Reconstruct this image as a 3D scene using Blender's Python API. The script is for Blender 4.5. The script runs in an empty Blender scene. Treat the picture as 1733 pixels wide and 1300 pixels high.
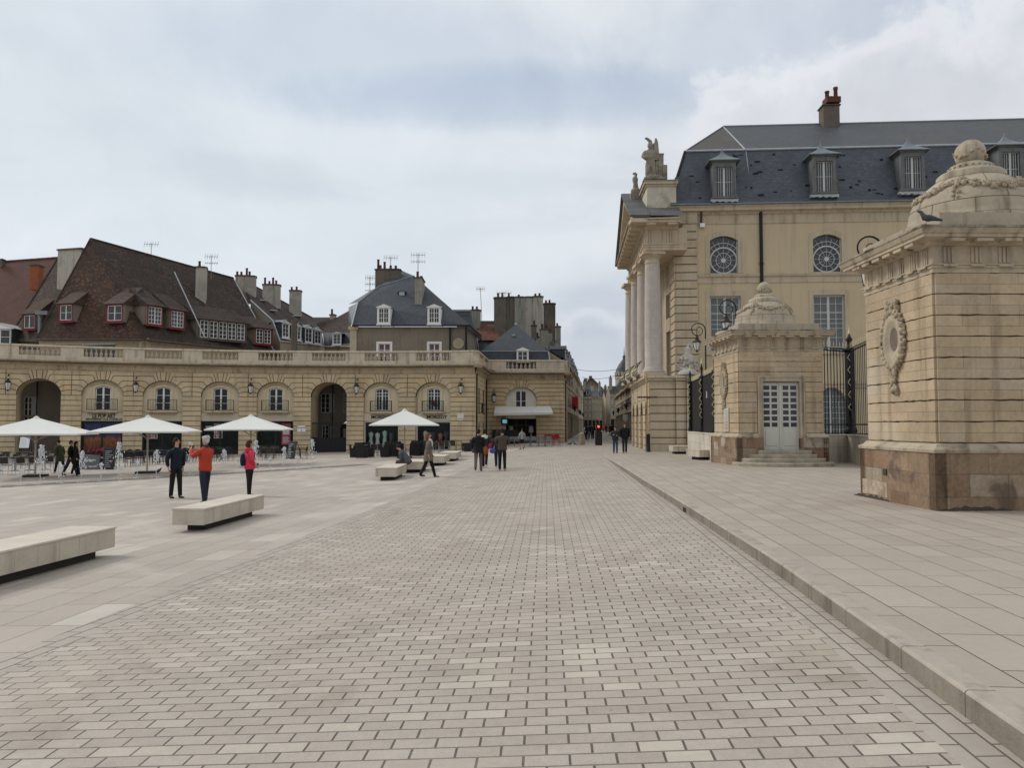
import bpy, math, random
import numpy as np
from mathutils import Vector, Matrix
R = math.radians
PI = math.pi
random.seed(7)
sc = bpy.context.scene
COL = sc.collection
# ---------------------------------------------------------------- camera
EZ = 1.70
FPX = 1350.0
PITCH = math.atan(68 / FPX)
cam = bpy.data.cameras.new('camera')
co = bpy.data.objects.new('camera', cam)
COL.objects.link(co)
cam.sensor_fit = 'HORIZONTAL'
cam.sensor_width = 36
cam.lens = 36 * FPX / 1733
cam.clip_start = 0.05
cam.clip_end = 3000
co.location = (0, 0, EZ)
co.rotation_euler = (PI / 2 + PITCH, 0, 0)
sc.camera = co
# ---------------------------------------------------------------- sun
SUN_FROM = Vector((-0.78, 0.42, 0.72)).normalized()
sl = bpy.data.lights.new('sun', 'SUN')
sl.energy = 1.7
sl.angle = R(16)
sl.color = (1.0, 0.965, 0.90)
so = bpy.data.objects.new('sun', sl)
COL.objects.link(so)
so.rotation_euler = SUN_FROM.to_track_quat('Z', 'Y').to_euler()
# ---------------------------------------------------------------- exposure
sc.view_settings.view_transform = 'Standard'
sc.view_settings.look = 'None'
sc.view_settings.exposure = 0.0
sc.view_settings.gamma = 1.0


def ray(px, py):
    dx = (px - 866.5) / FPX
    dy = -(py - 650) / FPX
    c, s = math.cos(PITCH), math.sin(PITCH)
    return Vector((dx, c - s * dy, s + c * dy))


def at(px, py, Y):
    d = ray(px, py)
    t = Y / d.y
    return Vector((d.x * t, Y, EZ + d.z * t))


def xat(px, Y, py=650):
    return at(px, py, Y).x


def zat(py, Y):
    return at(866, py, Y).z


# ---------------------------------------------------------------- world (clouded sky)
world = bpy.data.worlds.new('World')
sc.world = world
world.use_nodes = True
nt = world.node_tree
nt.nodes.clear()


class NT:
    """tiny node helper"""
    def __init__(s, tree):
        s.t = tree

    def n(s, typ, props=None, **ins):
        nd = s.t.nodes.new(typ)
        for k, v in (props or {}).items():
            setattr(nd, k, v)
        for k, v in ins.items():
            key = k.replace('_', ' ')
            if k[0] == 'i' and k[1:].isdigit():
                key = int(k[1:])
            sock = nd.inputs[key]
            if isinstance(v, bpy.types.NodeSocket):
                s.t.links.new(v, sock)
            else:
                sock.default_value = v
        return nd

    def math(s, op, a, b=None, c=None, clamp=False):
        nd = s.t.nodes.new('ShaderNodeMath')
        nd.operation = op
        nd.use_clamp = clamp
        for i, v in enumerate((a, b, c)):
            if v is None:
                continue
            if isinstance(v, bpy.types.NodeSocket):
                s.t.links.new(v, nd.inputs[i])
            else:
                nd.inputs[i].default_value = v
        return nd.outputs[0]

    def mix(s, fac, a, b, blend='MIX'):
        nd = s.t.nodes.new('ShaderNodeMix')
        nd.data_type = 'RGBA'
        nd.blend_type = blend
        nd.clamp_factor = True
        for sock, v in ((nd.inputs[0], fac), (nd.inputs[6], a), (nd.inputs[7], b)):
            if isinstance(v, bpy.types.NodeSocket):
                s.t.links.new(v, sock)
            elif isinstance(v, (int, float)) and sock.type == 'RGBA':
                sock.default_value = (v, v, v, 1)
            elif isinstance(v, (int, float)):
                sock.default_value = v
            else:
                sock.default_value = tuple(v)[:3] + (1,)
        return nd.outputs[2]

    def ramp(s, fac, stops, interp='LINEAR'):
        nd = s.t.nodes.new('ShaderNodeValToRGB')
        nd.color_ramp.interpolation = interp
        e = nd.color_ramp.elements
        while len(e) > 1:
            e.remove(e[-1])
        for i, (p, c) in enumerate(stops):
            if isinstance(c, (int, float)):
                c = (c, c, c)
            el = e[0] if i == 0 else e.new(p)
            el.position = p
            el.color = tuple(c)[:3] + (1,)
        s.t.links.new(fac, nd.inputs[0])
        return nd.outputs[0]

    def noise(s, vec, scale, detail=4, rough=.55, dist=0.0, w=None):
        nd = s.t.nodes.new('ShaderNodeTexNoise')
        nd.inputs['Scale'].default_value = scale
        nd.inputs['Detail'].default_value = detail
        nd.inputs['Roughness'].default_value = rough
        nd.inputs['Distortion'].default_value = dist
        if vec is not None:
            s.t.links.new(vec, nd.inputs['Vector'])
        return nd.outputs[0]

    def maprange(s, v, a, b, c=0.0, d=1.0, smooth=True):
        nd = s.t.nodes.new('ShaderNodeMapRange')
        if smooth:
            nd.interpolation_type = 'SMOOTHSTEP'
        s.t.links.new(v, nd.inputs[0])
        for i, x in enumerate((a, b, c, d)):
            nd.inputs[i + 1].default_value = x
        return nd.outputs[0]

    def scalevec(s, v, sc_):
        nd = s.t.nodes.new('ShaderNodeMapping')
        nd.inputs['Scale'].default_value = sc_
        s.t.links.new(v, nd.inputs['Vector'])
        return nd.outputs[0]


W_ = NT(nt)
tc = W_.n('ShaderNodeTexCoord').outputs['Generated']
sky = W_.n('ShaderNodeTexSky', {'sky_type': 'NISHITA', 'sun_disc': False,
                                'sun_elevation': math.asin(SUN_FROM.z),
                                'sun_rotation': math.atan2(SUN_FROM.x, SUN_FROM.y),
                                'air_density': 1.0, 'dust_density': 2.0, 'ozone_density': 1.5})
skyc = W_.mix(1.0, sky.outputs[0], (0.085, 0.085, 0.085), 'MULTIPLY')
sep = W_.n('ShaderNodeSeparateXYZ', Vector=tc)
zz = W_.math('MAXIMUM', sep.outputs[2], 0.0)
den = W_.math('ADD', zz, 0.16)
vx = W_.math('DIVIDE', sep.outputs[0], den)
vy = W_.math('DIVIDE', sep.outputs[1], den)
pv = W_.n('ShaderNodeCombineXYZ', X=vx, Y=vy, Z=0.0).outputs[0]
n1 = W_.noise(W_.scalevec(pv, (1.0, 1.25, 1)), 0.9, 8, .55, .6)
n2 = W_.noise(pv, 2.6, 8, .6, .4)
n3 = W_.noise(tc, 5.5, 10, .62, .3)


def blob(px, py, wx, wy, soft=1.0):
    """soft elliptical patch of cloud or clear sky centred on a direction"""
    d = ray(px, py).normalized()
    right = Vector((d.y, -d.x, 0)).normalized()
    up = right.cross(d)
    def dot(v):
        nd = W_.n('ShaderNodeVectorMath', {'operation': 'DOT_PRODUCT'}, i0=tc, i1=tuple(v))
        return nd.outputs['Value']
    a = W_.math('DIVIDE', dot(right), wx)
    b = W_.math('DIVIDE', dot(up), wy)
    # edges broken up by noise
    r2 = W_.math('ADD', W_.math('MULTIPLY', a, a), W_.math('MULTIPLY', b, b))
    r2 = W_.math('ADD', r2, W_.math('MULTIPLY', W_.math('SUBTRACT', n3, .5), 2.2))
    front = W_.math('GREATER_THAN', dot(d), 0.0)
    return W_.math('MULTIPLY', W_.maprange(r2, 1.0 + soft, max(0.0, 1.0 - soft), 0, 1), front)


# general overcast brightness: soft light and grey streaks
base = W_.ramp(n1, [(0.30, (0.56, 0.615, 0.69)), (0.47, (0.69, 0.735, 0.785)), (0.62, (0.775, 0.81, 0.85))])
fine = W_.ramp(n3, [(0.3, 0.89), (0.5, 0.99), (0.7, 1.06)])
base = W_.mix(1.0, base, fine, 'MULTIPLY')
# a slightly cyan-white veil in the upper left
base = W_.mix(W_.math('MULTIPLY', blob(150, 250, .5, .3, .9), .55), base, (0.70, 0.775, 0.84))
# thin gaps where blue shows
gap = W_.math('MULTIPLY', blob(900, 165, .26, .035, .9), .38)
gap2 = W_.math('MULTIPLY', blob(640, 90, .25, .06, .9), .28)
gap3 = W_.math('MULTIPLY', blob(1500, 20, .3, .06, .9), .28)
blue = W_.mix(.6, skyc, (0.42, 0.54, 0.74))
c = W_.mix(gap, base, blue)
c = W_.mix(gap2, c, blue)
c = W_.mix(gap3, c, blue)
c = W_.mix(W_.math('MULTIPLY', blob(430, 300, .09, .025, .9), .28), c, (0.48, 0.53, 0.60))
c = W_.mix(W_.math('MULTIPLY', blob(1060, 545, .10, .075, .8), .55), c, (0.46, 0.52, 0.61))
c = W_.mix(W_.math('MULTIPLY', blob(930, 440, .10, .03, .8), .35), c, (0.80, 0.84, 0.88))
# cumulus top right: grey inside with a bright, broken upper edge
def cumulus(c, px, py, wx, wy, inner, edge, amt, rough=1.6):
    d = ray(px, py).normalized()
    right = Vector((d.y, -d.x, 0)).normalized(); up = right.cross(d)
    dot = lambda v: W_.n('ShaderNodeVectorMath', {'operation': 'DOT_PRODUCT'}, i0=tc, i1=tuple(v)).outputs['Value']
    x_ = W_.math('DIVIDE', dot(right), wx); y_ = W_.math('DIVIDE', dot(up), wy)
    r2 = W_.math('ADD', W_.math('MULTIPLY', x_, x_), W_.math('MULTIPLY', y_, y_))
    puff = W_.noise(tc, 9.0, 9, .58, .25)
    r2 = W_.math('ADD', r2, W_.math('MULTIPLY', W_.math('SUBTRACT', puff, .5), rough * 2))
    topness = W_.maprange(W_.math('ADD', y_, W_.math('MULTIPLY', W_.math('SUBTRACT', puff, .5), 1.5)), -.6, .6)
    hard = W_.maprange(r2, 1.25, .70); soft = W_.maprange(r2, 1.9, .4)
    mask = W_.math('MULTIPLY', W_.math('ADD', W_.math('MULTIPLY', hard, topness), W_.math('MULTIPLY', soft, W_.math('SUBTRACT', 1.0, topness)), clamp=True), W_.math('GREATER_THAN', dot(d), 0.0))
    lit = W_.math('MULTIPLY', W_.maprange(r2, .1, 1.0), topness)
    return W_.mix(W_.math('MULTIPLY', mask, amt), c, W_.mix(lit, inner, edge))
cumin = W_.ramp(n3, [(0.3, (0.60, 0.615, 0.665)), (0.65, (0.73, 0.745, 0.785))])
c = cumulus(c, 1540, 190, .24, .105, cumin, (0.84, 0.855, 0.89), .75)
c = cumulus(c, 1010, 590, .075, .055, (0.52, 0.57, 0.64), (0.80, 0.83, 0.87), .45, 1.9)
hz = W_.maprange(sep.outputs[2], -0.02, 0.0, 0, 1)
c = W_.mix(hz, (0.30, 0.29, 0.27), c)
bg = W_.n('ShaderNodeBackground', Color=c, Strength=1.03)
W_.n('ShaderNodeOutputWorld', Surface=bg.outputs[0])

# ---------------------------------------------------------------- materials
MATS = {}


def P_(name, col=(.5, .5, .5), rough=.8, metal=0.0, spec=.3, **kw):
    if name in MATS:
        return MATS[name]
    m = bpy.data.materials.new(name)
    m.use_nodes = True
    b = m.node_tree.nodes['Principled BSDF']
    b.inputs['Base Color'].default_value = tuple(col) + (1,)
    b.inputs['Roughness'].default_value = rough
    b.inputs['Metallic'].default_value = metal
    b.inputs['Specular IOR Level'].default_value = spec
    for k, v in kw.items():
        b.inputs[k.replace('_', ' ')].default_value = v
    MATS[name] = m
    return m


def varied(name, col, rough=.8, amt=.25, scale=1.5, metal=0.0, spec=.3, bump=0.0, bscale=30, streak=0.0, tint=None, tamt=.5):
    """plain material with broad and fine noise in its tone"""
    if name in MATS:
        return MATS[name]
    m = P_(name, col, rough, metal, spec)
    T = NT(m.node_tree)
    b = m.node_tree.nodes['Principled BSDF']
    oc = T.n('ShaderNodeTexCoord').outputs['Object']
    a = T.noise(oc, scale, 6, .6)
    f = T.noise(oc, scale * 9, 4, .6)
    v = T.math('ADD', T.math('MULTIPLY', a, .7), T.math('MULTIPLY', f, .3))
    k = T.ramp(v, [(0.3, 1 - amt), (0.7, 1 + amt * .6)])
    c = T.mix(1.0, tuple(col), k, 'MULTIPLY')
    if tint:
        t = T.noise(oc, scale * .6 + .13, 5, .6, .5)
        c = T.mix(T.maprange(t, .5, .68, 0, tamt), c, tint)
    if streak:
        s = T.noise(T.scalevec(oc, (3.5, 3.5, .22)), 1.0, 5, .6)
        c = T.mix(T.maprange(s, .5, .72, 0, streak), c, T.mix(1.0, c, (.42, .40, .38), 'MULTIPLY'))
    m.node_tree.links.new(c, b.inputs['Base Color'])
    if bump:
        bn = T.n('ShaderNodeBump', Strength=bump, Distance=.02, Height=T.noise(oc, bscale, 5, .6))
        m.node_tree.links.new(bn.outputs[0], b.inputs['Normal'])
    return m


def bricky(name, c1, c2, mortar, bw, bh, ms=.006, rough=.85, amt=.18, bias=0.0, off=.5, bump=.4, stain=None, stamt=.5,
           stscale=.7, streak=0.0, squash=None, third=None, thamt=.3, rot=0.0, spec=.3, dist=0.02, freq=2, warp=0.0, soft_rows=None):
    """courses of stones, slates or tiles laid out on the surface's own metric coordinates"""
    if name in MATS:
        return MATS[name]
    m = P_(name, c1, rough, 0, spec)
    T = NT(m.node_tree)
    b = m.node_tree.nodes['Principled BSDF']
    uv = T.n('ShaderNodeUVMap').outputs[0]
    oc = T.n('ShaderNodeTexCoord').outputs['Object']
    if rot:
        mp = T.n('ShaderNodeMapping', Vector=uv, Rotation=(0, 0, rot))
        uv = mp.outputs[0]
    if warp:
        wn = T.n('ShaderNodeTexNoise', Vector=oc, Scale=1.3, Detail=3.0)
        wv = T.n('ShaderNodeVectorMath', {'operation': 'SCALE'}, i0=wn.outputs[1], Scale=warp)
        uv = T.n('ShaderNodeVectorMath', {'operation': 'ADD'}, i0=uv, i1=wv.outputs[0]).outputs[0]
    br = T.n('ShaderNodeTexBrick', {'offset': off, 'offset_frequency': freq}, Vector=uv, Color1=tuple(c1) + (1,),
             Color2=tuple(c2) + (1,), Mortar=tuple(mortar) + (1,), Scale=1.0, Mortar_Size=ms, Mortar_Smooth=.15, Bias=bias,
             Brick_Width=bw, Row_Height=bh)
    c = br.outputs[0]
    if soft_rows:
        # bed joints are tight and filled, only the head joints stay open and dark
        uvs = T.n('ShaderNodeVectorMath', {'operation': 'ADD'}, i0=uv, i1=(173.0, 0, 0)).outputs[0]
        rw = T.n('ShaderNodeTexBrick', {'offset': 0.0}, Vector=uvs, Scale=1.0, Mortar_Size=ms * 1.15, Mortar_Smooth=.2, Bias=0.0, Brick_Width=400.0, Row_Height=bh)
        c = T.mix(T.math('MULTIPLY', rw.outputs[1], .72), c, soft_rows)
        # worn dirty patches, dark gum spots and pale scuffs
        gr = T.noise(oc, .55, 9, .68, .8)
        c = T.mix(T.maprange(gr, .50, .72, 0, .55), c, T.mix(1.0, c, (.66, .60, .55), 'MULTIPLY'))
        vo = T.n('ShaderNodeTexVoronoi', Vector=oc, Scale=2.6).outputs[0]
        c = T.mix(T.maprange(vo, .030, .016, 0, .7), c, (.10, .085, .07))
        fs_n = T.noise(oc, 70, 3, .7)
        c = T.mix(1.0, c, T.ramp(fs_n, [(.3, .88), (.7, 1.10)]), 'MULTIPLY')
    if third:
        br2 = T.n('ShaderNodeTexBrick', {'offset': off, 'offset_frequency': freq}, Vector=uv, Color1=(0, 0, 0, 1),
                  Color2=(1, 1, 1, 1), Mortar=(0, 0, 0, 1), Scale=1.0, Mortar_Size=ms, Mortar_Smooth=.1, Bias=0.0,
                  Brick_Width=bw, Row_Height=bh)
        k = T.maprange(br2.outputs[0], .80, .90, 0, thamt, False)
        k = T.math('MULTIPLY', k, T.maprange(T.noise(oc, .28, 3, .5), .38, .62, .15, 1.0))
        c = T.mix(T.math('MULTIPLY', k, T.math('SUBTRACT', 1.0, br.outputs[1])), c, third)
    a = T.noise(oc, .9, 7, .62)
    f = T.noise(oc, 14, 4, .6)
    v = T.math('ADD', T.math('MULTIPLY', a, .6), T.math('MULTIPLY', f, .4))
    c = T.mix(1.0, c, T.ramp(v, [(0.3, 1 - amt), (0.7, 1 + amt * .6)]), 'MULTIPLY')
    if stain:
        s = T.noise(oc, stscale, 7, .65, .6)
        c = T.mix(T.maprange(s, .5, .66, 0, stamt), c, stain)
    if streak:
        s = T.noise(T.scalevec(oc, (3.0, 3.0, .2)), 1.0, 6, .65)
        c = T.mix(T.maprange(s, .5, .72, 0, streak), c, T.mix(1.0, c, (.40, .37, .34), 'MULTIPLY'))
    m.node_tree.links.new(c, b.inputs['Base Color'])
    h = T.math('ADD', T.math('MULTIPLY', T.math('SUBTRACT', 1.0, br.outputs[1]), 1.0), T.math('MULTIPLY', f, .25))
    bn = T.n('ShaderNodeBump', Strength=bump, Distance=dist, Height=h)
    m.node_tree.links.new(bn.outputs[0], b.inputs['Normal'])
    return m


# ---------------------------------------------------------------- mesh helpers
WL = {}          # world position of each parent


class Fr:
    """a flat wall frame: u along the wall, n outwards, z up"""
    def __init__(s, o, u, n=None):
        s.o = Vector(o)
        s.u = Vector((u[0], u[1], 0)).normalized()
        s.n = Vector(n) if n is not None else Vector((s.u.y, -s.u.x, 0))

    def P(s, u, z, n=0.0):
        return s.o + s.u * u + s.n * n + Vector((0, 0, z))

    def sub(s, u, z=0, n=0):
        return Fr(s.P(u, z, n), s.u, s.n)


class Arc:
    """a wall bent on a circle, seen from inside; u is arc length clockwise"""
    def __init__(s, c, r):
        s.c = Vector((c[0], c[1], 0))
        s.r = r

    def P(s, u, z, n=0.0):
        a = u / s.r
        r = s.r - n
        return Vector((s.c.x + r * math.sin(a), s.c.y + r * math.cos(a), z))

    def flat(s, u):
        a = u / s.r
        return Fr(s.P(u, 0, 0), (math.cos(a), -math.sin(a)), Vector((-math.sin(a), -math.cos(a), 0)))


def frline(p, q, n=None):
    p = Vector((p[0], p[1], 0)); q = Vector((q[0], q[1], 0))
    return Fr(p, (q - p)), (q - p).length


def inset(poly, d):
    n = len(poly)
    area = sum(poly[i][0] * poly[(i + 1) % n][1] - poly[(i + 1) % n][0] * poly[i][1] for i in range(n))
    sg = 1 if area > 0 else -1
    out = []
    for i in range(n):
        a = Vector(poly[i - 1]); b = Vector(poly[i]); c = Vector(poly[(i + 1) % n])
        e1 = (b - a); e2 = (c - b)
        if e1.length < 1e-6 or e2.length < 1e-6:
            out.append(tuple(b)); continue
        e1.normalize(); e2.normalize()
        n1 = Vector((-e1.y, e1.x)) * sg; n2 = Vector((-e2.y, e2.x)) * sg
        m = n1 + n2
        if m.length < .2:
            out.append(tuple(b + n1 * d)); continue
        m.normalize()
        k = max(.4, m.dot(n1))
        out.append(tuple(b + m * (d / k)))
    return out


class MB:
    def __init__(s):
        s.v = []; s.f = []; s.m = []; s.s = []; s.mats = []

    def mi(s, m):
        if m not in s.mats:
            s.mats.append(m)
        return s.mats.index(m)

    def face(s, pts, m, smooth=False):
        k = len(s.v)
        s.v += [tuple(p) for p in pts]
        s.f.append(tuple(range(k, k + len(pts))))
        s.m.append(s.mi(m)); s.s.append(smooth)

    def idx(s, verts, faces, m, smooth=False):
        k = len(s.v)
        s.v += [tuple(p) for p in verts]
        for f in faces:
            s.f.append(tuple(i + k for i in f))
            s.m.append(s.mi(m)); s.s.append(smooth)

    def prism(s, fr, poly, n0, n1, m, back=False, ch=0.0):
        n = len(poly)
        if ch:
            top = inset(poly, ch)
            mid = n1 - ch
        else:
            top = poly; mid = n1
        vs = [fr.P(a, b, n0) for a, b in poly] + [fr.P(a, b, mid) for a, b in poly]
        fs = [(i, (i + 1) % n, n + (i + 1) % n, n + i) for i in range(n)]
        if ch:
            vs += [fr.P(a, b, n1) for a, b in top]
            fs += [(n + i, n + (i + 1) % n, 2 * n + (i + 1) % n, 2 * n + i) for i in range(n)]
            fs.append(tuple(range(2 * n, 3 * n)))
        else:
            fs.append(tuple(range(n, 2 * n)))
        if back:
            fs.append(tuple(reversed(range(n))))
        s.idx(vs, fs, m)

    def box(s, fr, u0, u1, z0, z1, n0, n1, m, ch=0.0, back=True):
        s.prism(fr, [(u0, z0), (u1, z0), (u1, z1), (u0, z1)], n0, n1, m, back, ch)

    def bx(s, cx, cy, cz, sx, sy, sz, m, rz=0.0, ch=0.0):
        """box by centre and size"""
        fr = Fr((cx, cy, cz), (math.cos(rz), math.sin(rz)))
        s.box(fr, -sx / 2, sx / 2, -sz / 2, sz / 2, -sy / 2, sy / 2, m, ch)

    def tube(s, pts, r, m, seg=6, cap=True, smooth=True):
        pts = [Vector(p) for p in pts]
        rr = r if isinstance(r, (list, tuple)) else [r] * len(pts)
        vs = []
        prev = None
        for i, p in enumerate(pts):
            d = (pts[min(i + 1, len(pts) - 1)] - pts[max(i - 1, 0)])
            if d.length < 1e-7:
                d = Vector((0, 0, 1))
            d.normalize()
            if prev is None:
                ref = Vector((0, 0, 1)) if abs(d.z) < .9 else Vector((1, 0, 0))
                a = d.cross(ref).normalized()
            else:
                a = (prev - d * prev.dot(d))
                a = a.normalized() if a.length > 1e-6 else d.orthogonal().normalized()
            prev = a
            b = d.cross(a)
            for k in range(seg):
                t = 2 * PI * k / seg
                vs.append(p + (a * math.cos(t) + b * math.sin(t)) * rr[i])
        fs = []
        for i in range(len(pts) - 1):
            for k in range(seg):
                fs.append((i * seg + k, i * seg + (k + 1) % seg, (i + 1) * seg + (k + 1) % seg, (i + 1) * seg + k))
        s.idx(vs, fs, m, smooth)
        if cap:
            s.idx(vs[:seg], [tuple(reversed(range(seg)))], m)
            s.idx(vs[-seg:], [tuple(range(seg))], m)

    def lathe(s, prof, c, m, seg=16, smooth=True, a0=0.0, a1=2 * PI):
        c = Vector(c)
        full = abs(a1 - a0 - 2 * PI) < 1e-5
        ns = seg if full else seg + 1
        vs = []
        for r, z in prof:
            for k in range(ns):
                t = a0 + (a1 - a0) * k / seg
                vs.append(c + Vector((r * math.cos(t), r * math.sin(t), z)))
        fs = []
        for i in range(len(prof) - 1):
            for k in range(seg):
                k2 = (k + 1) % ns
                fs.append((i * ns + k, i * ns + k2, (i + 1) * ns + k2, (i + 1) * ns + k))
        s.idx(vs, fs, m, smooth)
        if full:
            if prof[-1][0] > 1e-4:
                s.idx(vs[-ns:], [tuple(range(ns))], m)
            if prof[0][0] > 1e-4:
                s.idx(vs[:ns], [tuple(reversed(range(ns)))], m)

    def ball(s, c, r, m, seg=10, rings=6, sc_=(1, 1, 1), jit=0.0, smooth=True, rot=None):
        c = Vector(c)
        vs = []
        for i in range(rings + 1):
            ph = PI * i / rings
            for k in range(seg):
                t = 2 * PI * k / seg
                j = 1 + random.uniform(-jit, jit)
                q = Vector((r * sc_[0] * math.sin(ph) * math.cos(t) * j, r * sc_[1] * math.sin(ph) * math.sin(t) * j,
                            r * sc_[2] * math.cos(ph) * j))
                if rot:
                    q = rot @ q
                vs.append(c + q)
        fs = []
        for i in range(rings):
            for k in range(seg):
                fs.append((i * seg + k, (i + 1) * seg + k, (i + 1) * seg + (k + 1) % seg, i * seg + (k + 1) % seg))
        s.idx(vs, fs, m, smooth)

    def sweep(s, fr, us, prof, m, smooth=False, caps=True):
        """profile [(n,z)..] swept along the wall positions us"""
        k = len(prof)
        vs = [fr.P(u, z, n) for u in us for n, z in prof]
        fs = []
        for i in range(len(us) - 1):
            for j in range(k - 1):
                fs.append((i * k + j, (i + 1) * k + j, (i + 1) * k + j + 1, i * k + j + 1))
        s.idx(vs, fs, m, smooth)
        if caps:
            s.idx([fr.P(us[0], z, n) for n, z in prof], [tuple(range(k))], m)
            s.idx([fr.P(us[-1], z, n) for n, z in prof], [tuple(reversed(range(k)))], m)

    def ring(s, fr, u0, u1, v0, v1, prof, m):
        """a moulding (profile of (out, z)) round a rectangle; v is depth behind the frame's face"""
        cs = []
        for o, z in prof:
            cs.append([fr.P(u0 - o, z, o), fr.P(u1 + o, z, o), fr.P(u1 + o, z, -(v1 - v0) - o), fr.P(u0 - o, z, -(v1 - v0) - o)])
        vs = [p for ring in cs for p in ring]
        fs = []
        for i in range(len(cs) - 1):
            for j in range(4):
                fs.append((i * 4 + j, i * 4 + (j + 1) % 4, (i + 1) * 4 + (j + 1) % 4, (i + 1) * 4 + j))
        fs.append(tuple(range(len(vs) - 4, len(vs))))
        fs.append((3, 2, 1, 0))
        s.idx(vs, fs, m)

    def build(s, name, parent=None, mat=None):
        me = bpy.data.meshes.new(name)
        off = WL.get(parent.name, Vector((0, 0, 0))) if parent is not None else Vector((0, 0, 0))
        V = np.array(s.v, dtype=np.float64).reshape(-1, 3)
        Vl = V - np.array(off)
        me.from_pydata([tuple(x) for x in Vl], [], s.f)
        for m in s.mats:
            me.materials.append(MATS[m] if isinstance(m, str) else m)
        me.polygons.foreach_set('material_index', s.m)
        me.polygons.foreach_set('use_smooth', s.s)
        uvl = me.uv_layers.new(name='UVMap')
        buf = np.zeros((len(me.loops), 2))
        li = 0
        nrm = np.zeros(len(me.polygons) * 3)
        me.polygons.foreach_get('normal', nrm)
        nrm = nrm.reshape(-1, 3)
        for fi, f in enumerate(s.f):
            n = nrm[fi]
            if abs(n[2]) > .92:
                for i in f:
                    buf[li] = (V[i][0], V[i][1]); li += 1
            else:
                L = math.hypot(n[0], n[1]) or 1
                tx, ty = -n[1] / L, n[0] / L
                bx_, by_, bz_ = n[1] * 0 - n[2] * ty, n[2] * tx, n[0] * ty - n[1] * tx
                if bz_ < 0:
                    bx_, by_, bz_ = -bx_, -by_, -bz_
                for i in f:
                    x, y, z = V[i]
                    buf[li] = (x * tx + y * ty, x * bx_ + y * by_ + z * bz_); li += 1
        uvl.data.foreach_set('uv', buf.ravel())
        o = bpy.data.objects.new(name, me)
        COL.objects.link(o)
        if parent is not None:
            o.parent = parent
        WL[o.name] = off
        return o


def tag(o, label=None, cat=None, group=None, kind=None):
    if label: o['label'] = label
    if cat: o['category'] = cat
    if group: o['group'] = group
    if kind: o['kind'] = kind
    return o


def thing(name, label, cat, loc=(0, 0, 0), rz=0.0, group=None):
    o = bpy.data.objects.new(name, None)
    o.empty_display_size = .2
    COL.objects.link(o)
    o.location = loc
    o.rotation_euler = (0, 0, rz)
    WL[o.name] = Vector(loc) if not rz else Vector((0, 0, 0))
    return tag(o, label, cat, group)


def dup(root, loc, rz=0.0, label=None, group=None, scale=None):
    r = root.copy(); COL.objects.link(r)
    r.location = loc; r.rotation_euler = (0, 0, rz)
    if scale: r.scale = (scale, scale, scale) if isinstance(scale, (int, float)) else scale
    if label: r['label'] = label
    if group: r['group'] = group
    for ch in list(root.children):
        c_ = ch.copy(); COL.objects.link(c_); c_.parent = r
        for g in ch.children:
            d_ = g.copy(); COL.objects.link(d_); d_.parent = c_
    return r


def text(body, size, m, parent, fr, u, z, n, name='lettering', depth=.02, width=None):
    cu = bpy.data.curves.new(name, 'FONT')
    cu.body = body; cu.size = size; cu.extrude = depth / 2; cu.align_x = 'CENTER'; cu.align_y = 'CENTER'
    cu.offset = size * .03
    tmp = bpy.data.objects.new('tmp', cu); COL.objects.link(tmp)
    dg = bpy.context.evaluated_depsgraph_get()
    me = bpy.data.meshes.new_from_object(tmp.evaluated_get(dg))
    bpy.data.objects.remove(tmp)
    xs = [v.co.x for v in me.vertices]
    k = (width / (max(xs) - min(xs))) if (width and xs) else 1.0
    b = MB()
    for p in me.polygons:
        b.face([fr.P(u + me.vertices[i].co.x * k, z + me.vertices[i].co.y, n + me.vertices[i].co.z) for i in p.vertices], m)
    bpy.data.meshes.remove(me)
    return b.build(name, parent)


# ---------------------------------------------------------------- ground heights
def G(x, y=0.0):
    if x < 2.5:
        return -0.95 * (1 - math.exp(-(2.5 - x) / 17.0))
    return 0.0


def sm(a, b, x):
    t = max(0, min(1, (x - a) / (b - a)))
    return t * t * (3 - 2 * t)


def GP(y):
    """height of the pavement on the right"""
    return 0.155 * (1 - sm(26, 47, y)) + .002


def lerp_tab(tab, y):
    if y <= tab[0][0]: return tab[0][1]
    for (a, b), (c_, d_) in zip(tab, tab[1:]):
        if y <= c_:
            return b + (d_ - b) * (y - a) / (c_ - a)
    return tab[-1][1]


XL = [(-4, -5.0), (2, -4.7), (6.9, -4.42), (11.6, -3.95), (21.8, -2.95), (42.3, -1.2), (60, .6), (76, 5.3)]
XR = [(-4, 2.15), (2, 2.42), (4, 2.57), (9.4, 3.02), (15, 3.32), (22, 3.65), (29.5, 4.05), (40, 4.7), (47, 5.25), (50, 5.6)]


def hitG(px, py, pav=False):
    d = ray(px, py)
    t = 10.0
    for _ in range(40):
        x, y = d.x * t, d.y * t
        g = GP(y) if pav else G(x, y)
        t = (g - EZ) / d.z
    return Vector((d.x * t, d.y * t, g))


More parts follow.
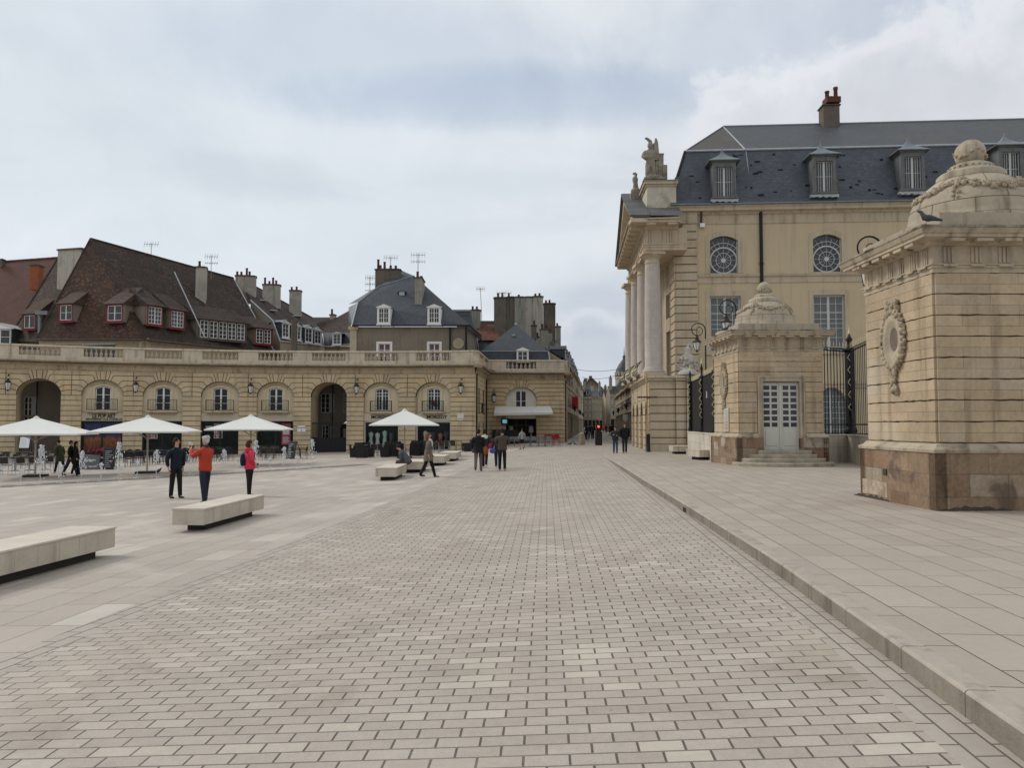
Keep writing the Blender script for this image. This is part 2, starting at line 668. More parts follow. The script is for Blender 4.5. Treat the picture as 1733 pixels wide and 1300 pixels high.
# stones and paints used all over
bricky('road_paving', (.385, .332, .277), (.45, .395, .335), (.105, .088, .072), .255, .145, .0075, .72, .16, stain=(.45, .38, .30),
       stamt=.35, stscale=.5, third=(.54, .485, .395), thamt=.7, soft_rows=(.225, .188, .155), rot=R(2.5), bump=.7, spec=.35, dist=.012, warp=.012)
bricky('gutter_paving', (.375, .328, .275), (.435, .383, .325), (.15, .125, .105), .30, .16, .008, .7, .15, rot=R(-86), bump=.6, dist=.01)
bricky('border_paving', (.37, .32, .27), (.43, .375, .32), (.10, .085, .07), .34, .17, .008, .7, .15, rot=R(-80), bump=.6, dist=.01)
bricky('plaza_paving', (.37, .315, .262), (.435, .375, .315), (.17, .145, .12), .95, .50, .007, .62, .13, stain=(.56, .51, .44), stamt=.45,
       stscale=.22, third=(.55, .50, .43), thamt=.6, rot=R(-84), bump=.3, spec=.4, dist=.008, freq=3, off=.33)
bricky('pavement_paving', (.375, .315, .258), (.435, .37, .308), (.10, .08, .065), 0.88, .45, .007, .66, .12, stain=(.36, .31, .26), stamt=.4,
       stscale=.35, rot=R(-86), bump=.4, spec=.35, dist=.008, freq=3, off=.37)
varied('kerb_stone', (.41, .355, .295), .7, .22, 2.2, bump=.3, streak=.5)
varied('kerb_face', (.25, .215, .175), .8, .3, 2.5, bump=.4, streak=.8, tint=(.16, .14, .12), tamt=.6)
varied('bench_stone', (.54, .475, .385), .6, .22, 2.5, bump=.15, streak=.6)
varied('dark_recess', (.03, .028, .026), .9, .2)


def strip(name, fa, fb, y0, y1, step, m, label=None, n=3, zoff=0.0, hf=G):
    """ground sheet between two curves x=fa(y) and x=fb(y)"""
    vs, fs = [], []
    ys = []
    y = y0
    while y < y1 - 1e-6:
        ys.append(y); y += step if y < 60 else step * 4
    ys.append(y1)
    for y in ys:
        a, b = fa(y), fb(y)
        for k in range(n + 1):
            x = a + (b - a) * k / n
            vs.append((x, y, hf(x, y) + zoff))
    for i in range(len(ys) - 1):
        for k in range(n):
            q = i * (n + 1) + k
            fs.append((q, q + 1, q + n + 2, q + n + 1))
    mb = MB(); mb.idx(vs, fs, m, True)
    o = mb.build(name)
    return tag(o, kind='structure')


xl = lambda y: lerp_tab(XL, y)
xr = lambda y: lerp_tab(XR, y)
varied('far_ground_dirt', (.30, .28, .25), .9, .2, .05)
# base ground far below everything, reaching the horizon
gb = MB(); gb.face([(-1500, -300, -1.3), (1500, -300, -1.3), (1500, 2500, -1.3), (-1500, 2500, -1.3)], 'far_ground_dirt')
tag(gb.build('ground'), kind='structure')
strip('road', lambda y: xl(y) + .34, lambda y: xr(y) - .32, -4, 76, 1.0, 'road_paving', n=8)
strip('gutter', lambda y: xr(y) - .32, lambda y: xr(y), -4, 47, 1.0, 'gutter_paving', n=1)
strip('paving_border', lambda y: xl(y), lambda y: xl(y) + .34, -4, 76, 1.0, 'border_paving', n=1)
strip('plaza', lambda y: -90, lambda y: xl(y), -4, 95, 1.5, 'plaza_paving', n=40)
PAVF = lambda x, y: GP(y)
strip('pavement', lambda y: xr(y) + .17, lambda y: 70, -4, 66, 1.0, 'pavement_paving', n=6, hf=PAVF)
# the street beyond, flush from wall to wall, bending with the facades
strip('street', lambda y: xl(60) + (y - 60) * .1 - 2 if y > 75.9 else xr(y) - .34, lambda y: 60 if y < 90 else 26 + (y - 60) * .103, 47.0, 331, 3, 'road_paving', n=6,
      hf=lambda x, y: .004)
# kerb: separate stones, each about a metre, with narrow joints
kb = MB()
y = -4.0
kbr = random.Random(3)
while y < 47.0:
    L = kbr.uniform(.85, 1.15)
    y2 = min(y + L, 47.3)
    a = Vector((xr(y), y, 0)); b = Vector((xr(y2), y2, 0))
    f, ln = frline(a, b)
    # n points to -x (towards the road) if we take -n
    t0, t1 = GP(y), GP(y2)
    rr_ = .02
    ys_ = [(.0, -.05), (.0, 1.0 - .0)]
    w = .17
    def Q(u, top, nn, frac):
        base = f.P(u, 0, 0)
        perp = Vector((f.u.y, -f.u.x, 0))
        return base + perp * nn + Vector((0, 0, top))
    g_ = .006
    for (ua, ub, ta, tb) in ((g_, ln - g_, t0, t1),):
        prof0 = [(0, -.06), (0, ta - rr_), (.006, ta - rr_ * .35), (rr_, ta), (w, ta), (w, -.06)]
        prof1 = [(0, -.06), (0, tb - rr_), (.006, tb - rr_ * .35), (rr_, tb), (w, tb), (w, -.06)]
        vs = [Q(ua, z_, n_, 0) for n_, z_ in prof0] + [Q(ub, z_, n_, 0) for n_, z_ in prof1]
        fs = [(i, i + 1, 7 + i, 6 + i) for i in range(1, 5)] + [(0, 1, 2, 3, 4, 5), (11, 10, 9, 8, 7, 6)]
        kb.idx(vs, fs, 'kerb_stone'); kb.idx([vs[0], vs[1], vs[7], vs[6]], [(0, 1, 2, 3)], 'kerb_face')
    # drain slot in one kerb stone
    if y < 15.6 < y2:
        kb.box(Fr(Q(ln * .4, 0.0, -.004, 0), f.u, -Vector((f.u.y, -f.u.x, 0))), 0, .34, .0, .085, -.01, .003, 'dark_recess')
    y = y2
tag(kb.build('kerb'), kind='structure')
# ================================================================= arcade round the square
STA = dict(stain=(.30, .25, .19), stamt=.35, stscale=.35)
bricky('arcade_stone', (.64, .515, .335), (.53, .42, .265), (.30, .24, .16), .95, .39, .004, .85, .16, bump=.25, streak=.45,
       third=(.66, .46, .25), thamt=.6, **STA)
varied('joint_stone', (.11, .085, .055), .95, .25, 1.5)
varied('arcade_infill', (.66, .555, .38), .85, .16, .8, streak=.35, bump=.15, tint=(.44, .37, .27), tamt=.3)
varied('weathered_trim', (.50, .405, .27), .9, .26, 1.2, streak=.75, bump=.25, tint=(.26, .24, .21), tamt=.35)
varied('balustrade_stone', (.57, .49, .375), .85, .2, 1.3, streak=.75, bump=.2, tint=(.34, .31, .27), tamt=.35)
varied('pale_render', (.70, .66, .56), .85, .08, .7, streak=.15)
varied('shadow_line_stone', (.10, .085, .065), .95, .5, 2.0)  # dark colour standing in for the shadow line of the cornice
varied('sign_board_stone', (.58, .52, .40), .8, .08, .9, streak=.1)
P_('white_paint', (.74, .74, .72), .5)
P_('cream_paint', (.62, .60, .54), .55)
P_('grey_paint', (.50, .52, .50), .5)
varied('black_iron', (.018, .018, .02), .5, .3, 5, metal=.3)
varied('rust_iron', (.075, .055, .042), .7, .3, 4, metal=.2)
P_('black_paint', (.012, .012, .013), .35)
P_('letter_black', (.015, .014, .013), .5)
P_('window_glass', (.012, .014, .017), .12, spec=.3)
P_('shop_glass', (.02, .03, .03), .05, spec=.6)
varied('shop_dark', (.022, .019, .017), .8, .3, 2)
varied('lantern_metal', (.06, .038, .028), .5, .3, 8, metal=.5)
P_('lantern_glass', (.62, .63, .62), .15, spec=.5)
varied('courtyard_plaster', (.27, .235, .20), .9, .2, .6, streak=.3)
P_('shutter_grey', (.40, .41, .42), .6)
P_('paper_white', (.75, .76, .78), .6)
P_('poster_red', (.50, .07, .08), .5)
P_('poster_pink', (.55, .30, .32), .5)

m = P_('mural', (.1, .1, .2), .5)
T = NT(m.node_tree)
oc = T.n('ShaderNodeTexCoord').outputs['Object']
sp = T.n('ShaderNodeSeparateXYZ', Vector=oc)
zz_ = T.math('ADD', sp.outputs[2], T.math('MULTIPLY', T.noise(T.scalevec(oc, (2.5, 2.5, .3)), 1.5, 3), 1.1))
cc = T.ramp(T.maprange(zz_, .3, 3.3, 0, 1, False), [(0, (.02, .012, .01)), (.35, (.25, .07, .025)), (.52, (.38, .13, .05)), (.62, (.06, .035, .10)), (.8, (.03, .045, .20)), (1, (.03, .035, .14))])
nn_ = T.noise(T.scalevec(oc, (6, 6, 2)), 2.0, 6, .7)
cc = T.mix(1.0, cc, T.ramp(nn_, [(.35, .35), (.6, 1.3)]), 'MULTIPLY')
m.node_tree.links.new(cc, m.node_tree.nodes['Principled BSDF'].inputs['Base Color'])
P_('cloth_mint', (.42, .58, .50), .8); P_('cloth_white', (.62, .66, .62), .8); P_('cloth_dark', (.07, .07, .08), .9); P_('cloth_coral', (.45, .13, .11), .8)
m = P_('clear_shop_glass', (.05, .07, .07), .04, spec=.5)
m.node_tree.nodes['Principled BSDF'].inputs['Alpha'].default_value = .10

ARC = Arc((-12.1, 11.3), 54.0)


def arc_u(px):
    """arc length where the sight line through column px meets the facade"""
    d = ray(px, 700)
    dx, dy = d.x, d.y
    cx, cy = ARC.c.x, ARC.c.y
    A = dx * dx + dy * dy; B = -2 * (dx * cx + dy * cy); C_ = cx * cx + cy * cy - ARC.r ** 2
    t = (-B + math.sqrt(B * B - 4 * A * C_)) / (2 * A)
    return math.atan2(dx * t - cx, dy * t - cy) * ARC.r


ZT = EZ + 4.10        # top of the rusticated wall
ZS = EZ + 2.20        # springing of the arches
CH = .39
HW, RISE = 1.45, 1.22
BAYS = [arc_u(p) for p in (65, 176, 281, 377, 471, 563, 650, 733)]
pitch_ = (BAYS[-1] - BAYS[0]) / 7
BAYS = [BAYS[0] + pitch_ * i for i in range(8)]
BAYS = [BAYS[0] - pitch_ * 2, BAYS[0] - pitch_] + BAYS
KIND = ['w', 'w', 'open', 'w', 'w', 'w', 'w', 'gate', 'w', 'w']
HP = pitch_ / 2
U0 = BAYS[0] - HP
UEND = arc_u(804)


def rect_split(mb, fr, u0, u1, z0, z1, n, m, step=1.2):
    k = max(1, int(math.ceil((u1 - u0) / step)))
    for i in range(k):
        a = u0 + (u1 - u0) * i / k; b = u0 + (u1 - u0) * (i + 1) / k
        mb.face([fr.P(a, z0, n), fr.P(b, z0, n), fr.P(b, z1, n), fr.P(a, z1, n)], m)


def arch_pts(hw, rise, a0, a1, n=8):
    return [(hw * math.cos(R(a0 + (a1 - a0) * i / n)), rise * math.sin(R(a0 + (a1 - a0) * i / n))) for i in range(n + 1)]


def rustic_bay(mb, fr, uc, ul, ur, zb, zs, zt, hw, rise, prow=.055, m='arcade_stone', ch=CH, gap=.024):
    """one arched bay of banded stonework: courses beside the opening, bent courses over it"""
    H = zt - zs
    angs = []
    k = 1
    while k * ch < H - .12:
        s_ = k * ch / (rise + .38 + .02 * k)
        if s_ >= .93: break
        angs.append(math.degrees(math.asin(min(.93, s_))))
        k += 1
    nk = len(angs)
    def ap(a): return (hw * math.cos(R(a)), rise * math.sin(R(a)))
    def bend(a, h):
        x, z = ap(a); t = (h - z) / math.sin(R(a))
        return (x + t * math.cos(R(a)), h)
    last = (angs[-1] if angs else 40)
    a5 = last + (90 - last) * .36
    a6 = last + (90 - last) * .72
    for sgn, B in ((1, ur - uc), (-1, uc - ul)):
        def tr(pts): return [(uc + sgn * x, zs + z) for x, z in pts]
        polys = []
        prev_a, prev_h = 0.0, 0.0
        for i in range(nk + 1):
            a = angs[i] if i < nk else a5
            h = (i + 1) * ch if i < nk else H
            lo = [(B, prev_h), (bend(prev_a, prev_h) if i else (hw, 0)), ap(prev_a)] if i else [(B, 0), (hw, 0)]
            n_ = 3
            mid = [ap(prev_a + (a - prev_a) * j / n_) for j in range(1, n_)]
            hi = [ap(a), bend(a, h), (B, h)]
            if bend(a, h)[0] > B: hi = [ap(a), (B, h)]
            polys.append(lo + mid + hi)
            prev_a, prev_h = a, h
        polys.append([bend(a5, H), ap(a5), ap((a5 + a6) / 2), ap(a6), bend(a6, H)])
        for p in polys:
            mb.prism(fr, tr(p), -.4, 0, 'joint_stone')
            mb.prism(fr, inset(tr(p), gap), -.01, prow, m)
        # pier courses below the springing
        z = zs
        full = (ul, uc - hw) if sgn < 0 else (uc + hw, ur)
        rect_split(mb, fr, full[0], full[1], zb, zs, 0, 'joint_stone')
        mb.face([fr.P(uc + sgn * hw, zb, 0), fr.P(uc + sgn * hw, zb, -.4), fr.P(uc + sgn * hw, zs, -.4), fr.P(uc + sgn * hw, zs, 0)], m)
        while z > zb + .05:
            z0 = max(zb, z - ch)
            a_, b_ = full
            e0 = gap if sgn < 0 else 0; e1 = gap if sgn > 0 else 0
            mb.box(fr, a_, b_, z0 + gap, z - gap, -.01, prow, m, back=False)
            z -= ch
    pk = [bend(a6, H), ap(a6), ap(90)]
    pk = pk + [(-x, z) for x, z in reversed(pk[:-1])]
    pk = [(uc + x, zs + z) for x, z in pk]
    mb.prism(fr, pk, -.4, 0, 'joint_stone')
    mb.prism(fr, inset(pk, gap), -.01, prow + .02, m)


def cornice_profile(zt):
    """projecting cornice over the wall: (n, z)"""
    return [(0, zt - .02), (.06, zt), (.06, zt + .07), (.12, zt + .10), (.12, zt + .34), (.20, zt + .40), (.26, zt + .46), (.62, zt + .50),
            (.62, zt + .60), (.70, zt + .68), (.70, zt + .72), (.30, zt + .78)]


def make_baluster(m='balustrade_stone'):
    b = MB()
    b.box(Fr((0, 0, 0), (1, 0)), -.09, .09, 0, .07, -.09, .09, m)
    b.lathe([(.05, .07), (.09, .13), (.115, .22), (.095, .32), (.05, .42), (.04, .50), (.06, .53), (.045, .56), (.07, .60)], (0, 0, 0), m, 8)
    b.box(Fr((0, 0, 0), (1, 0)), -.085, .085, .60, .66, -.085, .085, m)
    return b


_bal = None


def balustrade(fr, panels, u0, u1, zt, parent, n_bal=8, n=.28, flat=None):
    """plinth, top rail, solid dies; one child per baluster in every panel (pa, pb)"""
    global _bal
    mb = MB()
    zb = zt + .78
    us = [u0]
    while us[-1] < u1 - 1.0: us.append(us[-1] + 1.0)
    us.append(u1)
    mb.sweep(fr, us, [(n + .06, zb - .02), (n + .06, zb + .24), (n + .02, zb + .27), (n - .42, zb + .27), (n - .42, zb - .3)], 'balustrade_stone')
    mb.sweep(fr, us, [(n - .40, zb + .93), (n + .0, zb + .93), (n + .06, zb + .96), (n + .06, zb + 1.06), (n + .02, zb + 1.09), (n - .42, zb + 1.09),
                      (n - .42, zb + .93), (n - .40, zb + .93)], 'balustrade_stone')
    edges = [u0] + [x for p in panels for x in p] + [u1]
    for a, b in zip(edges[::2], edges[1::2]):
        if b - a < .05: continue
        k = max(1, int((b - a) / 1.1))
        for i in range(k):
            ua = a + (b - a) * i / k; ub = a + (b - a) * (i + 1) / k
            mb.box(fr, ua, ub, zb + .26, zb + .94, n - .36, n + .0, 'balustrade_stone')
    o = mb.build('balustrade', parent)
    for a, b in panels:
        for i in range(n_bal):
            u = a + (b - a) * (i + .5) / n_bal
            p = fr.P(u, zb + .27, n - .18)
            if _bal is None:
                bo = make_baluster().build('baluster', o)
                _bal = bo
                bo.location = p - WL[o.name]
                bo.rotation_euler = (0, 0, 0)
                # mesh was shifted by the parent's offset: undo
                for v in bo.data.vertices:
                    v.co += WL[o.name]
            else:
                bo = _bal.copy(); COL.objects.link(bo); bo.parent = o
                bo.location = p - WL[o.name]
    return o


def lattice_window(fr, u0, u1, z0, z1, n, parent, nx=2, nz=3, frame='white_paint', glass='window_glass', rise=0.0, bar=.035, border=.06,
                   centre=.10, topsplit=None, name='window', label=None):
    """casement: frame mesh with bars, pane as its child; arched head if rise > 0"""
    mb = MB()
    w = u1 - u0
    d0, d1 = n, n + .05
    def box(a, b, c_, d_, k=0): mb.box(fr, a, b, c_, d_, d0 - k, d1 + k * .004, frame)
    box(u0, u0 + border, z0, z1); box(u1 - border, u1, z0, z1)
    box(u0 + border, u1 - border, z0, z0 + border)
    if rise <= 0:
        box(u0 + border, u1 - border, z1 - border, z1)
    else:
        uc = (u0 + u1) / 2; hw = w / 2
        N = 8
        for i in range(N):
            a0 = -1 + 2 * i / N; a1 = -1 + 2 * (i + 1) / N
            h0 = z1 + rise * (1 - a0 * a0); h1 = z1 + rise * (1 - a1 * a1)
            mb.prism(fr, [(uc + a0 * hw, h0 - border), (uc + a1 * hw, h1 - border), (uc + a1 * hw, h1), (uc + a0 * hw, h0)], d0, d1, frame, True)
    if centre:
        uc = (u0 + u1) / 2
        box(uc - centre / 2, uc + centre / 2, z0 + border, z1 + (rise - border * .5), 1)
        halves = [(u0 + border, uc - centre / 2), (uc + centre / 2, u1 - border)]
        cols = max(1, nx // 2)
    else:
        halves = [(u0 + border, u1 - border)]; cols = nx
    for a, b in halves:
        for i in range(1, cols):
            x = a + (b - a) * i / cols
            box(x - bar / 2, x + bar / 2, z0 + border, z1 - border * .9)
        zsplits = topsplit if topsplit else [z0 + (z1 + rise * .7 - z0) * j / nz for j in range(1, nz)]
        for z in zsplits:
            mb.box(fr, a, b, z - bar / 2, z + bar / 2, d0 + .003, d1 + .003, frame)
    o = mb.build(name, parent)
    if label: o['label'] = label
    g = MB()
    if rise <= 0:
        poly = [(u0 + .01, z0 + .01), (u1 - .01, z0 + .01), (u1 - .01, z1 - .01), (u0 + .01, z1 - .01)]
    else:
        uc = (u0 + u1) / 2; hw = w / 2 - .01
        poly = [(u0 + .01, z0 + .01), (u1 - .01, z0 + .01)] + [(uc + t * hw, z1 - .02 + rise * (1 - t * t)) for t in (1, .6, .3, 0, -.3, -.6, -1)]
    g.prism(fr, poly, n - .02, n + .012, glass, True)
    g.build('pane', o)
    return o


def wall_holes(mb, fr, u0, u1, z0, z1, holes, m, n=0.0, depth=.25, reveal=None):
    """wall sheet with rectangular holes (u0,u1,z0,z1[,rise]); reveals turned inwards"""
    reveal = reveal or m
    us = sorted(set([u0, u1] + [h[0] for h in holes] + [h[1] for h in holes]))
    zs_ = sorted(set([z0, z1] + [h[2] for h in holes] + [h[3] + (h[4] if len(h) > 4 else 0) for h in holes]))
    for a, b in zip(us, us[1:]):
        for c_, d_ in zip(zs_, zs_[1:]):
            mu, mz = (a + b) / 2, (c_ + d_) / 2
            if any(h[0] < mu < h[1] and h[2] < mz < h[3] + (h[4] if len(h) > 4 else 0) for h in holes): continue
            mb.face([fr.P(a, c_, n), fr.P(b, c_, n), fr.P(b, d_, n), fr.P(a, d_, n)], m)
    for h in holes:
        a, b, c_, d_ = h[:4]; r_ = h[4] if len(h) > 4 else 0
        uc = (a + b) / 2; hw = (b - a) / 2
        top = [(uc + t * hw, d_ + r_ * (1 - t * t)) for t in ([1, .75, .5, .25, 0, -.25, -.5, -.75, -1] if r_ else [1, -1])]
        loop = [(a, c_), (b, c_)] + top
        for (p, q) in zip(loop, loop[1:] + loop[:1]):
            if p == q: continue
            mb.face([fr.P(p[0], p[1], n), fr.P(q[0], q[1], n), fr.P(q[0], q[1], n - depth), fr.P(p[0], p[1], n - depth)], reveal)
        if r_:
            for (p, q) in zip(top, top[1:]):
                mb.face([fr.P(p[0], p[1], n), fr.P(p[0], d_ + r_, n), fr.P(q[0], d_ + r_, n), fr.P(q[0], q[1], n)], m)


def balcony(fr, uc, z0, w, h, parent, m='rust_iron', n0=-.05, proj=.42, scroll=0):
    """shallow iron balcony on a stone slab"""
    sl_ = MB()
    sl_.box(fr, uc - w / 2 - .06, uc + w / 2 + .06, z0 - .14, z0, n0, n0 + proj + .06, 'weathered_trim')
    sl_.box(fr, uc - w / 2 + .05, uc + w / 2 - .05, z0 - .24, z0 - .14, n0, n0 + proj * .6, 'weathered_trim')
    mb = MB()
    nn = n0 + proj
    for z in (z0 + .06, z0 + h):
        mb.tube([fr.P(uc - w / 2, z, n0), fr.P(uc - w / 2, z, nn), fr.P(uc + w / 2, z, nn), fr.P(uc + w / 2, z, n0)], .018, m, 4, smooth=False)
    k = int(w / .11)
    for i in range(k + 1):
        u = uc - w / 2 + w * i / k
        mb.tube([fr.P(u, z0, nn), fr.P(u, z0 + h, nn)], .010, m, 4, False)
    for sd in (-1, 1):
        for j in (1, 2, 3):
            nj = n0 + proj * j / 4
            mb.tube([fr.P(uc + sd * w / 2, z0, nj), fr.P(uc + sd * w / 2, z0 + h, nj)], .010, m, 4, False)
    # scrollwork panel in the middle
    for sd in (-1, 1):
        for cx_, cz_, rr_ in ((.18, .30, .13), (.38, .42, .09), (.14, .55, .08)):
            pts = [fr.P(uc + sd * (cx_ + rr_ * (1 - t / 14) * math.cos(t * .75)), z0 + (cz_ + rr_ * (1 - t / 14) * math.sin(t * .75)) * h / .8, nn + .012)
                   for t in range(12)]
            mb.tube(pts, .012, m, 4, False)
    b = sl_.build('balcony', parent)
    mb.build('railing', b)
    return b


arcade = thing('arcade_building', 'long curved honey-stone arcade with balustrade behind the four white parasols', 'building', ARC.P(BAYS[5], -.8))
ZG = -1.2
wall = MB()
cor = MB()
# rusticated bays
for i, uc in enumerate(BAYS):
    ur = uc + HP if i < len(BAYS) - 1 else UEND
    rustic_bay(wall, ARC, uc, uc - HP, ur, ZG, ZS, ZT, HW, RISE)
    k = KIND[i]
    if k == 'w':
        # infill behind the arch, with window hole and shop opening
        f = ARC.flat(uc)
        wall_holes(wall, f, -HW - .1, HW + .1, EZ + .55, ZS + RISE + .1, [(-.56, .56, EZ + 1.10, EZ + 2.80, .16)], 'arcade_infill', n=-.30, depth=.22)
        # shallow stone surround of the window
        sur = [(-.72, EZ + 1.0), (-.56, EZ + 1.0), (-.56, EZ + 2.80)] + [(t * .56, EZ + 2.80 + .16 * (1 - t * t)) for t in (-.6, -.3, 0, .3, .6)] + \
              [(.56, EZ + 2.80), (.56, EZ + 1.0), (.72, EZ + 1.0), (.72, EZ + 2.84)] + [(t * .72, EZ + 2.84 + .26 * (1 - t * t)) for t in (.6, .3, 0, -.3, -.6)] + [(-.72, EZ + 2.84)]
        wall.prism(f, sur, -.31, -.25, 'arcade_infill')
        # drip mould over it
        for t0, t1 in zip([-1, -.6, -.2, .2, .6], [-.6, -.2, .2, .6, 1]):
            wall.prism(f, [(t0 * .86, EZ + 2.92 + .26 * (1 - t0 * t0)), (t1 * .86, EZ + 2.92 + .26 * (1 - t1 * t1)), (t1 * .86, EZ + 3.0 + .26 * (1 - t1 * t1)),
                           (t0 * .86, EZ + 3.0 + .26 * (1 - t0 * t0))], -.31, -.2, 'weathered_trim')
        wall.box(f, -HW - .05, HW + .05, EZ + .88, EZ + .97, -.30, -.22, 'weathered_trim')
        # sign band
        wall.box(f, -HW, HW, EZ + .25, EZ + .88, -.30, -.12, 'sign_board_stone')
        # shop interior box, dark
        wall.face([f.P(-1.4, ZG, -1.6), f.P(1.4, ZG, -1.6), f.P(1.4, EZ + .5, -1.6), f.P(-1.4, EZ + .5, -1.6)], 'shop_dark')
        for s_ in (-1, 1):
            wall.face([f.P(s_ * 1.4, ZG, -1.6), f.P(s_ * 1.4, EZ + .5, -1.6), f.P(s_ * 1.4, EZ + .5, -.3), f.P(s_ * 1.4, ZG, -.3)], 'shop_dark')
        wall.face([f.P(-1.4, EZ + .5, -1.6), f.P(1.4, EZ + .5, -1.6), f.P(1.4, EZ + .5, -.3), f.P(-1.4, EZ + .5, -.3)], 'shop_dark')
    else:
        # deep passage
        pts = [(HW, ZG)] + [(x, ZS + z) for x, z in [(a, b) for a, b in arch_pts(HW, RISE, 0, 180, 14)]] + [(-HW, ZG)]
        f = ARC.flat(uc)
        for p, q in zip(pts, pts[1:]):
            wall.face([f.P(p[0], p[1], -.38), f.P(q[0], q[1], -.38), f.P(q[0], q[1], -3.2), f.P(p[0], p[1], -3.2)], 'arcade_infill', False)
wall.build('wall', arcade)
us = [U0 + (UEND + 0 - U0) * i / 60 for i in range(61)]
cor.sweep(ARC, us, cornice_profile(ZT), 'weathered_trim', caps=True)
cor.sweep(ARC, us, [(.55, ZT + .49), (.625, ZT + .49), (.625, ZT + .60), (.60, ZT + .605)], 'shadow_line_stone')  # shadow line painted as a dark strip on the cornice edge
# terrace deck behind the balustrade
for a, b in zip(us, us[1:]):
    cor.face([ARC.P(a, ZT + .78, .3), ARC.P(b, ZT + .78, .3), ARC.P(b, ZT + .78, -9), ARC.P(a, ZT + .78, -9)], 'weathered_trim')
cor.build('cornice', arcade)
panels = [(uc - 1.36, uc + 1.36) for uc in BAYS[1:]]
balustrade(ARC, panels, U0, UEND, ZT, arcade)

# ---- the end of the arc turns away towards the corner block
pend = ARC.P(UEND, 0, 0)
CB0 = at(822, 700, 74.0); CB0.z = 0
CB1 = at(955, 700, 74.4); CB1.z = 0
ret, RL = frline(pend, CB0)
ret.n = Vector((ret.u.y, -ret.u.x, 0))
if ret.n.x < 0: ret.n = -ret.n
rw = MB()
wall_holes(rw, ret, 0, RL, ZG, ZT, [(RL * .30 - .55, RL * .30 + .55, EZ + .9, EZ + 3.0), (RL * .72 - .55, RL * .72 + .55, EZ + .9, EZ + 3.0),
                                    (RL * .30 - .5, RL * .30 + .5, ZG, EZ + .1), (RL * .72 - .6, RL * .72 + .6, ZG, EZ + .2)], 'joint_stone')
zc = ZT
while zc > ZG:
    for a, b in ((.0, RL * .30 - .6), (RL * .30 + .6, RL * .72 - .65), (RL * .72 + .65, RL)):
        rw.box(ret, a, b, max(ZG, zc - CH) + .016, zc - .016, -.01, .055, 'arcade_stone', back=False)
    zc -= CH
for a in (RL * .30, RL * .72):
    for zz0, zz1 in ((EZ + .13, EZ + .87), (EZ + 3.03, ZT - .02)):
        rw.box(ret, a - .6, a + .6, zz0, zz1, -.01, .05, 'arcade_stone', back=False)
rw.box(ret, .25, .38, ZG, ZT, .06, .17, 'black_iron')
rw.box(ret, RL - .45, RL - .30, ZG, ZT, .06, .17, 'black_iron')
rw.build('return_wall', arcade)
for a in (RL * .30, RL * .72):
    lattice_window(ret, a - .5, a + .5, EZ + .92, EZ + 2.95, -.15, arcade)
    mb = MB()
    for z in (EZ + .95, EZ + 1.75):
        mb.tube([ret.P(a - .6, z, 0), ret.P(a - .6, z, .3), ret.P(a + .6, z, .3), ret.P(a + .6, z, 0)], .02, 'black_iron', 4)
    for i in range(11):
        mb.tube([ret.P(a - .6 + .12 * i, EZ + .95, .3), ret.P(a - .6 + .12 * i, EZ + 1.75, .3)], .012, 'black_iron', 4)
    mb.build('balcony_railing', arcade)
mb = MB(); mb.box(ret, RL * .30 - .5, RL * .30 + .5, ZG, EZ + .1, -.2, -.12, 'rust_iron'); mb.build('door', arcade)
mb = MB(); mb.box(ret, RL * .72 - .6, RL * .72 + .6, ZG, EZ + .2, -.2, -.12, 'cream_paint'); mb.build('door', arcade)
cr2 = MB()
cr2.sweep(ret, [0 - .0, RL], cornice_profile(ZT), 'weathered_trim')
cr2.sweep(ret, [0, RL], [(.55, ZT + .49), (.625, ZT + .49), (.625, ZT + .60), (.60, ZT + .605)], 'shadow_line_stone')  # same painted shadow line along the return
cr2.box(ret, 0, RL, ZT + .5, ZT + .78, -4, 0, 'weathered_trim')
cr2.build('cornice', arcade)
_b = balustrade(ret, [(.9, RL / 2 - .5), (RL / 2 + .5, RL - .8)], -.1, RL + .3, ZT, arcade, n_bal=8)
# quoin filling the knee between arc and return cornices
kn = MB()
kn.lathe([(.62, ZT + .50), (.62, ZT + .60), (.70, ZT + .68), (.70, ZT + .72), (.2, ZT + .78)], pend, 'weathered_trim', 16)
kn.lathe([(.3, ZT + .76), (.34, ZT + 1.02), (.30, ZT + 1.05), (.30, ZT + 1.71), (.34, ZT + 1.74), (.34, ZT + 1.87), (.0, ZT + 1.88)], pend, 'balustrade_stone', 12)
kn.build('corner_pier', arcade)

# windows and balconies of the arc
for i, uc in enumerate(BAYS):
    if KIND[i] != 'w': continue
    f = ARC.flat(uc)
    ts = [EZ + 2.42] if i >= 8 else None
    if i >= 8:
        w_ = lattice_window(f, -.54, .54, EZ + 1.08, EZ + 2.78, -.46, arcade, nx=4, rise=.15, topsplit=[EZ + 2.30, EZ + 2.55], border=.07)
    else:
        w_ = lattice_window(f, -.54, .54, EZ + 1.08, EZ + 2.78, -.46, arcade, nx=2, nz=3, rise=.15, border=.07, centre=.13)
    balcony(f, 0, EZ + 1.06 if i < 8 else EZ + 1.02, 2.1 if i < 8 else 1.72, .86, arcade, m='rust_iron' if i < 8 else 'black_iron')

# ---- shopfronts
def shopfront(f, kind):
    """glazed front in a dark timber frame under the sign band"""
    mb = MB()
    zt_ = EZ + .25
    fm = 'black_paint' if kind != 'shirt' else 'cream_paint'
    for a, b in ((-HW, -HW + .1), (HW - .1, HW)):
        mb.box(f, a, b, ZG, zt_, -.4, -.28, fm)
    mb.box(f, -HW + .1, HW - .1, zt_ - .12, zt_, -.4, -.28, fm)
    mb.box(f, -HW + .1, HW - .1, ZG, -.45, -.4, -.28, fm)
    if kind in ('bar', 'pop', 'menu'):
        mb.box(f, -.06, .06, -.45, zt_ - .12, -.39, -.29, fm)
    o = mb.build('shopfront', arcade)
    return o


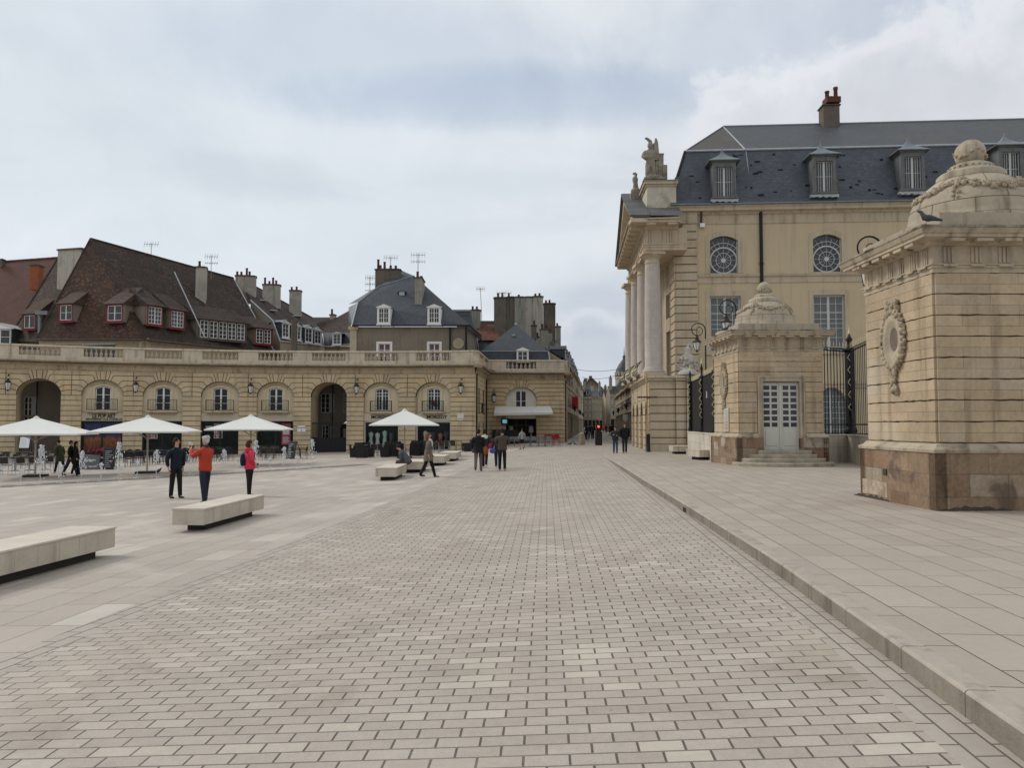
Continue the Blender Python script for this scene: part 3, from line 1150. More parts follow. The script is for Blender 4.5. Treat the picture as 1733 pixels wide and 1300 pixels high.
POP = BAYS[3]
for i, uc in enumerate(BAYS):
    if KIND[i] != 'w': continue
    f = ARC.flat(uc)
    o = shopfront(f, 'shirt' if i >= 8 else 'bar')
    if i == 3:
        mu = MB()
        # mural window: blue evening sky over an orange lit town
        mu.box(f, -1.3, 1.3, -.40, EZ + .10, -.62, -.58, 'mural')
        mu.build('mural', o)
    elif i >= 8:
        g = MB()
        cols = [('cloth_mint', -1.0), ('cloth_white', -.45), ('cloth_mint', .15), ('cloth_dark', .7)] if i == 8 else [('cloth_white', -.8), ('cloth_dark', -.2), ('cloth_coral', .45), ('cloth_dark', .95)]
        for cm, x in cols:
            # dress on a hanging bust
            b = f.P(x, 0, -.85)
            z0 = random.uniform(-.35, 0)
            g.lathe([(.20, z0 + .0), (.17, z0 + .45), (.13, z0 + .75), (.19, z0 + 1.0), (.20, z0 + 1.2), (.06, z0 + 1.28), (.0, z0 + 1.33)], b, cm, 10)
        g.build('clothes_display', o)
    elif i >= 4:
        g = MB()
        cols_ = ['poster_red', 'poster_pink', 'paper_white']
        x0 = {4: -.75, 5: -.2, 6: .55}.get(i, 0)
        if i == 6:
            g.box(f, .45, 1.15, .0, 1.75, -.60, -.57, 'poster_red')
            for q in range(9):
                g.box(f, .52 + .02 * (q % 3), .95 + .05 * (q % 4), .15 + q * .06, .18 + q * .06, -.57, -.565, 'paper_white')
            g.box(f, .55, 1.05, .85, 1.25, -.57, -.562, 'paper_white')
        else:
            for r_ in range(3):
                g.box(f, x0 - .32, x0 + .34, .55 + r_ * .42, .90 + r_ * .42, -.60, -.57, 'paper_white')
                for c_ in range(3):
                    g.box(f, x0 - .28 + c_ * .21, x0 - .12 + c_ * .21, .59 + r_ * .42, .86 + r_ * .42, -.57, -.565, cols_[(r_ + c_) % 2])
            g.box(f, -1.15, -.65, 1.2, 1.55, -.60, -.57, 'paper_white') if i == 5 else None
        g.build('poster', o)
    gl = MB()
    gl.box(f, -HW + .1, HW - .1, -.45, EZ + .13, -.36, -.345, 'clear_shop_glass')
    gl.build('pane', o)

f = ARC.flat(BAYS[3])
text('LE POP ART', .42, 'letter_black', arcade, f, .1, EZ + .62, -.11, 'sign_lettering', width=1.6)
text('BRASSERIE CULTURELLE', .21, 'letter_black', arcade, f, .12, EZ + .37, -.11, 'sign_lettering', width=2.5)
for i in (8, 9):
    text('MORIZOT', .34, 'letter_black', arcade, ARC.flat(BAYS[i]), .28 if i == 9 else .0, EZ + .56, -.11, 'sign_lettering', width=1.7)
# plaques on the piers
mb = MB(); mb.box(ARC, BAYS[9] + 2.0, BAYS[9] + 2.55, EZ + .42, EZ + .88, .05, .085, 'pale_render'); mb.box(ARC, BAYS[9] + 2.05, BAYS[9] + 2.5, EZ + .28, EZ + .36, .05, .08, 'pale_render'); mb.build('plaque', arcade)
mb = MB()
mb.box(ARC, BAYS[6] + 1.75, BAYS[6] + 2.45, EZ - .27, EZ - .10, .05, .10, 'shutter_grey'); mb.box(ARC, BAYS[6] + 1.85, BAYS[6] + 2.4, EZ - .25, EZ - .13, .10, .105, 'paper_white')
mb.box(ARC, BAYS[6] + 1.78, BAYS[6] + 2.08, EZ - .62, EZ - .34, .05, .08, 'paper_white'); mb.box(ARC, BAYS[6] + 2.14, BAYS[6] + 2.44, EZ - .62, EZ - .34, .05, .08, 'paper_white')
mb.build('notice_board', arcade)

# ---- iron gate in the passage
gu = BAYS[7]
f = ARC.flat(gu)
gm = MB()
zg = -.55
for i in range(27):
    u = -HW + .05 + (2 * HW - .1) * i / 26
    gm.tube([f.P(u, zg - .3, -.5), f.P(u, EZ + .10 - .0, -.5)], .013, 'black_iron', 4, False)
for z in (zg + .1, EZ - 1.15, EZ + .0, EZ + .1):
    gm.box(f, -HW, HW, z, z + .05, -.52, -.48, 'black_iron')
gm.box(f, -.05, .05, zg - .3, EZ + .2, -.54, -.46, 'black_iron')
gm.box(f, -HW + .02, HW - .02, zg - .3, EZ - 1.15, -.515, -.495, 'black_iron')
gm.build('gate', arcade)

# ---- house seen through the two passages
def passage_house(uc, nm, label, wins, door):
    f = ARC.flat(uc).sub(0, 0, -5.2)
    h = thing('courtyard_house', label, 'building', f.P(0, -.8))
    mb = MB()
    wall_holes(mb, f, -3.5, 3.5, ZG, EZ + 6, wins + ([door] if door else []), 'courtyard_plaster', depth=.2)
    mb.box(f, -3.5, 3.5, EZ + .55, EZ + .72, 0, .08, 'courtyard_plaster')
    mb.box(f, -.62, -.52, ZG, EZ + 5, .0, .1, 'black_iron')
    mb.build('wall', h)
    for w in wins:
        lattice_window(f, w[0], w[1], w[2], w[3], -.14, h, nz=4, frame='cream_paint', bar=.03)
    for w in wins:
        sh = MB()
        sh.box(f, w[1] + .02, w[1] + .42, w[2], w[3], .02, .06, 'shutter_grey')
        sh.build('shutter', h)
    if door:
        d = MB()
        d.box(f, door[0], door[1], ZG, door[3] + .3, -.25, -.18, 'shop_dark')
        d.box(f, door[0] + .25, door[1] - .25, ZG, door[3] - .1, -.18, -.15, 'shutter_grey')
        d.build('door', h)
    return h
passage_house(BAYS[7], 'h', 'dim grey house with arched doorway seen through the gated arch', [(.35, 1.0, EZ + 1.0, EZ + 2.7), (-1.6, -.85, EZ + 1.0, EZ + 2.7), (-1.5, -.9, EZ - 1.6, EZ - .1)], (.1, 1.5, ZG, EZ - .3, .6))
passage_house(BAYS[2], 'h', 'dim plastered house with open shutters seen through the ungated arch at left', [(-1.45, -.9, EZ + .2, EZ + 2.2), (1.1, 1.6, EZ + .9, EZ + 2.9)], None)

# ---- hanging lanterns: one kind, five on the arc and one on the corner block
def make_lantern(loc, f, label):
    t = thing('wall_lantern', label, 'lantern', loc, 0, 'iron lanterns on the arcade piers')
    b = MB()
    b.tube([f.P(0, .95, .02), f.P(0, 1.0, .10), f.P(0, 1.0, .34), f.P(0, .92, .42)], .022, 'lantern_metal', 6)
    b.ball(f.P(0, 1.0, .06), .06, 'lantern_metal', 8, 6)
    b.build('bracket', t)
    b = MB()
    c0 = f.P(0, -.12, .48); K = 1.4
    for sd in (-1, 1):
        b.tube([c0 + Vector((0, 0, .92 * (K if .92 < .6 else 1.15))), c0 + f.u * .09 * K * sd + Vector((0, 0, .72 * (K if .72 < .6 else 1.15))), c0 + f.u * .14 * K * sd + Vector((0, 0, .50 * (K if .50 < .6 else 1.15))), c0 + f.u * .10 * K * sd + Vector((0, 0, .44 * (K if .44 < .6 else 1.15)))], .012, 'lantern_metal', 5)
    b.lathe([(r_ * K, z_ * K) for r_, z_ in [(.16, .36), (.19, .38), (.10, .48), (.06, .52), (.05, .58), (.0, .60)]], c0, 'lantern_metal', 6, False)
    for k in range(6):
        a = k * PI / 3
        d = Vector((math.cos(a), math.sin(a), 0))
        b.tube([c0 + d * .165 * K + Vector((0, 0, .37 * (K if .37 < .6 else 1.15))), c0 + d * .09 * K + Vector((0, 0, -.02 * (K if -.02 < .6 else 1.15)))], .012, 'lantern_metal', 4)
    b.lathe([(r_ * K, z_ * K) for r_, z_ in [(.0, -.10), (.04, -.06), (.10, -.02), (.10, .0)]], c0, 'lantern_metal', 6, False)
    b.build('frame', t)
    b = MB()
    b.lathe([(r_ * K, z_ * K) for r_, z_ in [(.08, .0), (.145, .36)]], c0, 'lantern_glass', 6, False)
    b.build('glass', t)
    return t
LN = [(arc_u(13), 'iron lantern on the pier left of the ungated open arch'), (arc_u(230), 'iron lantern on the pier right of the LE POP ART bay'),
      (arc_u(425), 'iron lantern on the pier above the third parasol from the left'), (arc_u(605), 'iron lantern on the pier just right of the gated arch'),
      (arc_u(782), 'iron lantern on the end pier of the curve, above the white plaque')]
for u, lb in LN:
    f = ARC.flat(u)
    p = f.P(0, EZ + 2.65, .05)
    make_lantern(p, Fr(p, f.u, f.n), lb)
# ================================================================= houses behind and down the street
varied('house_plaster', (.235, .20, .155), .95, .22, .5, streak=.45, tint=(.17, .145, .115), tamt=.6)
varied('chimney_render', (.42, .385, .325), .95, .22, .8, streak=.8, tint=(.22, .19, .15), tamt=.5)
varied('chimney_dark', (.15, .125, .10), .95, .25, .7, streak=.8, tint=(.09, .075, .06), tamt=.6)
varied('chimney_grey', (.30, .285, .24), .95, .25, .7, streak=.9, tint=(.14, .125, .11), tamt=.5)
varied('chimney_cap', (.10, .075, .06), .9, .3, 3)
varied('clay_pot', (.13, .045, .035), .85, .3, 4)
varied('orange_brick', (.30, .095, .045), .9, .25, 3)
varied('zinc', (.19, .21, .225), .45, .2, 1.2, metal=.3, streak=.3)
varied('lead_pale', (.42, .44, .46), .6, .25, 2)
P_('red_frame', (.19, .022, .028), .6)
P_('antenna_metal', (.22, .22, .22), .5, .6)
varied('street_stone', (.40, .325, .225), .9, .22, .4, streak=.6, tint=(.28, .24, .19), tamt=.6)
varied('street_stone_pale', (.45, .39, .295), .9, .2, .4, streak=.5, tint=(.33, .29, .23), tamt=.5)
varied('street_stone_grey', (.29, .25, .19), .9, .22, .4, streak=.6)
P_('old_glass', (.03, .033, .036), .15, spec=.5)
P_('red_cloth', (.40, .02, .03), .8)
varied('pale_plaque', (.40, .345, .24), .9, .3, 4)
P_('curtain_glass', (.10, .02, .03), .15, spec=.5)
P_('lamp_shade_white', (.42, .41, .38), .8)
varied('canvas_white', (.74, .735, .70), .8, .07, 1.5)
bricky('brown_tile', (.070, .040, .030), (.125, .072, .046), (.018, .012, .010), .17, .13, .012, .9, .45, third=(.24, .13, .08), thamt=.8, bump=.6,
       stain=(.055, .045, .034), stamt=.6, stscale=.25)
bricky('dark_brown_tile', (.048, .032, .026), (.085, .054, .040), (.014, .011, .009), .17, .13, .012, .9, .45, third=(.16, .10, .07), thamt=.8, bump=.6,
       stain=(.045, .042, .034), stamt=.5, stscale=.25)
bricky('red_tile', (.20, .075, .045), (.14, .055, .038), (.045, .022, .016), .22, .14, .014, .9, .3, third=(.28, .13, .08), thamt=.5, bump=.8,
       stain=(.09, .06, .045), stamt=.5, stscale=.3)
bricky('dull_red_tile', (.15, .068, .05), (.11, .052, .042), (.04, .022, .018), .17, .11, .010, .9, .28, third=(.19, .10, .075), thamt=.4, bump=.6)
bricky('orange_tile', (.36, .14, .075), (.22, .085, .05), (.05, .025, .018), .28, .30, .05, .9, .3, third=(.42, .28, .2), thamt=.6, bump=1.0, dist=.05)
bricky('slate', (.050, .056, .066), (.070, .077, .089), (.026, .029, .034), .22, .11, .006, .55, .25, third=(.095, .10, .112), thamt=.35, bump=.35,
       stain=(.04, .042, .044), stamt=.5, stscale=.4, spec=.35)


def plane(a, b, c_):
    n = (b - a).cross(c_ - a).normalized()
    return a, n


def hitplane(px, py, pl):
    o = Vector((0, 0, EZ)); d = ray(px, py)
    t = (pl[0] - o).dot(pl[1]) / d.dot(pl[1])
    return o + d * t


def wallq(mb, p, q, z0, z1, m):
    mb.face([(p[0], p[1], z0), (q[0], q[1], z0), (q[0], q[1], z1), (p[0], p[1], z1)], m)


def pf(mb, pts, m):
    mb.face([p if isinstance(p, Vector) else at(*p) for p in pts], m)


def pot(mb, c_, h, r=.13, m='clay_pot'):
    mb.lathe([(r * 1.15, 0), (r, .08), (r * .85, h * .85), (r * 1.05, h * .88), (r * 1.05, h), (r * .7, h)], c_, m, 8)


def chimney(parent, px0, px1, pt, pb, Y, depth, m='chimney_render', pots=(), cap=.09, rz=0.0, skew=0.0):
    """rendered stack given by where it stands, with a clay cap slab and pots (px, height in m)"""
    a = at(px0, pt, Y); b = at(px1, pt, Y)
    zt, zb = a.z, at(px0, pb, Y).z
    w = b.x - a.x
    f = Fr(((a.x + b.x) / 2, Y + depth / 2, 0), (math.cos(rz), math.sin(rz)))
    mb = MB()
    mb.box(f, -w / 2, w / 2, zb, zt - cap, -depth / 2, depth / 2, m)
    mb.box(f, -w / 2 - .08, w / 2 + .08, zt - cap, zt, -depth / 2 - .08, depth / 2 + .08, 'chimney_cap')
    mb.box(f, -w / 2 + .1, w / 2 - .1, zt, zt + .07, -depth / 2 + .1, depth / 2 - .1, 'chimney_cap')
    o = mb.build('chimney', parent)
    for ppx, h in pots:
        p = at(ppx, pt, Y + depth / 2)
        u = max(-w / 2 + .15, min(w / 2 - .15, p.x - f.o.x))
        q = f.P(u, zt + .05, random.uniform(-.1, .1) * depth)
        mb = MB(); pot(mb, q, h)
        mb.build('chimney_pot', o)
    return o


def dormer(parent, p, u, w, h, depth, frame='red_frame', cheek='house_plaster', roof='brown_tile', kind='shed', nx=2, nz=2, win='white_paint', pitchz=.5,
           glass='old_glass', over=.18, nwin=1):
    """p: bottom centre of the front; u: direction along the eaves; goes back depth metres"""
    f = Fr(p, u)
    if f.n.dot(Vector((0, -1, 0))) < 0: f.n = -f.n
    mb = MB()
    t = .12
    # surround
    mb.box(f, -w / 2, w / 2, 0, t, -.08, .02, frame); mb.box(f, -w / 2, w / 2, h - t, h, -.08, .02, frame)
    mb.box(f, -w / 2, -w / 2 + t, t, h - t, -.08, .02, frame); mb.box(f, w / 2 - t, w / 2, t, h - t, -.08, .02, frame)
    mb.box(f, -w / 2 - .08, w / 2 + .08, -.10, 0, -.1, .1, frame)
    for s_ in (-1, 1):
        x = s_ * w / 2
        mb.prism(Fr(f.P(x - .02, 0, 0), -f.n, f.u), [(0, 0), (depth, 0), (depth, h), (0, h)], 0, .04, cheek, True)
    o = mb.build('dormer', parent)
    r_ = MB()
    if kind == 'shed':
        # tiled lean-to roof hipped at the sides
        a = f.P(-w / 2 - over, h - .02, over + .05); b = f.P(w / 2 + over, h - .02, over + .05)
        c_ = f.P(w / 2 + over * .2, h + pitchz, -depth); d = f.P(-w / 2 - over * .2, h + pitchz, -depth)
        e = f.P(-w / 2 - over, h - .02, -depth); g = f.P(w / 2 + over, h - .02, -depth)
        r_.face([a, b, c_, d], roof); r_.face([a, d, e], roof); r_.face([b, g, c_], roof)
        r_.face([v - Vector((0, 0, .05)) for v in (a, b, c_, d)], 'chimney_cap')
        r_.tube([a, b], .04, 'chimney_cap', 4)
    elif kind == 'ped':
        ht = w * .26
        for s_ in (-1, 1):
            a = f.P(s_ * (w / 2 + over), h, over); b = f.P(0, h + ht, over); c_ = f.P(0, h + ht, -depth); d = f.P(s_ * (w / 2 + over), h, -depth)
            r_.face([a, b, c_, d], roof)
        r_.prism(f, [(-w / 2 - over * .9, h), (w / 2 + over * .9, h), (0, h + ht * .92)], -.05, .06, win, True)
        r_.box(f, -w / 2 - over, w / 2 + over, h - .06, h + .02, -.05, .12, win)
    r_.build('dormer_roof', o)
    if nwin == 1:
        lattice_window(f, -w / 2 + t, w / 2 - t, t, h - t, -.07, o, nx=nx, nz=nz, frame=win, glass=glass, border=.05, bar=.03, centre=.07)
    else:
        ww = (w - 2 * t) / nwin
        for i in range(nwin):
            u0 = -w / 2 + t + ww * i
            lattice_window(f, u0 + .06, u0 + ww - .06, t, h - t, -.07, o, nx=nx, nz=nz, frame=win, glass=glass, border=.05, bar=.03, centre=.05)
            if i:
                q = MB(); q.box(f, u0 - .06, u0 + .06, t, h - t, -.08, .01, frame); q.build('mullion', o)
    return o


def gutter(mb, a, b, r=.07, m='chimney_cap'):
    mb.tube([a, b], r, m, 5)


# ---------------------------------------------------------------- big brown-tiled house
hb = thing('tiled_house', 'tall house with huge steep brown-tiled roof and red-framed dormers behind the arcade', 'house', (-33, 70, -.8))
A = at(153, 404, 70); B = at(395, 471, 84); FL = at(61, 575, 66); FR_ = at(245, 575, 64); RE = at(466, 598, 76)
rf = MB()
pf(rf, [FL, FR_, A], 'brown_tile')
mid = A.lerp(B, .5); me_ = FR_.lerp(RE, .5)
pf(rf, [FR_, me_, mid, A], 'dark_brown_tile')
pf(rf, [me_, RE, B, mid], 'dark_brown_tile')
back = Vector((-40, 82, FL.z)); pf(rf, [FL, A, back], 'dark_brown_tile'); pf(rf, [A, B, Vector((-38, 92, FL.z)), back], 'dark_brown_tile')
pf(rf, [RE, B, Vector((-38, 92, FL.z))], 'house_plaster')
gutter(rf, FL, FR_, .09); gutter(rf, FR_, RE, .09)
gutter(rf, A, B, .12, 'dark_brown_tile'); gutter(rf, A, FR_, .10, 'dark_brown_tile'); gutter(rf, FL, A, .08, 'dark_brown_tile')
gutter(rf, B, RE, .06, 'lead_pale')
gutter(rf, at(295, 460, 71.0), at(346, 570, 67.5), .05, 'lead_pale')
rf.build('roof', hb)
wl_ = MB()
fi = Fr(FL, FR_ - FL); 
for a, b in ((FL, FR_), (FR_, RE)):
    f, L = frline(a, b)
    if f.n.y > 0 and f.n.x < .2: f.n = -f.n
    f2 = f.sub(0, 0, -.45)
    wl_.box(f2, 0, L, -.5, FL.z - .02, -.3, 0, 'street_stone')
    wl_.box(f2, 0, L, FL.z - .42, FL.z - .05, 0, .12, 'street_stone_pale')
wl_.build('wall', hb)
f, L = frline(FL, FR_)
q = MB(); q.box(f.sub(0, 0, -.45), 4.2, 7.1, FL.z - 1.6, FL.z - .45, 0, .06, 'old_glass'); q.box(f.sub(0, 0, -.45), 4.1, 7.2, FL.z - .50, FL.z - .38, 0, .14, 'lead_pale'); q.build('glazed_bay', hb)
plF = plane(FL, FR_, A); plR = plane(FR_, RE, A)
uF = (FR_ - FL); uR = (RE - FR_)
def on(pl, px, py, d=.55):
    p = hitplane(px, py, pl); v = (Vector((0, 0, EZ)) - p).normalized(); v.z = 0
    return p + v * d
dormer(hb, on(plF, 111, 545.5), uF, 1.35, 1.50, 2.4, pitchz=1.75)
dormer(hb, on(plF, 193.5, 546.5), uF, 1.55, 1.50, 2.4, pitchz=1.75)
dormer(hb, on(plR, 262, 552), uR, 1.45, 1.65, 2.4, pitchz=1.6, roof='dark_brown_tile', nx=4, nz=4)
dormer(hb, on(plR, 300, 557.5), uR, 1.45, 1.6, 2.4, pitchz=1.6, roof='dark_brown_tile', nx=4, nz=4)
dormer(hb, on(plR, 377, 577), uR + Vector((3, -1, 0)), 4.6, 1.75, 2.6, frame='chimney_cap', pitchz=1.5, roof='dark_brown_tile', nx=2, nz=4, nwin=5)
dormer(hb, on(plR, 446, 584), uR + Vector((3, -1, 0)), 1.9, 1.55, 2.6, pitchz=1.3, roof='dark_brown_tile', nx=2, nz=4, nwin=2)
chimney(hb, 329, 346, 451, 522, 75, 1.1, 'chimney_render', [(338, .55)], rz=.3)
# left slope and slab chimney
pf2 = MB()
L1 = [at(98, 437, 75), at(12, 578, 70), at(66, 578, 67.2), at(138, 440, 73)]
pf(pf2, L1, 'dark_brown_tile')
gutter(pf2, L1[0], L1[1], .10, 'dark_brown_tile')
pf2.build('side_roof', hb)
sl_ = MB()
a = at(98, 424, 71.5); b = at(137, 431, 69.4)
f, L = frline(a, b)
zt_ = a.z
sl_.prism(f, [(0, at(98, 506, 71.5).z), (L, at(137, 440, 69.4).z - .4), (L, zt_ - .35), (0, zt_)], -.35, .0, 'chimney_render', True)
sl_.prism(f, [(-.1, zt_), (L + .1, zt_ - .36), (L + .1, zt_ - .2), (-.1, zt_ + .14)], -.45, .08, 'chimney_cap', True)
sl_.build('chimney', hb)
plL = plane(L1[0], L1[1], L1[2])
dormer(hb, on(plL, 49, 559, .7), uF, 1.3, 1.35, 2.2, pitchz=1.7, nx=1, nz=1)
q = MB(); q.tube([at(67, 566, 66.5), at(67, 530, 66.5)], .14, 'zinc', 8); q.box(Fr(at(67, 531, 66.4), (1, 0)), -.25, .75, -.1, .22, -.2, .2, 'zinc'); q.build('flue_pipe', hb)

# ---------------------------------------------------------------- red-tiled house far left
hr = thing('tiled_house', 'house at the far left edge with dull red tiled roof and orange brick chimney', 'house', (-48, 76, -.9))
q = MB()
pf(q, [at(-120, 452, 82), at(-150, 600, 70), at(14, 600, 70.5), at(100, 436, 80)], 'dull_red_tile')
gutter(q, at(-120, 452, 82), at(100, 436, 80), .12, 'dull_red_tile')
q.build('roof', hr)
chimney(hr, 51, 66, 448, 490, 74.5, .8, 'orange_brick', [])
q = MB(); pq = hitplane(6, 505, plane(at(-120, 452, 82), at(-150, 600, 70), at(14, 600, 70.5)))
pls = plane(at(-120, 452, 82), at(-150, 600, 70), at(14, 600, 70.5))
cs = [hitplane(x, y, pls) + Vector((0, -.12, .06)) for x, y in ((-8, 497), (12, 496), (4, 511), (-14, 512))]
q.face(cs, 'lead_pale'); q.face([c_ + Vector((0, -.03, .02)) + (sum(cs, Vector()) / 4 - c_) * .15 for c_ in cs], 'old_glass'); q.build('skylight', hr)
q = MB(); wallq(q, at(-150, 600, 71), at(75, 600, 69.5), 1.0, at(0, 574, 70).z, 'house_plaster'); q.build('wall', hr)
dormer(hr, at(0, 585, 68.5), (1, 0, 0), 1.9, 1.5, 3, frame='lead_pale', cheek='slate', roof='lead_pale', kind='ped')
chimney(hr, 0, 4, 438, 452, 80, .4, 'chimney_dark', [])

# ---------------------------------------------------------------- mansard row between
hm = thing('mansard_house', 'house with pale chimney stacks, brown roof and grey slate mansard of white dormers', 'house', (-20, 80, -.6))
q = MB()
R1 = at(415, 476, 90); R2 = at(541, 545, 104)
E1 = at(462, 543, 78.5); E2 = at(545, 563, 90)
pf(q, [E1, E2, R2, R1], 'dark_brown_tile')
pf(q, [at(424, 506, 82), E1, R1, at(398, 470, 88)], 'dark_brown_tile')
gutter(q, R1, R2, .12, 'dark_brown_tile')
q.build('roof', hm)
q = MB()
M1 = at(474, 578, 77.5); M2 = at(549, 586, 88.5)
pf(q, [M1, M2, E2, E1], 'slate')
pf(q, [at(424, 506, 82), at(424, 600, 81), Vector((M1.x, M1.y, 3)), M1, E1], 'house_plaster')
gutter(q, M1, M2, .10, 'street_stone_pale'); gutter(q, E1, E2, .08, 'zinc'); gutter(q, M1, E1, .08, 'lead_pale')
gutter(q, at(424, 508, 81.7), E1, .07, 'lead_pale')
q.build('mansard', hm)
q = MB(); q.face([(M1.x, M1.y, 2), (M2.x, M2.y, 2), tuple(M2 + Vector((0, 0, .05))), tuple(M1 + Vector((0, 0, .05)))], 'street_stone'); q.build('wall', hm)
um = M2 - M1
for px_, py_, w_, h_ in ((483.5, 573, 1.15, 1.55), (504, 577, 1.1, 1.5), (522.5, 581, 1.35, 1.6), (538, 583.5, 1.35, 1.55)):
    p = hitplane(px_, py_, plane(M1, M2, E1))
    dormer(hm, p + Vector((.1, -.35, 0)), um + Vector((2, -1.5, 0)), w_ * 1.0, h_, 1.6, frame='white_paint', cheek='slate', roof='zinc', kind='ped', nx=2, nz=3)
chimney(hm, 397, 430, 466, 512, 84, 1.1, 'chimney_render', [(402, .4), (409, .4), (417.5, .85), (422, .5)], rz=.25)
chimney(hm, 443, 472, 481, 522, 88, 1.1, 'chimney_render', [(449, .75), (456, .4), (462, .8), (467, .5)], rz=.25)
chimney(hm, 488.5, 508, 491, 535, 93, 1.1, 'chimney_render', [(494, .4), (502, .45)], rz=.2)
for x, y in ((445, 510), (462, 527), (503, 536)):
    p = hitplane(x, y, plane(E1, E2, R1)); q = MB(); q.bx(p.x, p.y - .1, p.z + .05, .75, .9, .12, 'lead_pale', .5); q.build('skylight', hm)
q = MB(); q.tube([at(498, 541, 74), at(498, 600, 74)], [.28, .30], 'chimney_dark', 8); q.tube([at(498, 541, 74), at(498, 548, 74)], .2, 'orange_brick', 8); q.build('flue', hm)

# ---------------------------------------------------------------- low link house
hl = thing('link_house', 'low house with ragged brown tiles and one white dormer left of the slate-roofed house', 'house', (-17, 90, -.5))
q = MB()
pf(q, [at(546, 565, 89), at(594, 565, 84), at(594, 524, 90), at(570, 537, 92), at(528, 537, 96)], 'dark_brown_tile')
pf(q, [at(549, 587, 87), at(594, 587, 83), at(594, 563, 84), at(546, 563, 88.5)], 'slate')
q.build('roof', hl)
q = MB(); wallq(q, at(549, 587, 87), at(594, 587, 83), 2, at(549, 587, 87).z, 'street_stone'); gutter(q, at(549, 587, 86.8), at(594, 587, 82.8), .1, 'street_stone_pale'); q.build('wall', hl)
dormer(hl, at(570, 584, 84.2), (1, -.1, 0), 1.0, 1.25, 1.6, frame='white_paint', cheek='slate', roof='zinc', kind='ped', nx=2, nz=3)
chimney(hl, 558, 567, 532, 541, 92, .7, 'chimney_render', [(562, .6)])

# ---------------------------------------------------------------- slate-roofed house above the arcade end
hs = thing('slate_house', 'brown plastered house with big grey slate roof and two white dormers above the MORIZOT shop', 'house', (-10, 74, -.5))
Y0 = 72.0
a = at(592, 551, Y0); b = at(794, 551, Y0); b2 = at(813, 569.6, 80.0)
b2.z = b.z
fs_, LS = frline(a, b)
wl_ = MB()
def uS(px): return at(px, 560, Y0).x - a.x
zr = a.z
wh = [(uS(641) , uS(660.5), zat(612, Y0), zat(582, Y0)), (uS(726.5), uS(744), zat(612, Y0), zat(582, Y0))]
wall_holes(wl_, fs_, .1, LS - .15, 3, zr - .12, wh, 'house_plaster', depth=.2)
for h in wh:
    for bx_ in ((h[0] - .2, h[0], h[2], h[3] + .2), (h[1], h[1] + .2, h[2], h[3] + .2), (h[0], h[1], h[3], h[3] + .2)):
        wl_.box(fs_, bx_[0], bx_[1], bx_[2], bx_[3], 0, .06, 'white_paint')
fr2, L2_ = frline(b, b2)
if fr2.n.x < 0: fr2.n = -fr2.n
wl_.box(fr2.sub(0, 0, -.35), .1, L2_, 3, zr - .1, -.3, 0, 'house_plaster')
# pale stone pilaster on the left with its cap
wl_.box(fs_, .05, .65, 3, zr - .35, .0, .15, 'street_stone_pale'); wl_.box(fs_, -.1, .8, zr - .38, zr - .1, .0, .25, 'weathered_trim')
wl_.build('wall', hs)
pl_ = MB()
for px_ in (762, 789):
    pl_.box(fs_, uS(px_) - .08, uS(px_) + .08, 3, zr - .15, .0, .14, 'black_iron')
pl_.build('drainpipe', hs)
q = MB(); q.lathe([(0, 0), (.50, 0), (.52, .03), (.5, .06), (.42, .045), (.0, .045)], (0, 0, 0), 'pale_plaque', 20)
rot = Matrix.Rotation(PI / 2, 3, 'X')
q.v = [tuple(rot @ Vector(v) + fs_.P(uS(776), zat(582, Y0), .02)) for v in q.v]
q.build('round_plaque', hs)
for h in wh:
    lattice_window(fs_, h[0], h[1], h[2], h[3], -.14, hs, nz=3, glass='curtain_glass')
for k in (.45, 1.3):
    lattice_window(fr2.sub(0, 0, -.35), L2_ * k / 2 + .2, L2_ * k / 2 + 1.0, 5.5, 7.9, .0, hs, nz=3)
rf = MB()
e0 = at(596, 551, Y0 - .4); e1 = at(795.5, 551, Y0 - .4); e2 = at(814, 569.6, 80.2); e2.z = e1.z
L2p = at(606, 512, Y0 + 1.5); L3p = at(641, 485, Y0 + 4.5); T1 = at(701, 467, Y0 + 6.5); T0 = at(678, 457, Y0 + 9)
R2p = at(722, 490, Y0 + 5.5)
pf(rf, [e0, e1, R2p, T1, L3p, L2p], 'slate')
bk = Vector((e2.x, 88, e1.z))
pf(rf, [e1, e2, at(752, 512, 80), R2p], 'slate'); pf(rf, [e2, bk, at(745, 508, 84), at(752, 512, 80)], 'slate')
pf(rf, [T1, R2p, at(752, 512, 80), at(745, 508, 84), T0], 'slate')
pf(rf, [T1, T0, L3p], 'slate')
pf(rf, [e0, L2p, at(590, 520, 80), at(590, 545, 80)], 'zinc'); pf(rf, [L2p, L3p, at(630, 490, 84), at(590, 515, 82)], 'slate')
for a_, b_ in ((e0, L2p), (L2p, L3p), (L3p, T1)): gutter(rf, a_, b_, .08, 'zinc')
gutter(rf, e0, e1, .09, 'black_iron'); gutter(rf, e1, e2, .09, 'black_iron')
rf.build('roof', hs)
plS = plane(e0, e1, T1)
for px_ in (650, 735):
    p = hitplane(px_, 549, plS)
    dormer(hs, p + Vector((0, -.25, 0)), (1, 0, 0), 1.15, 1.55, 2.3, frame='white_paint', cheek='white_paint', roof='lead_pale', kind='ped', nx=4, nz=3, over=.1)
p = hitplane(681, 500, plS); q = MB(); q.bx(p.x, p.y - .15, p.z + .05, .8, .5, .55, 'black_iron'); q.bx(p.x, p.y - .42, p.z + .08, .5, .05, .36, 'lead_pale'); q.build('skylight', hs)
chimney(hs, 635, 677, 455, 492, Y0 + 6.5, 1.0, 'chimney_dark', [(640, 1.0), (644, .4), (651, .75), (661, .4), (670, .35)], rz=0)
chimney(hs, 702, 714, 469, 531, Y0 + 2.0, 2.4, 'chimney_grey', [(706, .65), (713, .3)], rz=0)

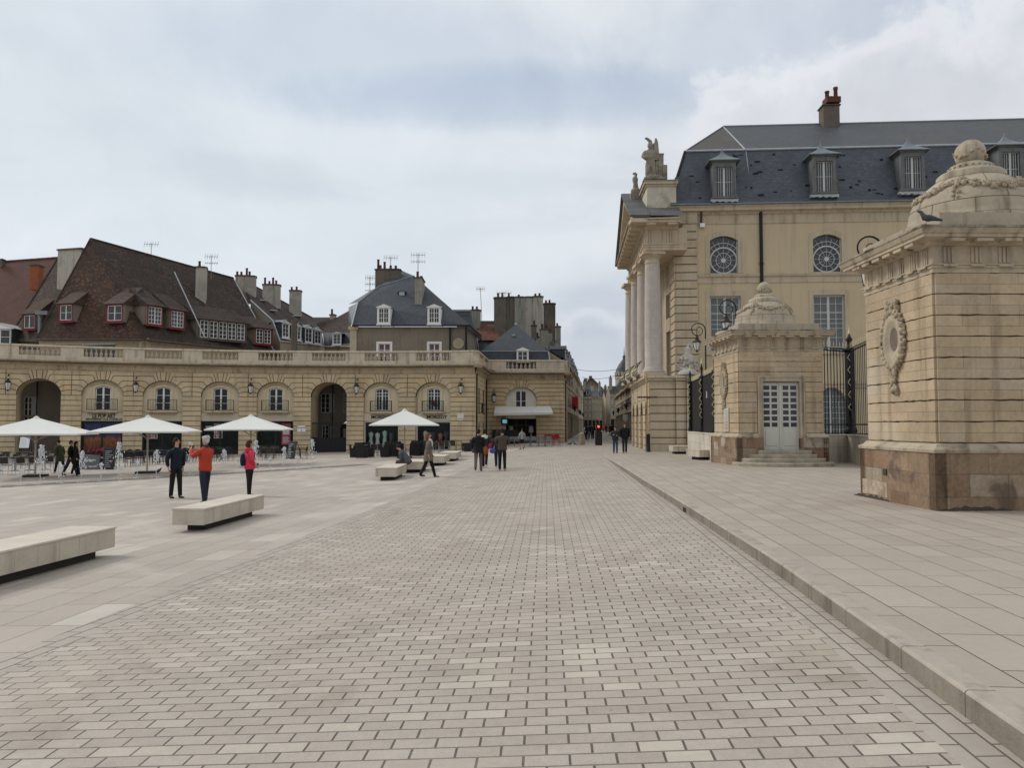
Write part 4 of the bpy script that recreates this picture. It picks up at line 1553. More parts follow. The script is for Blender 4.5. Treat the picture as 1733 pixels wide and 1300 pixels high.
# rear chimneys, roof and red tiles between slate house and corner block
ht = thing('chimney_house', 'tall house with massive streaked chimney wall and patch of orange tiles behind the corner block', 'house', (0, 92, 0))
q = MB()
pf(q, [at(806, 576, 88), at(850, 576, 88), at(836, 549, 92), at(806, 549, 92)], 'orange_tile')
pf(q, [at(795, 549, 93), at(838, 549, 93), at(838, 543, 93.5), at(813, 543, 93.5)], 'dark_brown_tile')
pf(q, [at(770, 530, 90), at(797, 530, 90), at(806, 560, 88), at(812, 600, 86), at(780, 600, 86)], 'slate')
gutter(q, at(766, 527, 89.5), at(797, 527, 89.5), .22, 'zinc')
pf(q, [at(919, 560, 92), at(958, 612, 82), at(962, 620, 92), at(940, 575, 98)], 'slate')
q.build('roof', ht)
q = MB()
pf(q, [at(800, 620, 86.5), at(860, 620, 86.5), at(860, 574, 88.5), at(806, 574, 88.5)], 'slate')
q.build('wall', ht)
q = MB(); pf(q, [at(919, 557, 91), at(919, 640, 91), at(962, 640, 84), at(955, 604, 84)], 'street_stone_pale')
q.build('gable_wall', ht)
def stack(px0, px1, pt, pb, Y, d, m, pots):
    chimney(ht, px0, px1, pt, pb, Y, d, m, pots)
stack(797, 813, 524, 560, 91, 1.2, 'chimney_grey', [(800, .4), (807, .4)])
stack(836, 857, 503, 600, 90, 1.3, 'chimney_dark', [(843, .5), (850, .55)])
stack(857, 872, 502, 600, 90.2, 1.3, 'chimney_dark', [(861, .45)])
stack(871, 888, 502, 600, 90, 1.4, 'chimney_grey', [(878, .3)])
stack(887, 902, 502, 620, 90.2, 1.4, 'chimney_render', [])
stack(902, 919, 501, 625, 90, 1.6, 'chimney_render', [(906, .35), (913, .4)])
stack(920, 940, 513, 600, 94, 1.4, 'chimney_dark', [(924, .4), (930, .45)])
stack(941, 949, 552, 610, 98, 1.2, 'chimney_grey', [(943, .4)])
stack(899, 908, 550, 575, 86, .7, 'chimney_dark', [(904, .45)])

# ---------------------------------------------------------------- corner block with awning
cbk = thing('corner_building', 'honey-stone corner building with white awning and slate pyramid roof at the street mouth', 'building', (CB0.x, CB0.y, -.3))
cf, CL = frline(CB0, CB1)
uc = cf.u.dot(at(882, 700, 74.2) - cf.o)
cw = MB()
rustic_bay(cw, cf, uc, 0, CL, ZG, ZS, ZT, 1.43, RISE)
cw.build('wall', cbk)
q = MB()
sdir = Vector((.103, 1, 0)).normalized()
sf, _l = Fr(CB1, sdir, Vector((sdir.y, -sdir.x, 0))), 0
SL = 7.5
q.sweep(cf, [-.1, CL], [(.55, ZT + .49), (.625, ZT + .49), (.625, ZT + .60), (.60, ZT + .605)], 'shadow_line_stone'); q.sweep(cf, [-.1, CL], cornice_profile(ZT), 'weathered_trim'); q.sweep(sf, [0, SL], cornice_profile(ZT), 'weathered_trim')  # first sweep is the painted shadow line, then the cornices
q.lathe([(.62, ZT + .50), (.62, ZT + .60), (.70, ZT + .68), (.70, ZT + .72), (.2, ZT + .78)], CB1, 'weathered_trim', 16)
q.box(cf, 0, CL, ZT - .01, ZT + .78, -5, 0, 'weathered_trim')
q.build('cornice', cbk)
balustrade(cf, [(uc - 1.4, uc + 1.4)], -.2, CL - .0, ZT, cbk, n_bal=7)
balustrade(sf, [(2.5, 5)], .3, SL, ZT, cbk, n_bal=6)
q = MB()
zc = ZT
while zc > -.2:
    q.box(sf, 0, SL, max(-.2, zc - CH) + .024, zc - .024, -.3, .055, 'arcade_stone', back=False); zc -= CH
q.box(sf, .02, SL, -.2, ZT, -.35, 0, 'joint_stone')
q.box(sf, .9, 1.02, -.2, ZT, .05, .16, 'black_iron')
q.build('side_wall', cbk)
q = MB()
fb = cf.sub(uc, 0, 0)
wall_holes(q, fb, -1.5, 1.5, EZ + .9, ZS + RISE + .1, [(-.5, .5, EZ + 1.2, EZ + 3.05, .08)], 'pale_render', n=-.30)
q.box(fb, -1.5, 1.5, EZ + .5, EZ + .9, -.35, -.25, 'pale_render')
q.build('lunette', cbk)
lattice_window(fb, -.5, .5, EZ + 1.2, EZ + 3.05, -.42, cbk, nz=2, rise=.08, centre=.11)
q = MB()
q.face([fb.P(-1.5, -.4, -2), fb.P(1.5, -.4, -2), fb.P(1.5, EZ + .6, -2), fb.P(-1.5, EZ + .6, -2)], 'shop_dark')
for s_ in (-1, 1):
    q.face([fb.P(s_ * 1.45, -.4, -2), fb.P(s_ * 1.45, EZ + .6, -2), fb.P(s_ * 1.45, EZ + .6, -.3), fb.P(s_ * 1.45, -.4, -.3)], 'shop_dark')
for u_ in (-1.42, -.45, .45, 1.38):
    q.box(fb, u_, u_ + .06, -.4, EZ + .55, -.45, -.38, 'black_paint')
q.box(fb, -1.42, 1.42, EZ - .15, EZ - .08, -.45, -.38, 'black_paint')
so_ = q.build('shopfront', cbk)
for u_ in (-.9, 1.0):
    q = MB(); q.lathe([(.27, 0), (.20, .62)], fb.P(u_, .9, -.9), 'lamp_shade_white', 12); q.lathe([(.05, -.9), (.14, -.5), (.04, -.02)], fb.P(u_, .9, -.9), 'lamp_shade_white', 8); q.build('window_lamp', so_)
# awning
q = MB()
ua0 = cf.u.dot(at(838, 690, 74) - cf.o) - uc; ua1 = ua0 + (at(933, 690, 74) - at(838, 690, 74)).x
za = zat(689.5, 74.0)
pr = 1.5
P0 = [fb.P(ua0, za, .05), fb.P(ua1, za + .03, .05), fb.P(ua1 + .02, za - .50, pr), fb.P(ua0 - .15, za - .58, pr)]
q.face(P0, 'canvas_white'); q.face([p - Vector((0, 0, .03)) for p in P0], 'canvas_white')
q.face([P0[3], P0[2], P0[2] - Vector((0, 0, .18)), P0[3] - Vector((0, 0, .20))], 'canvas_white')
q.tube([P0[3], P0[2]], .03, 'white_paint', 5); q.tube([P0[0], P0[1]], .07, 'white_paint', 6)
aw = q.build('awning', cbk)
q = MB()
for u_ in (ua0 + .3, ua1 - .3):
    q.tube([fb.P(u_, za - .9, .05), fb.P(u_ + .1, za - .5, pr - .05)], .02, 'white_paint', 4)
q.build('awning_arm', aw)
# slate mansard and pyramid
q = MB()
m0 = at(812, 612, 76.5); m1 = at(931, 612, 76.5); t0 = at(814, 595, 77.0); t1 = at(928, 595, 77.0); ap_ = at(873, 549, 81)
m2 = Vector((m1.x + .6, 86, m1.z)); t2 = Vector((t1.x + .6, 86, t1.z)); t3 = Vector((t0.x, 86, t0.z))
pf(q, [m0 - Vector((0, 0, 1)), m1 - Vector((0, 0, 1)), t1, t0], 'slate'); pf(q, [m1 - Vector((0, 0, 1)), m2 - Vector((0, 0, 1)), t2, t1], 'slate')
pf(q, [t0, t1, ap_], 'slate'); pf(q, [t1, t2, ap_], 'slate'); pf(q, [t2, t3, ap_], 'slate'); pf(q, [t3, t0, ap_], 'slate')
gutter(q, t0, t1, .08, 'zinc'); gutter(q, t1, t2, .08, 'zinc'); gutter(q, t1, m1, .07, 'lead_pale')
q.ball(ap_, .14, 'lead_pale', 8, 6)
p = hitplane(869, 567.5, plane(t0, t1, ap_)); q.bx(p.x, p.y - .1, p.z, .3, .3, .2, 'lead_pale')
q.build('roof', cbk)
dormer(cbk, at(884.5, 612, 75.9), (1, 0, 0), 1.15, 1.1, 1.5, frame='white_paint', cheek='slate', roof='zinc', kind='ped', nx=2, nz=2, over=.05)
make_lantern(cf.P(.75, EZ + 2.2, .05), Fr(cf.P(.75, EZ + 2.2, .05), cf.u, cf.n), 'iron lantern on the corner building left of its white awning')


# ---------------------------------------------------------------- houses of the street
def street_house(label, p, d, L, h, side, wallm, roofm, roofh=3.0, floors=3, ncol=3, chim=1, shop='shop_dark', name='town_house', depth=9, eave=.35, seed=1, awn=None, detail=True):
    """p: near corner on the street; d: direction along the street; side: +1 facade looks right (+x), -1 looks left"""
    rr = random.Random(seed)
    p = Vector((p[0], p[1], 0)); d = Vector((d[0], d[1], 0)).normalized()
    n = Vector((d.y, -d.x, 0)) * side
    f = Fr(p, d, n)
    t = thing(name, label, 'house', (p.x, p.y, 0))
    mb = MB()
    fh = (h - 3.2) / max(1, floors - 1)
    holes = []
    cw_ = L / ncol
    wins = []
    for j in range(floors - 1):
        for i in range(ncol):
            u = cw_ * (i + .5)
            w = min(1.1, cw_ * .36); z0 = 3.2 + fh * j + .35; z1 = 3.2 + fh * (j + 1) - .45
            wins.append((u - w / 2, u + w / 2, z0, z1)); holes.append(wins[-1])
    shops = []
    for i in range(ncol):
        u = cw_ * (i + .5)
        shops.append((u - cw_ * .40, u + cw_ * .40, 0, 2.7)); holes.append(shops[-1])
    wall_holes(mb, f, 0, L, 0, h, holes, wallm, depth=.3)
    for s_ in shops: mb.face([f.P(s_[0], 0, -.3), f.P(s_[1], 0, -.3), f.P(s_[1], s_[3], -.3), f.P(s_[0], s_[3], -.3)], shop)
    mb.box(f, 0, L, 2.95, 3.12, 0, .15, 'weathered_trim'); mb.box(f, 0, L, h - .35, h, 0, eave, 'weathered_trim')
    for j in range(1, floors - 1): mb.box(f, 0, L, 3.2 + fh * j - .06, 3.2 + fh * j + .06, 0, .08, 'weathered_trim')
    # end walls
    mb.face([f.P(0, 0, 0), f.P(0, 0, -depth), f.P(0, h, -depth), f.P(0, h, 0)], wallm)
    mb.face([f.P(0, h, 0), f.P(0, h, -depth), f.P(0, h + roofh, -depth / 2)], wallm)
    mb.face([f.P(L, h, 0), f.P(L, h, -depth), f.P(L, h + roofh, -depth / 2)], wallm)
    mb.face([f.P(L, 0, 0), f.P(L, 0, -depth), f.P(L, h, -depth), f.P(L, h, 0)], wallm)
    mb.build('wall', t)
    for w in wins:
        q = MB(); bb = .08
        q.box(f, w[0], w[1], w[2], w[2] + bb, -.22, -.16, 'white_paint'); q.box(f, w[0], w[1], w[3] - bb, w[3], -.22, -.16, 'white_paint')
        q.box(f, w[0], w[0] + bb, w[2] + bb, w[3] - bb, -.22, -.16, 'white_paint'); q.box(f, w[1] - bb, w[1], w[2] + bb, w[3] - bb, -.22, -.16, 'white_paint')
        q.box(f, (w[0] + w[1]) / 2 - .04, (w[0] + w[1]) / 2 + .04, w[2] + bb, w[3] - bb, -.22, -.16, 'white_paint')
        o = q.build('window', t)
        q = MB(); q.box(f, w[0] + .02, w[1] - .02, w[2] + .02, w[3] - .02, -.25, -.2, 'old_glass'); q.build('pane', o)
        if detail and rr.random() < .5:
            q = MB()
            for k in range(8): q.tube([f.P(w[0] + (w[1] - w[0]) * k / 7, w[2], .08), f.P(w[0] + (w[1] - w[0]) * k / 7, w[2] + .8, .08)], .012, 'black_iron', 4)
            q.tube([f.P(w[0], w[2] + .8, .08), f.P(w[1], w[2] + .8, .08)], .02, 'black_iron', 4); q.build('railing', o)
    q = MB()
    a, b = f.P(-.05, h, eave), f.P(L + .05, h, eave)
    c_, e = f.P(L + .05, h + roofh, -depth / 2), f.P(-.05, h + roofh, -depth / 2)
    q.face([a, b, c_, e], roofm); q.face([e, c_, f.P(L + .05, h, -depth), f.P(-.05, h, -depth)], roofm); gutter(q, a, b, .08, 'zinc')
    ro = q.build('roof', t)
    for k in range(chim):
        u = L * (.15 + .7 * rr.random()) if k else .35
        q = MB(); hh = roofh + rr.uniform(.6, 1.6)
        n0 = -depth * rr.uniform(.2, .4)
        q.box(f, u - .3, u + .3, h + .3, h + hh, n0 - .8, n0, rr.choice(['chimney_render', 'chimney_dark', 'chimney_grey']))
        q.box(f, u - .36, u + .36, h + hh, h + hh + .12, n0 - .86, n0 + .06, 'chimney_cap')
        for m_ in (.2, .6): pot(q, f.P(u, h + hh + .1, n0 - m_), rr.uniform(.3, .6))
        q.build('chimney', ro)
    if roofh > 2.2:
        for k in range(max(1, ncol - 1)):
            u = L * (k + .5) / max(1, ncol - 1)
            q = MB(); q.box(f, u - .5, u + .5, h + .4, h + 1.6, -1.8, -.25, 'slate'); q.box(f, u - .36, u + .36, h + .55, h + 1.55, -.26, -.22, 'white_paint'); q.box(f, u - .28, u + .28, h + .62, h + 1.48, -.23, -.20, 'old_glass')
            q.prism(f, [(u - .6, h + 1.6), (u + .6, h + 1.6), (u, h + 2.0)], -1.9, -.1, 'slate', True)
            q.build('dormer', ro)
    if awn:
        q = MB()
        for s_ in shops[:2]:
            q.face([f.P(s_[0], 2.9, .1), f.P(s_[1], 2.9, .1), f.P(s_[1], 2.35, 1.1), f.P(s_[0], 2.35, 1.1)], awn)
            q.face([f.P(s_[0], 2.35, 1.1), f.P(s_[1], 2.35, 1.1), f.P(s_[1], 2.15, 1.1), f.P(s_[0], 2.15, 1.1)], awn)
        q.build('awning', t)
    return t


LS_ = lambda Y: Vector((CB1.x + .103 * (Y - CB1.y), Y, 0))
left = [(82, 13, 8.0, 'street_stone', 'slate', 'first town house past the corner building, left side of the street, slate roof'),
        (95, 15, 8.6, 'street_stone_pale', 'dark_brown_tile', 'second town house on the left side of the street, pale front under brown tiles'),
        (110, 18, 9.0, 'street_stone', 'slate', 'third town house on the left side of the street with bracketed eaves'),
        (128, 22, 9.2, 'street_stone_grey', 'slate', 'fourth town house on the left side of the street, greyer front'),
        (150, 28, 9.6, 'street_stone', 'dark_brown_tile', 'fifth town house on the left side, in the narrowing part of the street'),
        (178, 40, 10.2, 'street_stone_pale', 'slate', 'farthest town house on the left side of the street')]
for i, (Y, L, h, wm, rm, lb) in enumerate(left):
    street_house(lb, LS_(Y), (.103, 1), L / 1.005, h, 1, wm, rm, roofh=2.6 - .1 * i, floors=3, ncol=4 if L < 20 else 6, chim=3, seed=i + 3, depth=8,
                 awn='red_cloth' if i == 1 else None)
RS_ = lambda Y: Vector((12.5 + .102 * (Y - 85), Y, 0))
right = [(66, 14, 5.9, 'street_stone', 'slate', 'first town house beyond the columned portico, right side of the street'),
         (80, 16, 5.9, 'street_stone_grey', 'slate', 'second town house on the right side beyond the portico, grey gambrel roof'),
         (96, 18, 6.1, 'street_stone', 'dark_brown_tile', 'third town house on the right side of the street with dark shopfronts'),
         (114, 24, 6.3, 'street_stone_pale', 'slate', 'farthest town house on the right side of the street')]
for i, (Y, L, h, wm, rm, lb) in enumerate(right):
    street_house(lb, RS_(Y), (.102, 1), L / 1.005, h, -1, wm, rm, roofh=4.0 - .3 * i, floors=3 if i else 2, ncol=4 if L < 20 else 6, chim=2, seed=i + 30, depth=8)


def end_house(label, px0, px1, pt, Y, wm, rm, roofh, ncol, floors, seed, gable=False):
    a = at(px0, 700, Y); b = at(px1, 700, Y)
    h = zat(pt, Y)
    if not gable:
        return street_house(label, (a.x, Y), (1, 0), b.x - a.x, h, 1, wm, rm, roofh=roofh, floors=floors, ncol=ncol, chim=1, seed=seed, depth=8, detail=False)
eh = [('narrow pale house closing the street view, left of centre', 988, 1002, 672, 205, 'street_stone_grey', 'slate', 3, 2, 4, 50),
      ('pale four-storey house in the middle of the far end of the street', 1002, 1014, 670, 215, 'street_stone_pale', 'slate', 2.0, 2, 4, 51),
      ('house with tall windows closing the street, right of centre', 1014, 1025, 672, 222, 'street_stone', 'slate', 2.4, 2, 4, 52),
      ('cream house at the far right end of the street view', 1025, 1036, 675, 200, 'street_stone_pale', 'dark_brown_tile', 2.0, 2, 3, 53),
      ('darker house where the street bends away at the right', 1033, 1048, 668, 168, 'street_stone_grey', 'dark_brown_tile', 2.0, 2, 3, 54)]
for e in eh: end_house(*e)
# brown gable behind them
gbh = thing('gable_house', 'big brown gabled house rising behind the far end of the street', 'house', at(1005, 735, 245))
q = MB(); Y = 245
fg, Lg = frline(at(989, 700, Y), at(1026, 700, Y))
sc_x = lambda px: at(px, 700, Y).x - fg.o.x
q.prism(fg, [(0, 0), (Lg, 0), (Lg, zat(662, Y)), (sc_x(1003), zat(639.5, Y)), (sc_x(998), zat(640, Y)), (0, zat(654, Y))], -12, 0, 'house_plaster', True)
q.build('wall', gbh)
q = MB()
for (x0, y0), (x1, y1) in (((988, 655), (1000, 638.5)), ((1000, 638.5), (1027, 663))):
    a, b = at(x0, y0, Y - .6), at(x1, y1, Y - .6)
    q.face([a, b, b + Vector((0, 13, 0)), a + Vector((0, 13, 0))], 'dark_brown_tile')
    q.face([a, b, b - Vector((0, 0, .5)), a - Vector((0, 0, .5))], 'chimney_cap')
q.build('roof', gbh)
chimney(gbh, 989, 993.5, 641, 656, Y - 2, 1.6, 'chimney_dark', []); chimney(gbh, 997.5, 1002, 636.5, 645, Y + 4, 1.6, 'chimney_dark', [])
# domed department building
db = thing('domed_building', 'grey domed building with spire rising above the right side of the street', 'building', (at(1057, 700, 205)))
Yd = 205; cx = at(1057, 700, Yd).x; k_ = Yd / 1350
q = MB()
q.lathe([(15.5 * k_, 0), (15.5 * k_, zat(641, Yd)), (16.5 * k_, zat(641, Yd)), (16.5 * k_, zat(638, Yd))], (cx, Yd, 0), 'street_stone_pale', 16, False)
q.lathe([(15.7 * k_, zat(638, Yd)), (15.7 * k_, zat(637, Yd))], (cx, Yd, 0), 'street_stone', 16, False)
q.build('drum', db)
q = MB()
q.lathe([(16 * k_, zat(638, Yd)), (15.2 * k_, zat(632, Yd)), (13.5 * k_, zat(625, Yd)), (9.5 * k_, zat(617, Yd)), (5 * k_, zat(611, Yd)), (2.6 * k_, zat(608, Yd)), (2.4 * k_, zat(605, Yd)), (2.8 * k_, zat(603.5, Yd)),
         (1.0 * k_, zat(601, Yd)), (.4 * k_, zat(592, Yd)), (.12 * k_, zat(586, Yd))], (cx, Yd, 0), 'slate', 16)
for k in range(16):
    a = 2 * PI * k / 16
    q.box(Fr((cx + 15.3 * k_ * math.cos(a), Yd + 15.3 * k_ * math.sin(a), 0), (-math.sin(a), math.cos(a))), -.28, .28, zat(636, Yd), zat(630, Yd), -.2, .12, 'street_stone_pale')
q.build('dome', db)

# ---------------------------------------------------------------- antennas
def antenna(label, px, pt, pb, Y, w, rows=1, rz=0.0, group='television antennas on the roofs', tilt=0):
    a = at(px, pb, Y); b = at(px + tilt, pt, Y)
    t = thing('roof_antenna', label, 'antenna', a, 0, group)
    q = MB(); q.tube([a - Vector((0, 0, .6)), b], .03, 'antenna_metal', 4); q.build('mast', t)
    q = MB()
    for r_ in range(rows):
        z = b.z - .12 - r_ * .65
        x0 = b.x - w / 2; x1 = b.x + w / 2
        q.tube([(x0, Y, z), (x1, Y + .2, z + .02)], .022, 'antenna_metal', 4)
        for k in range(6):
            x = x0 + (x1 - x0) * k / 5
            q.tube([(x, Y - .1, z - .3 * (1 - r_ * .3)), (x, Y + .1, z + .3 * (1 - r_ * .3))], .015, 'antenna_metal', 4)
    q.build('aerial', t)
antenna('small comb antenna on the ridge of the big brown roof', 256, 411, 434, 76, 1.3)
antenna('forked antenna right of the lone chimney on the brown roof', 357.5, 432, 462, 78, 1.2, 2)
antenna('comb antenna above the dark chimney of the slate house', 661, 434, 452, 79, 1.3, 1)
antenna('tall antenna above the slender grey chimney of the slate house', 707.5, 429, 460, 75, 1.3, 2)
antenna('three-tier antenna left of the slate house roof', 626, 468, 500, 80, .9, 3)
antenna('tall lone antenna standing between slate house and chimney wall', 816, 487, 545, 91, .9, 1, tilt=-3)
antenna('flat antenna on top of the massive chimney wall', 853, 494, 503, 90, 1.6, 1)
# wires over the street
for lb, a, b in (('lower thin cable strung across the street', at(985, 638.5, 95), at(1046, 634, 95)), ('upper thin cable strung across the street', at(975, 625, 88), at(1062, 621, 88))):
    t = MB(); pts = [a.lerp(b, i / 10) - Vector((0, 0, .35 * (1 - (i / 5 - 1) ** 2))) for i in range(11)]
    t.tube(pts, .022, 'black_iron', 4); tag(t.build('street_cable'), lb, 'cable')
# ================================================================= palace wing, portico, guard pavilions, railings
bricky('palace_slate', (.066, .076, .093), (.092, .103, .122), (.032, .038, .048), .24, .125, .007, .5, .22, third=(.115, .125, .145), thamt=.35, bump=.4,
       stain=(.050, .052, .055), stamt=.5, stscale=.5, spec=.4)
bricky('upper_slate', (.055, .060, .067), (.075, .078, .085), (.045, .047, .05), .24, .125, .006, .55, .2, third=(.12, .12, .12), thamt=.3, bump=.3,
       stain=(.085, .078, .062), stamt=.5, stscale=.25, spec=.35)
bricky('hip_slate', (.095, .088, .072), (.11, .10, .085), (.055, .05, .042), .24, .125, .006, .65, .25, bump=.3)
bricky('palace_block', (.53, .43, .30), (.45, .36, .25), (.3, .25, .18), 1.15, .46, .004, .85, .14, bump=.2, streak=.45, third=(.60, .54, .43), thamt=.4)
varied('palace_plaster', (.53, .43, .285), .9, .10, .5, streak=.25, tint=(.49, .42, .30), tamt=.5)
varied('palace_trim', (.50, .415, .30), .85, .18, 1.0, streak=.55, tint=(.42, .33, .22), tamt=.5)
bricky('column_stone', (.50, .44, .39), (.45, .395, .345), (.36, .32, .28), 3.0, .42, .006, .85, .12, bump=.1, streak=.35)
varied('joint_dark', (.16, .125, .085), .95, .3, 2)
bricky('pavilion_stone', (.52, .40, .265), (.40, .305, .20), (.27, .21, .15), 1.05, .386, .005, .9, .28, bump=.5, streak=.5, stain=(.56, .49, .39), stamt=.45, stscale=.55,
       third=(.60, .53, .42), thamt=.4)
varied('pavilion_trim', (.46, .385, .28), .9, .26, 1.4, streak=.9, bump=.4, bscale=12, tint=(.22, .195, .16), tamt=.5)
varied('dome_stone', (.43, .365, .27), .9, .25, 1.2, streak=.8, bump=.4, bscale=12, tint=(.30, .27, .22), tamt=.5)
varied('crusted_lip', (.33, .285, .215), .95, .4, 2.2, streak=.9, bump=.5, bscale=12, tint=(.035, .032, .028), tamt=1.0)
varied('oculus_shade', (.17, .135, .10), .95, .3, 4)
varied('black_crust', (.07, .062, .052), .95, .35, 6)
bricky('plinth_stone', (.24, .145, .09), (.33, .25, .165), (.22, .175, .13), .70, .41, .008, .95, .45, bump=.9, dist=.03, stain=(.12, .085, .065), stamt=.85, stscale=1.3,
       third=(.43, .38, .31), thamt=.8, streak=.3, warp=.03)
varied('plinth_rubble', (.46, .37, .28), .95, .5, 6, bump=1.0, bscale=14, tint=(.25, .14, .09), tamt=.7)
varied('step_stone', (.40, .345, .265), .9, .3, 2.5, bump=.5, bscale=15, streak=.4, tint=(.22, .19, .16), tamt=.5)
varied('statue_stone', (.29, .255, .20), .95, .35, 2.5, bump=.6, bscale=14, tint=(.10, .09, .075), tamt=.75)
varied('trophy_stone', (.50, .47, .42), .95, .3, 3, bump=.5, bscale=14, tint=(.22, .20, .18), tamt=.6)
varied('garland_stone', (.41, .335, .235), .9, .3, 5, bump=.5, bscale=20, tint=(.28, .21, .14), tamt=.6)
bricky('lowwall_stone', (.60, .55, .46), (.53, .485, .40), (.25, .22, .18), 1.5, .75, .006, .85, .2, bump=.3, streak=.7, stain=(.36, .32, .26), stamt=.5, stscale=.6)
varied('clay_dull', (.12, .045, .03), .9, .35, 3)
P_('door_paint', (.52, .51, .455), .5)
P_('leaf_gold', (.62, .53, .30), .5, .25)
P_('muntin_white', (.50, .51, .48), .5)
P_('pane_grey', (.10, .112, .11), .12, spec=.5)
P_('pane_dark', (.03, .034, .042), .1, spec=.5)
varied('pole_ochre', (.42, .29, .13), .6, .2, 3)
varied('pigeon_grey', (.06, .065, .08), .8, .4, 20)
varied('dirt_grey', (.10, .095, .09), .9, .3, 2)
P_('joint_black', (.016, .017, .02), .9)
varied('dormer_stone', (.15, .155, .155), .85, .3, 2.5, streak=.6, tint=(.08, .08, .085), tamt=.5)
bricky('pediment_slate', (.12, .12, .115), (.10, .10, .10), (.06, .06, .06), .5, .3, .008, .8, .3, bump=.4, stain=(.18, .17, .15), stamt=.5, stscale=1.2)
m = varied('attic_stone', (.55, .49, .39), .9, .2, 1.5, streak=.5, tint=(.16, .145, .12), tamt=.5)
P_('sign_maroon', (.13, .05, .045), .6)
P_('black_sheet', (.006, .006, .008), .55)


def courses(mb, fr, u0, u1, z0, z1, ch, m, joint='joint_dark', prow=.05, gap=.018, n=0.0, chf=.012, jag=0, seed=0, breaks=None):
    mb.box(fr, u0 + .01, u1 - .01, z0, z1, n - .12, n, joint)
    rr = random.Random(seed)
    z = z1
    while z > z0 + .06:
        zl = max(z0, z - ch)
        if not jag:
            mb.box(fr, u0, u1, zl + gap, z - gap, n - .05, n + prow, m, ch=chf, back=False)
        else:
            # weathered edges: course outline with small bites taken out
            k = max(4, int((u1 - u0) / .12))
            lo = [(u0 + (u1 - u0) * i / k, zl + gap + (rr.uniform(0, jag) if rr.random() < .35 else 0)) for i in range(k + 1)]
            hi = [(u0 + (u1 - u0) * i / k, z - gap - (rr.uniform(0, jag) if rr.random() < .35 else 0)) for i in range(k, -1, -1)]
            mb.prism(fr, lo + hi, n - .05, n + prow, m)
        z -= ch


# ---------------------------------------------------------------- palace wing
pal = thing('palace_wing', 'ochre palace wing with blue slate mansard roof, fan windows and four dormers', 'palace', (18, 52, 0))
w0 = at(1183, 700, 51.45); w1 = at(1560, 700, 50.5)
wf, _ = frline(w0, w1)
wf = wf.sub(0, 0, 0); wf.o.z = 0
def uW(px, py=500):
    """wall coordinate where column px crosses the wing's face"""
    d = ray(px, py); o = Vector((0, 0, EZ))
    t = (wf.o - o).dot(wf.n) / d.dot(wf.n)
    p = o + d * t
    return (p - wf.o).dot(wf.u)
def zW(px, py):
    d = ray(px, py); o = Vector((0, 0, EZ))
    t = (wf.o - o).dot(wf.n) / d.dot(wf.n)
    return (o + d * t).z
UWE = uW(1733) + 12
Zc0 = zW(1200, 366); Zs = zW(1200, 464.5)
pitchw = uW(1401.5) - uW(1226)
cen = [uW(1226) + pitchw * i for i in range(5)]
ow = (uW(1250) - uW(1202.5)) / 2
oz0, oz1 = zW(1226, 463), zW(1226, 407); orise = zW(1226, 399) - oz1
lw = (uW(1254) - uW(1202)) / 2; lz1 = zW(1228, 501); lz0 = zW(1228, 596)
holes = []
for c_ in cen:
    holes.append((c_ - ow, c_ + ow, oz0, oz1, orise))
    holes.append((c_ + .05 - lw, c_ + .05 + lw, lz0, lz1))
    holes.append((c_ + .1 - 1.0, c_ + .1 + 1.0, 1.0, 3.2, .9))
mb = MB()
wall_holes(mb, wf, 0, UWE, -.1, Zc0, holes, 'palace_plaster', depth=.35, reveal='palace_trim')
for i, c_ in enumerate(cen):
    # bands round the openings
    for hw_, a_, b_, r_ in ((ow, oz0, oz1, orise), (lw, lz0, lz1, 0)):
        cc_ = c_ if r_ else c_ + .05
        for s_ in (-1, 1):
            x0, x1 = sorted((cc_ + s_ * hw_, cc_ + s_ * (hw_ + .28)))
            mb.box(wf, x0, x1, a_ - (.0), b_ + (0 if r_ else .0), -.02, .035, 'palace_trim')
        if r_:
            pts = [(-1, 0), (-.6, .64), (-.2, .96), (.2, .96), (.6, .64), (1, 0)]
            lo = [(cc_ + t * hw_, b_ + r_ * (1 - t * t)) for t in (-1, -.6, -.2, .2, .6, 1)]
            hi = [(cc_ + t * (hw_ + .28), b_ + .30 + r_ * (1 - t * t)) for t in (-1, -.6, -.2, .2, .6, 1)]
            hi[0] = (cc_ - hw_ - .28, b_ + .25); hi[-1] = (cc_ + hw_ + .28, b_ + .25)
            mb.prism(wf, lo + [(cc_ + hw_ + .28, b_)] + hi[::-1] + [(cc_ - hw_ - .28, b_)], -.02, .035, 'palace_trim')
        else:
            mb.box(wf, cc_ - hw_ - .28, cc_ + hw_ + .28, b_, b_ + .32, -.02, .035, 'palace_trim')
            mb.box(wf, cc_ - hw_ - .3, cc_ + hw_ + .3, a_ - .18, a_, -.02, .12, 'palace_trim')
    cc_ = c_ + .1
    hi = [(cc_ + 1.3 * math.cos(R(a)), 3.2 + 1.2 * math.sin(R(a))) for a in range(180, -1, -20)]
    lo = [(cc_ + 1.0 * t, 3.2 + .9 * (1 - t * t)) for t in (1, .6, .2, -.2, -.6, -1)]
    mb.prism(wf, hi + lo, -.02, .05, 'palace_block')
mb.build('wall', pal)
mb = MB()
zs1 = Zs
mb.sweep(wf, [0, UWE], [(0, zs1 - .60), (.05, zs1 - .58), (.05, zs1 - .47), (.02, zs1 - .45), (.02, zs1 - .20), (.10, zs1 - .17), (.14, zs1 - .03), (.14, zs1), (0, zs1 + .02)], 'palace_trim')
mb.sweep(wf, [0, UWE], [(0, 4.0), (.08, 4.02), (.08, 4.2), (.14, 4.25), (.14, 4.4), (0, 4.45)], 'palace_trim')
mb.build('string_course', pal)
mb = MB()
zc = Zc0
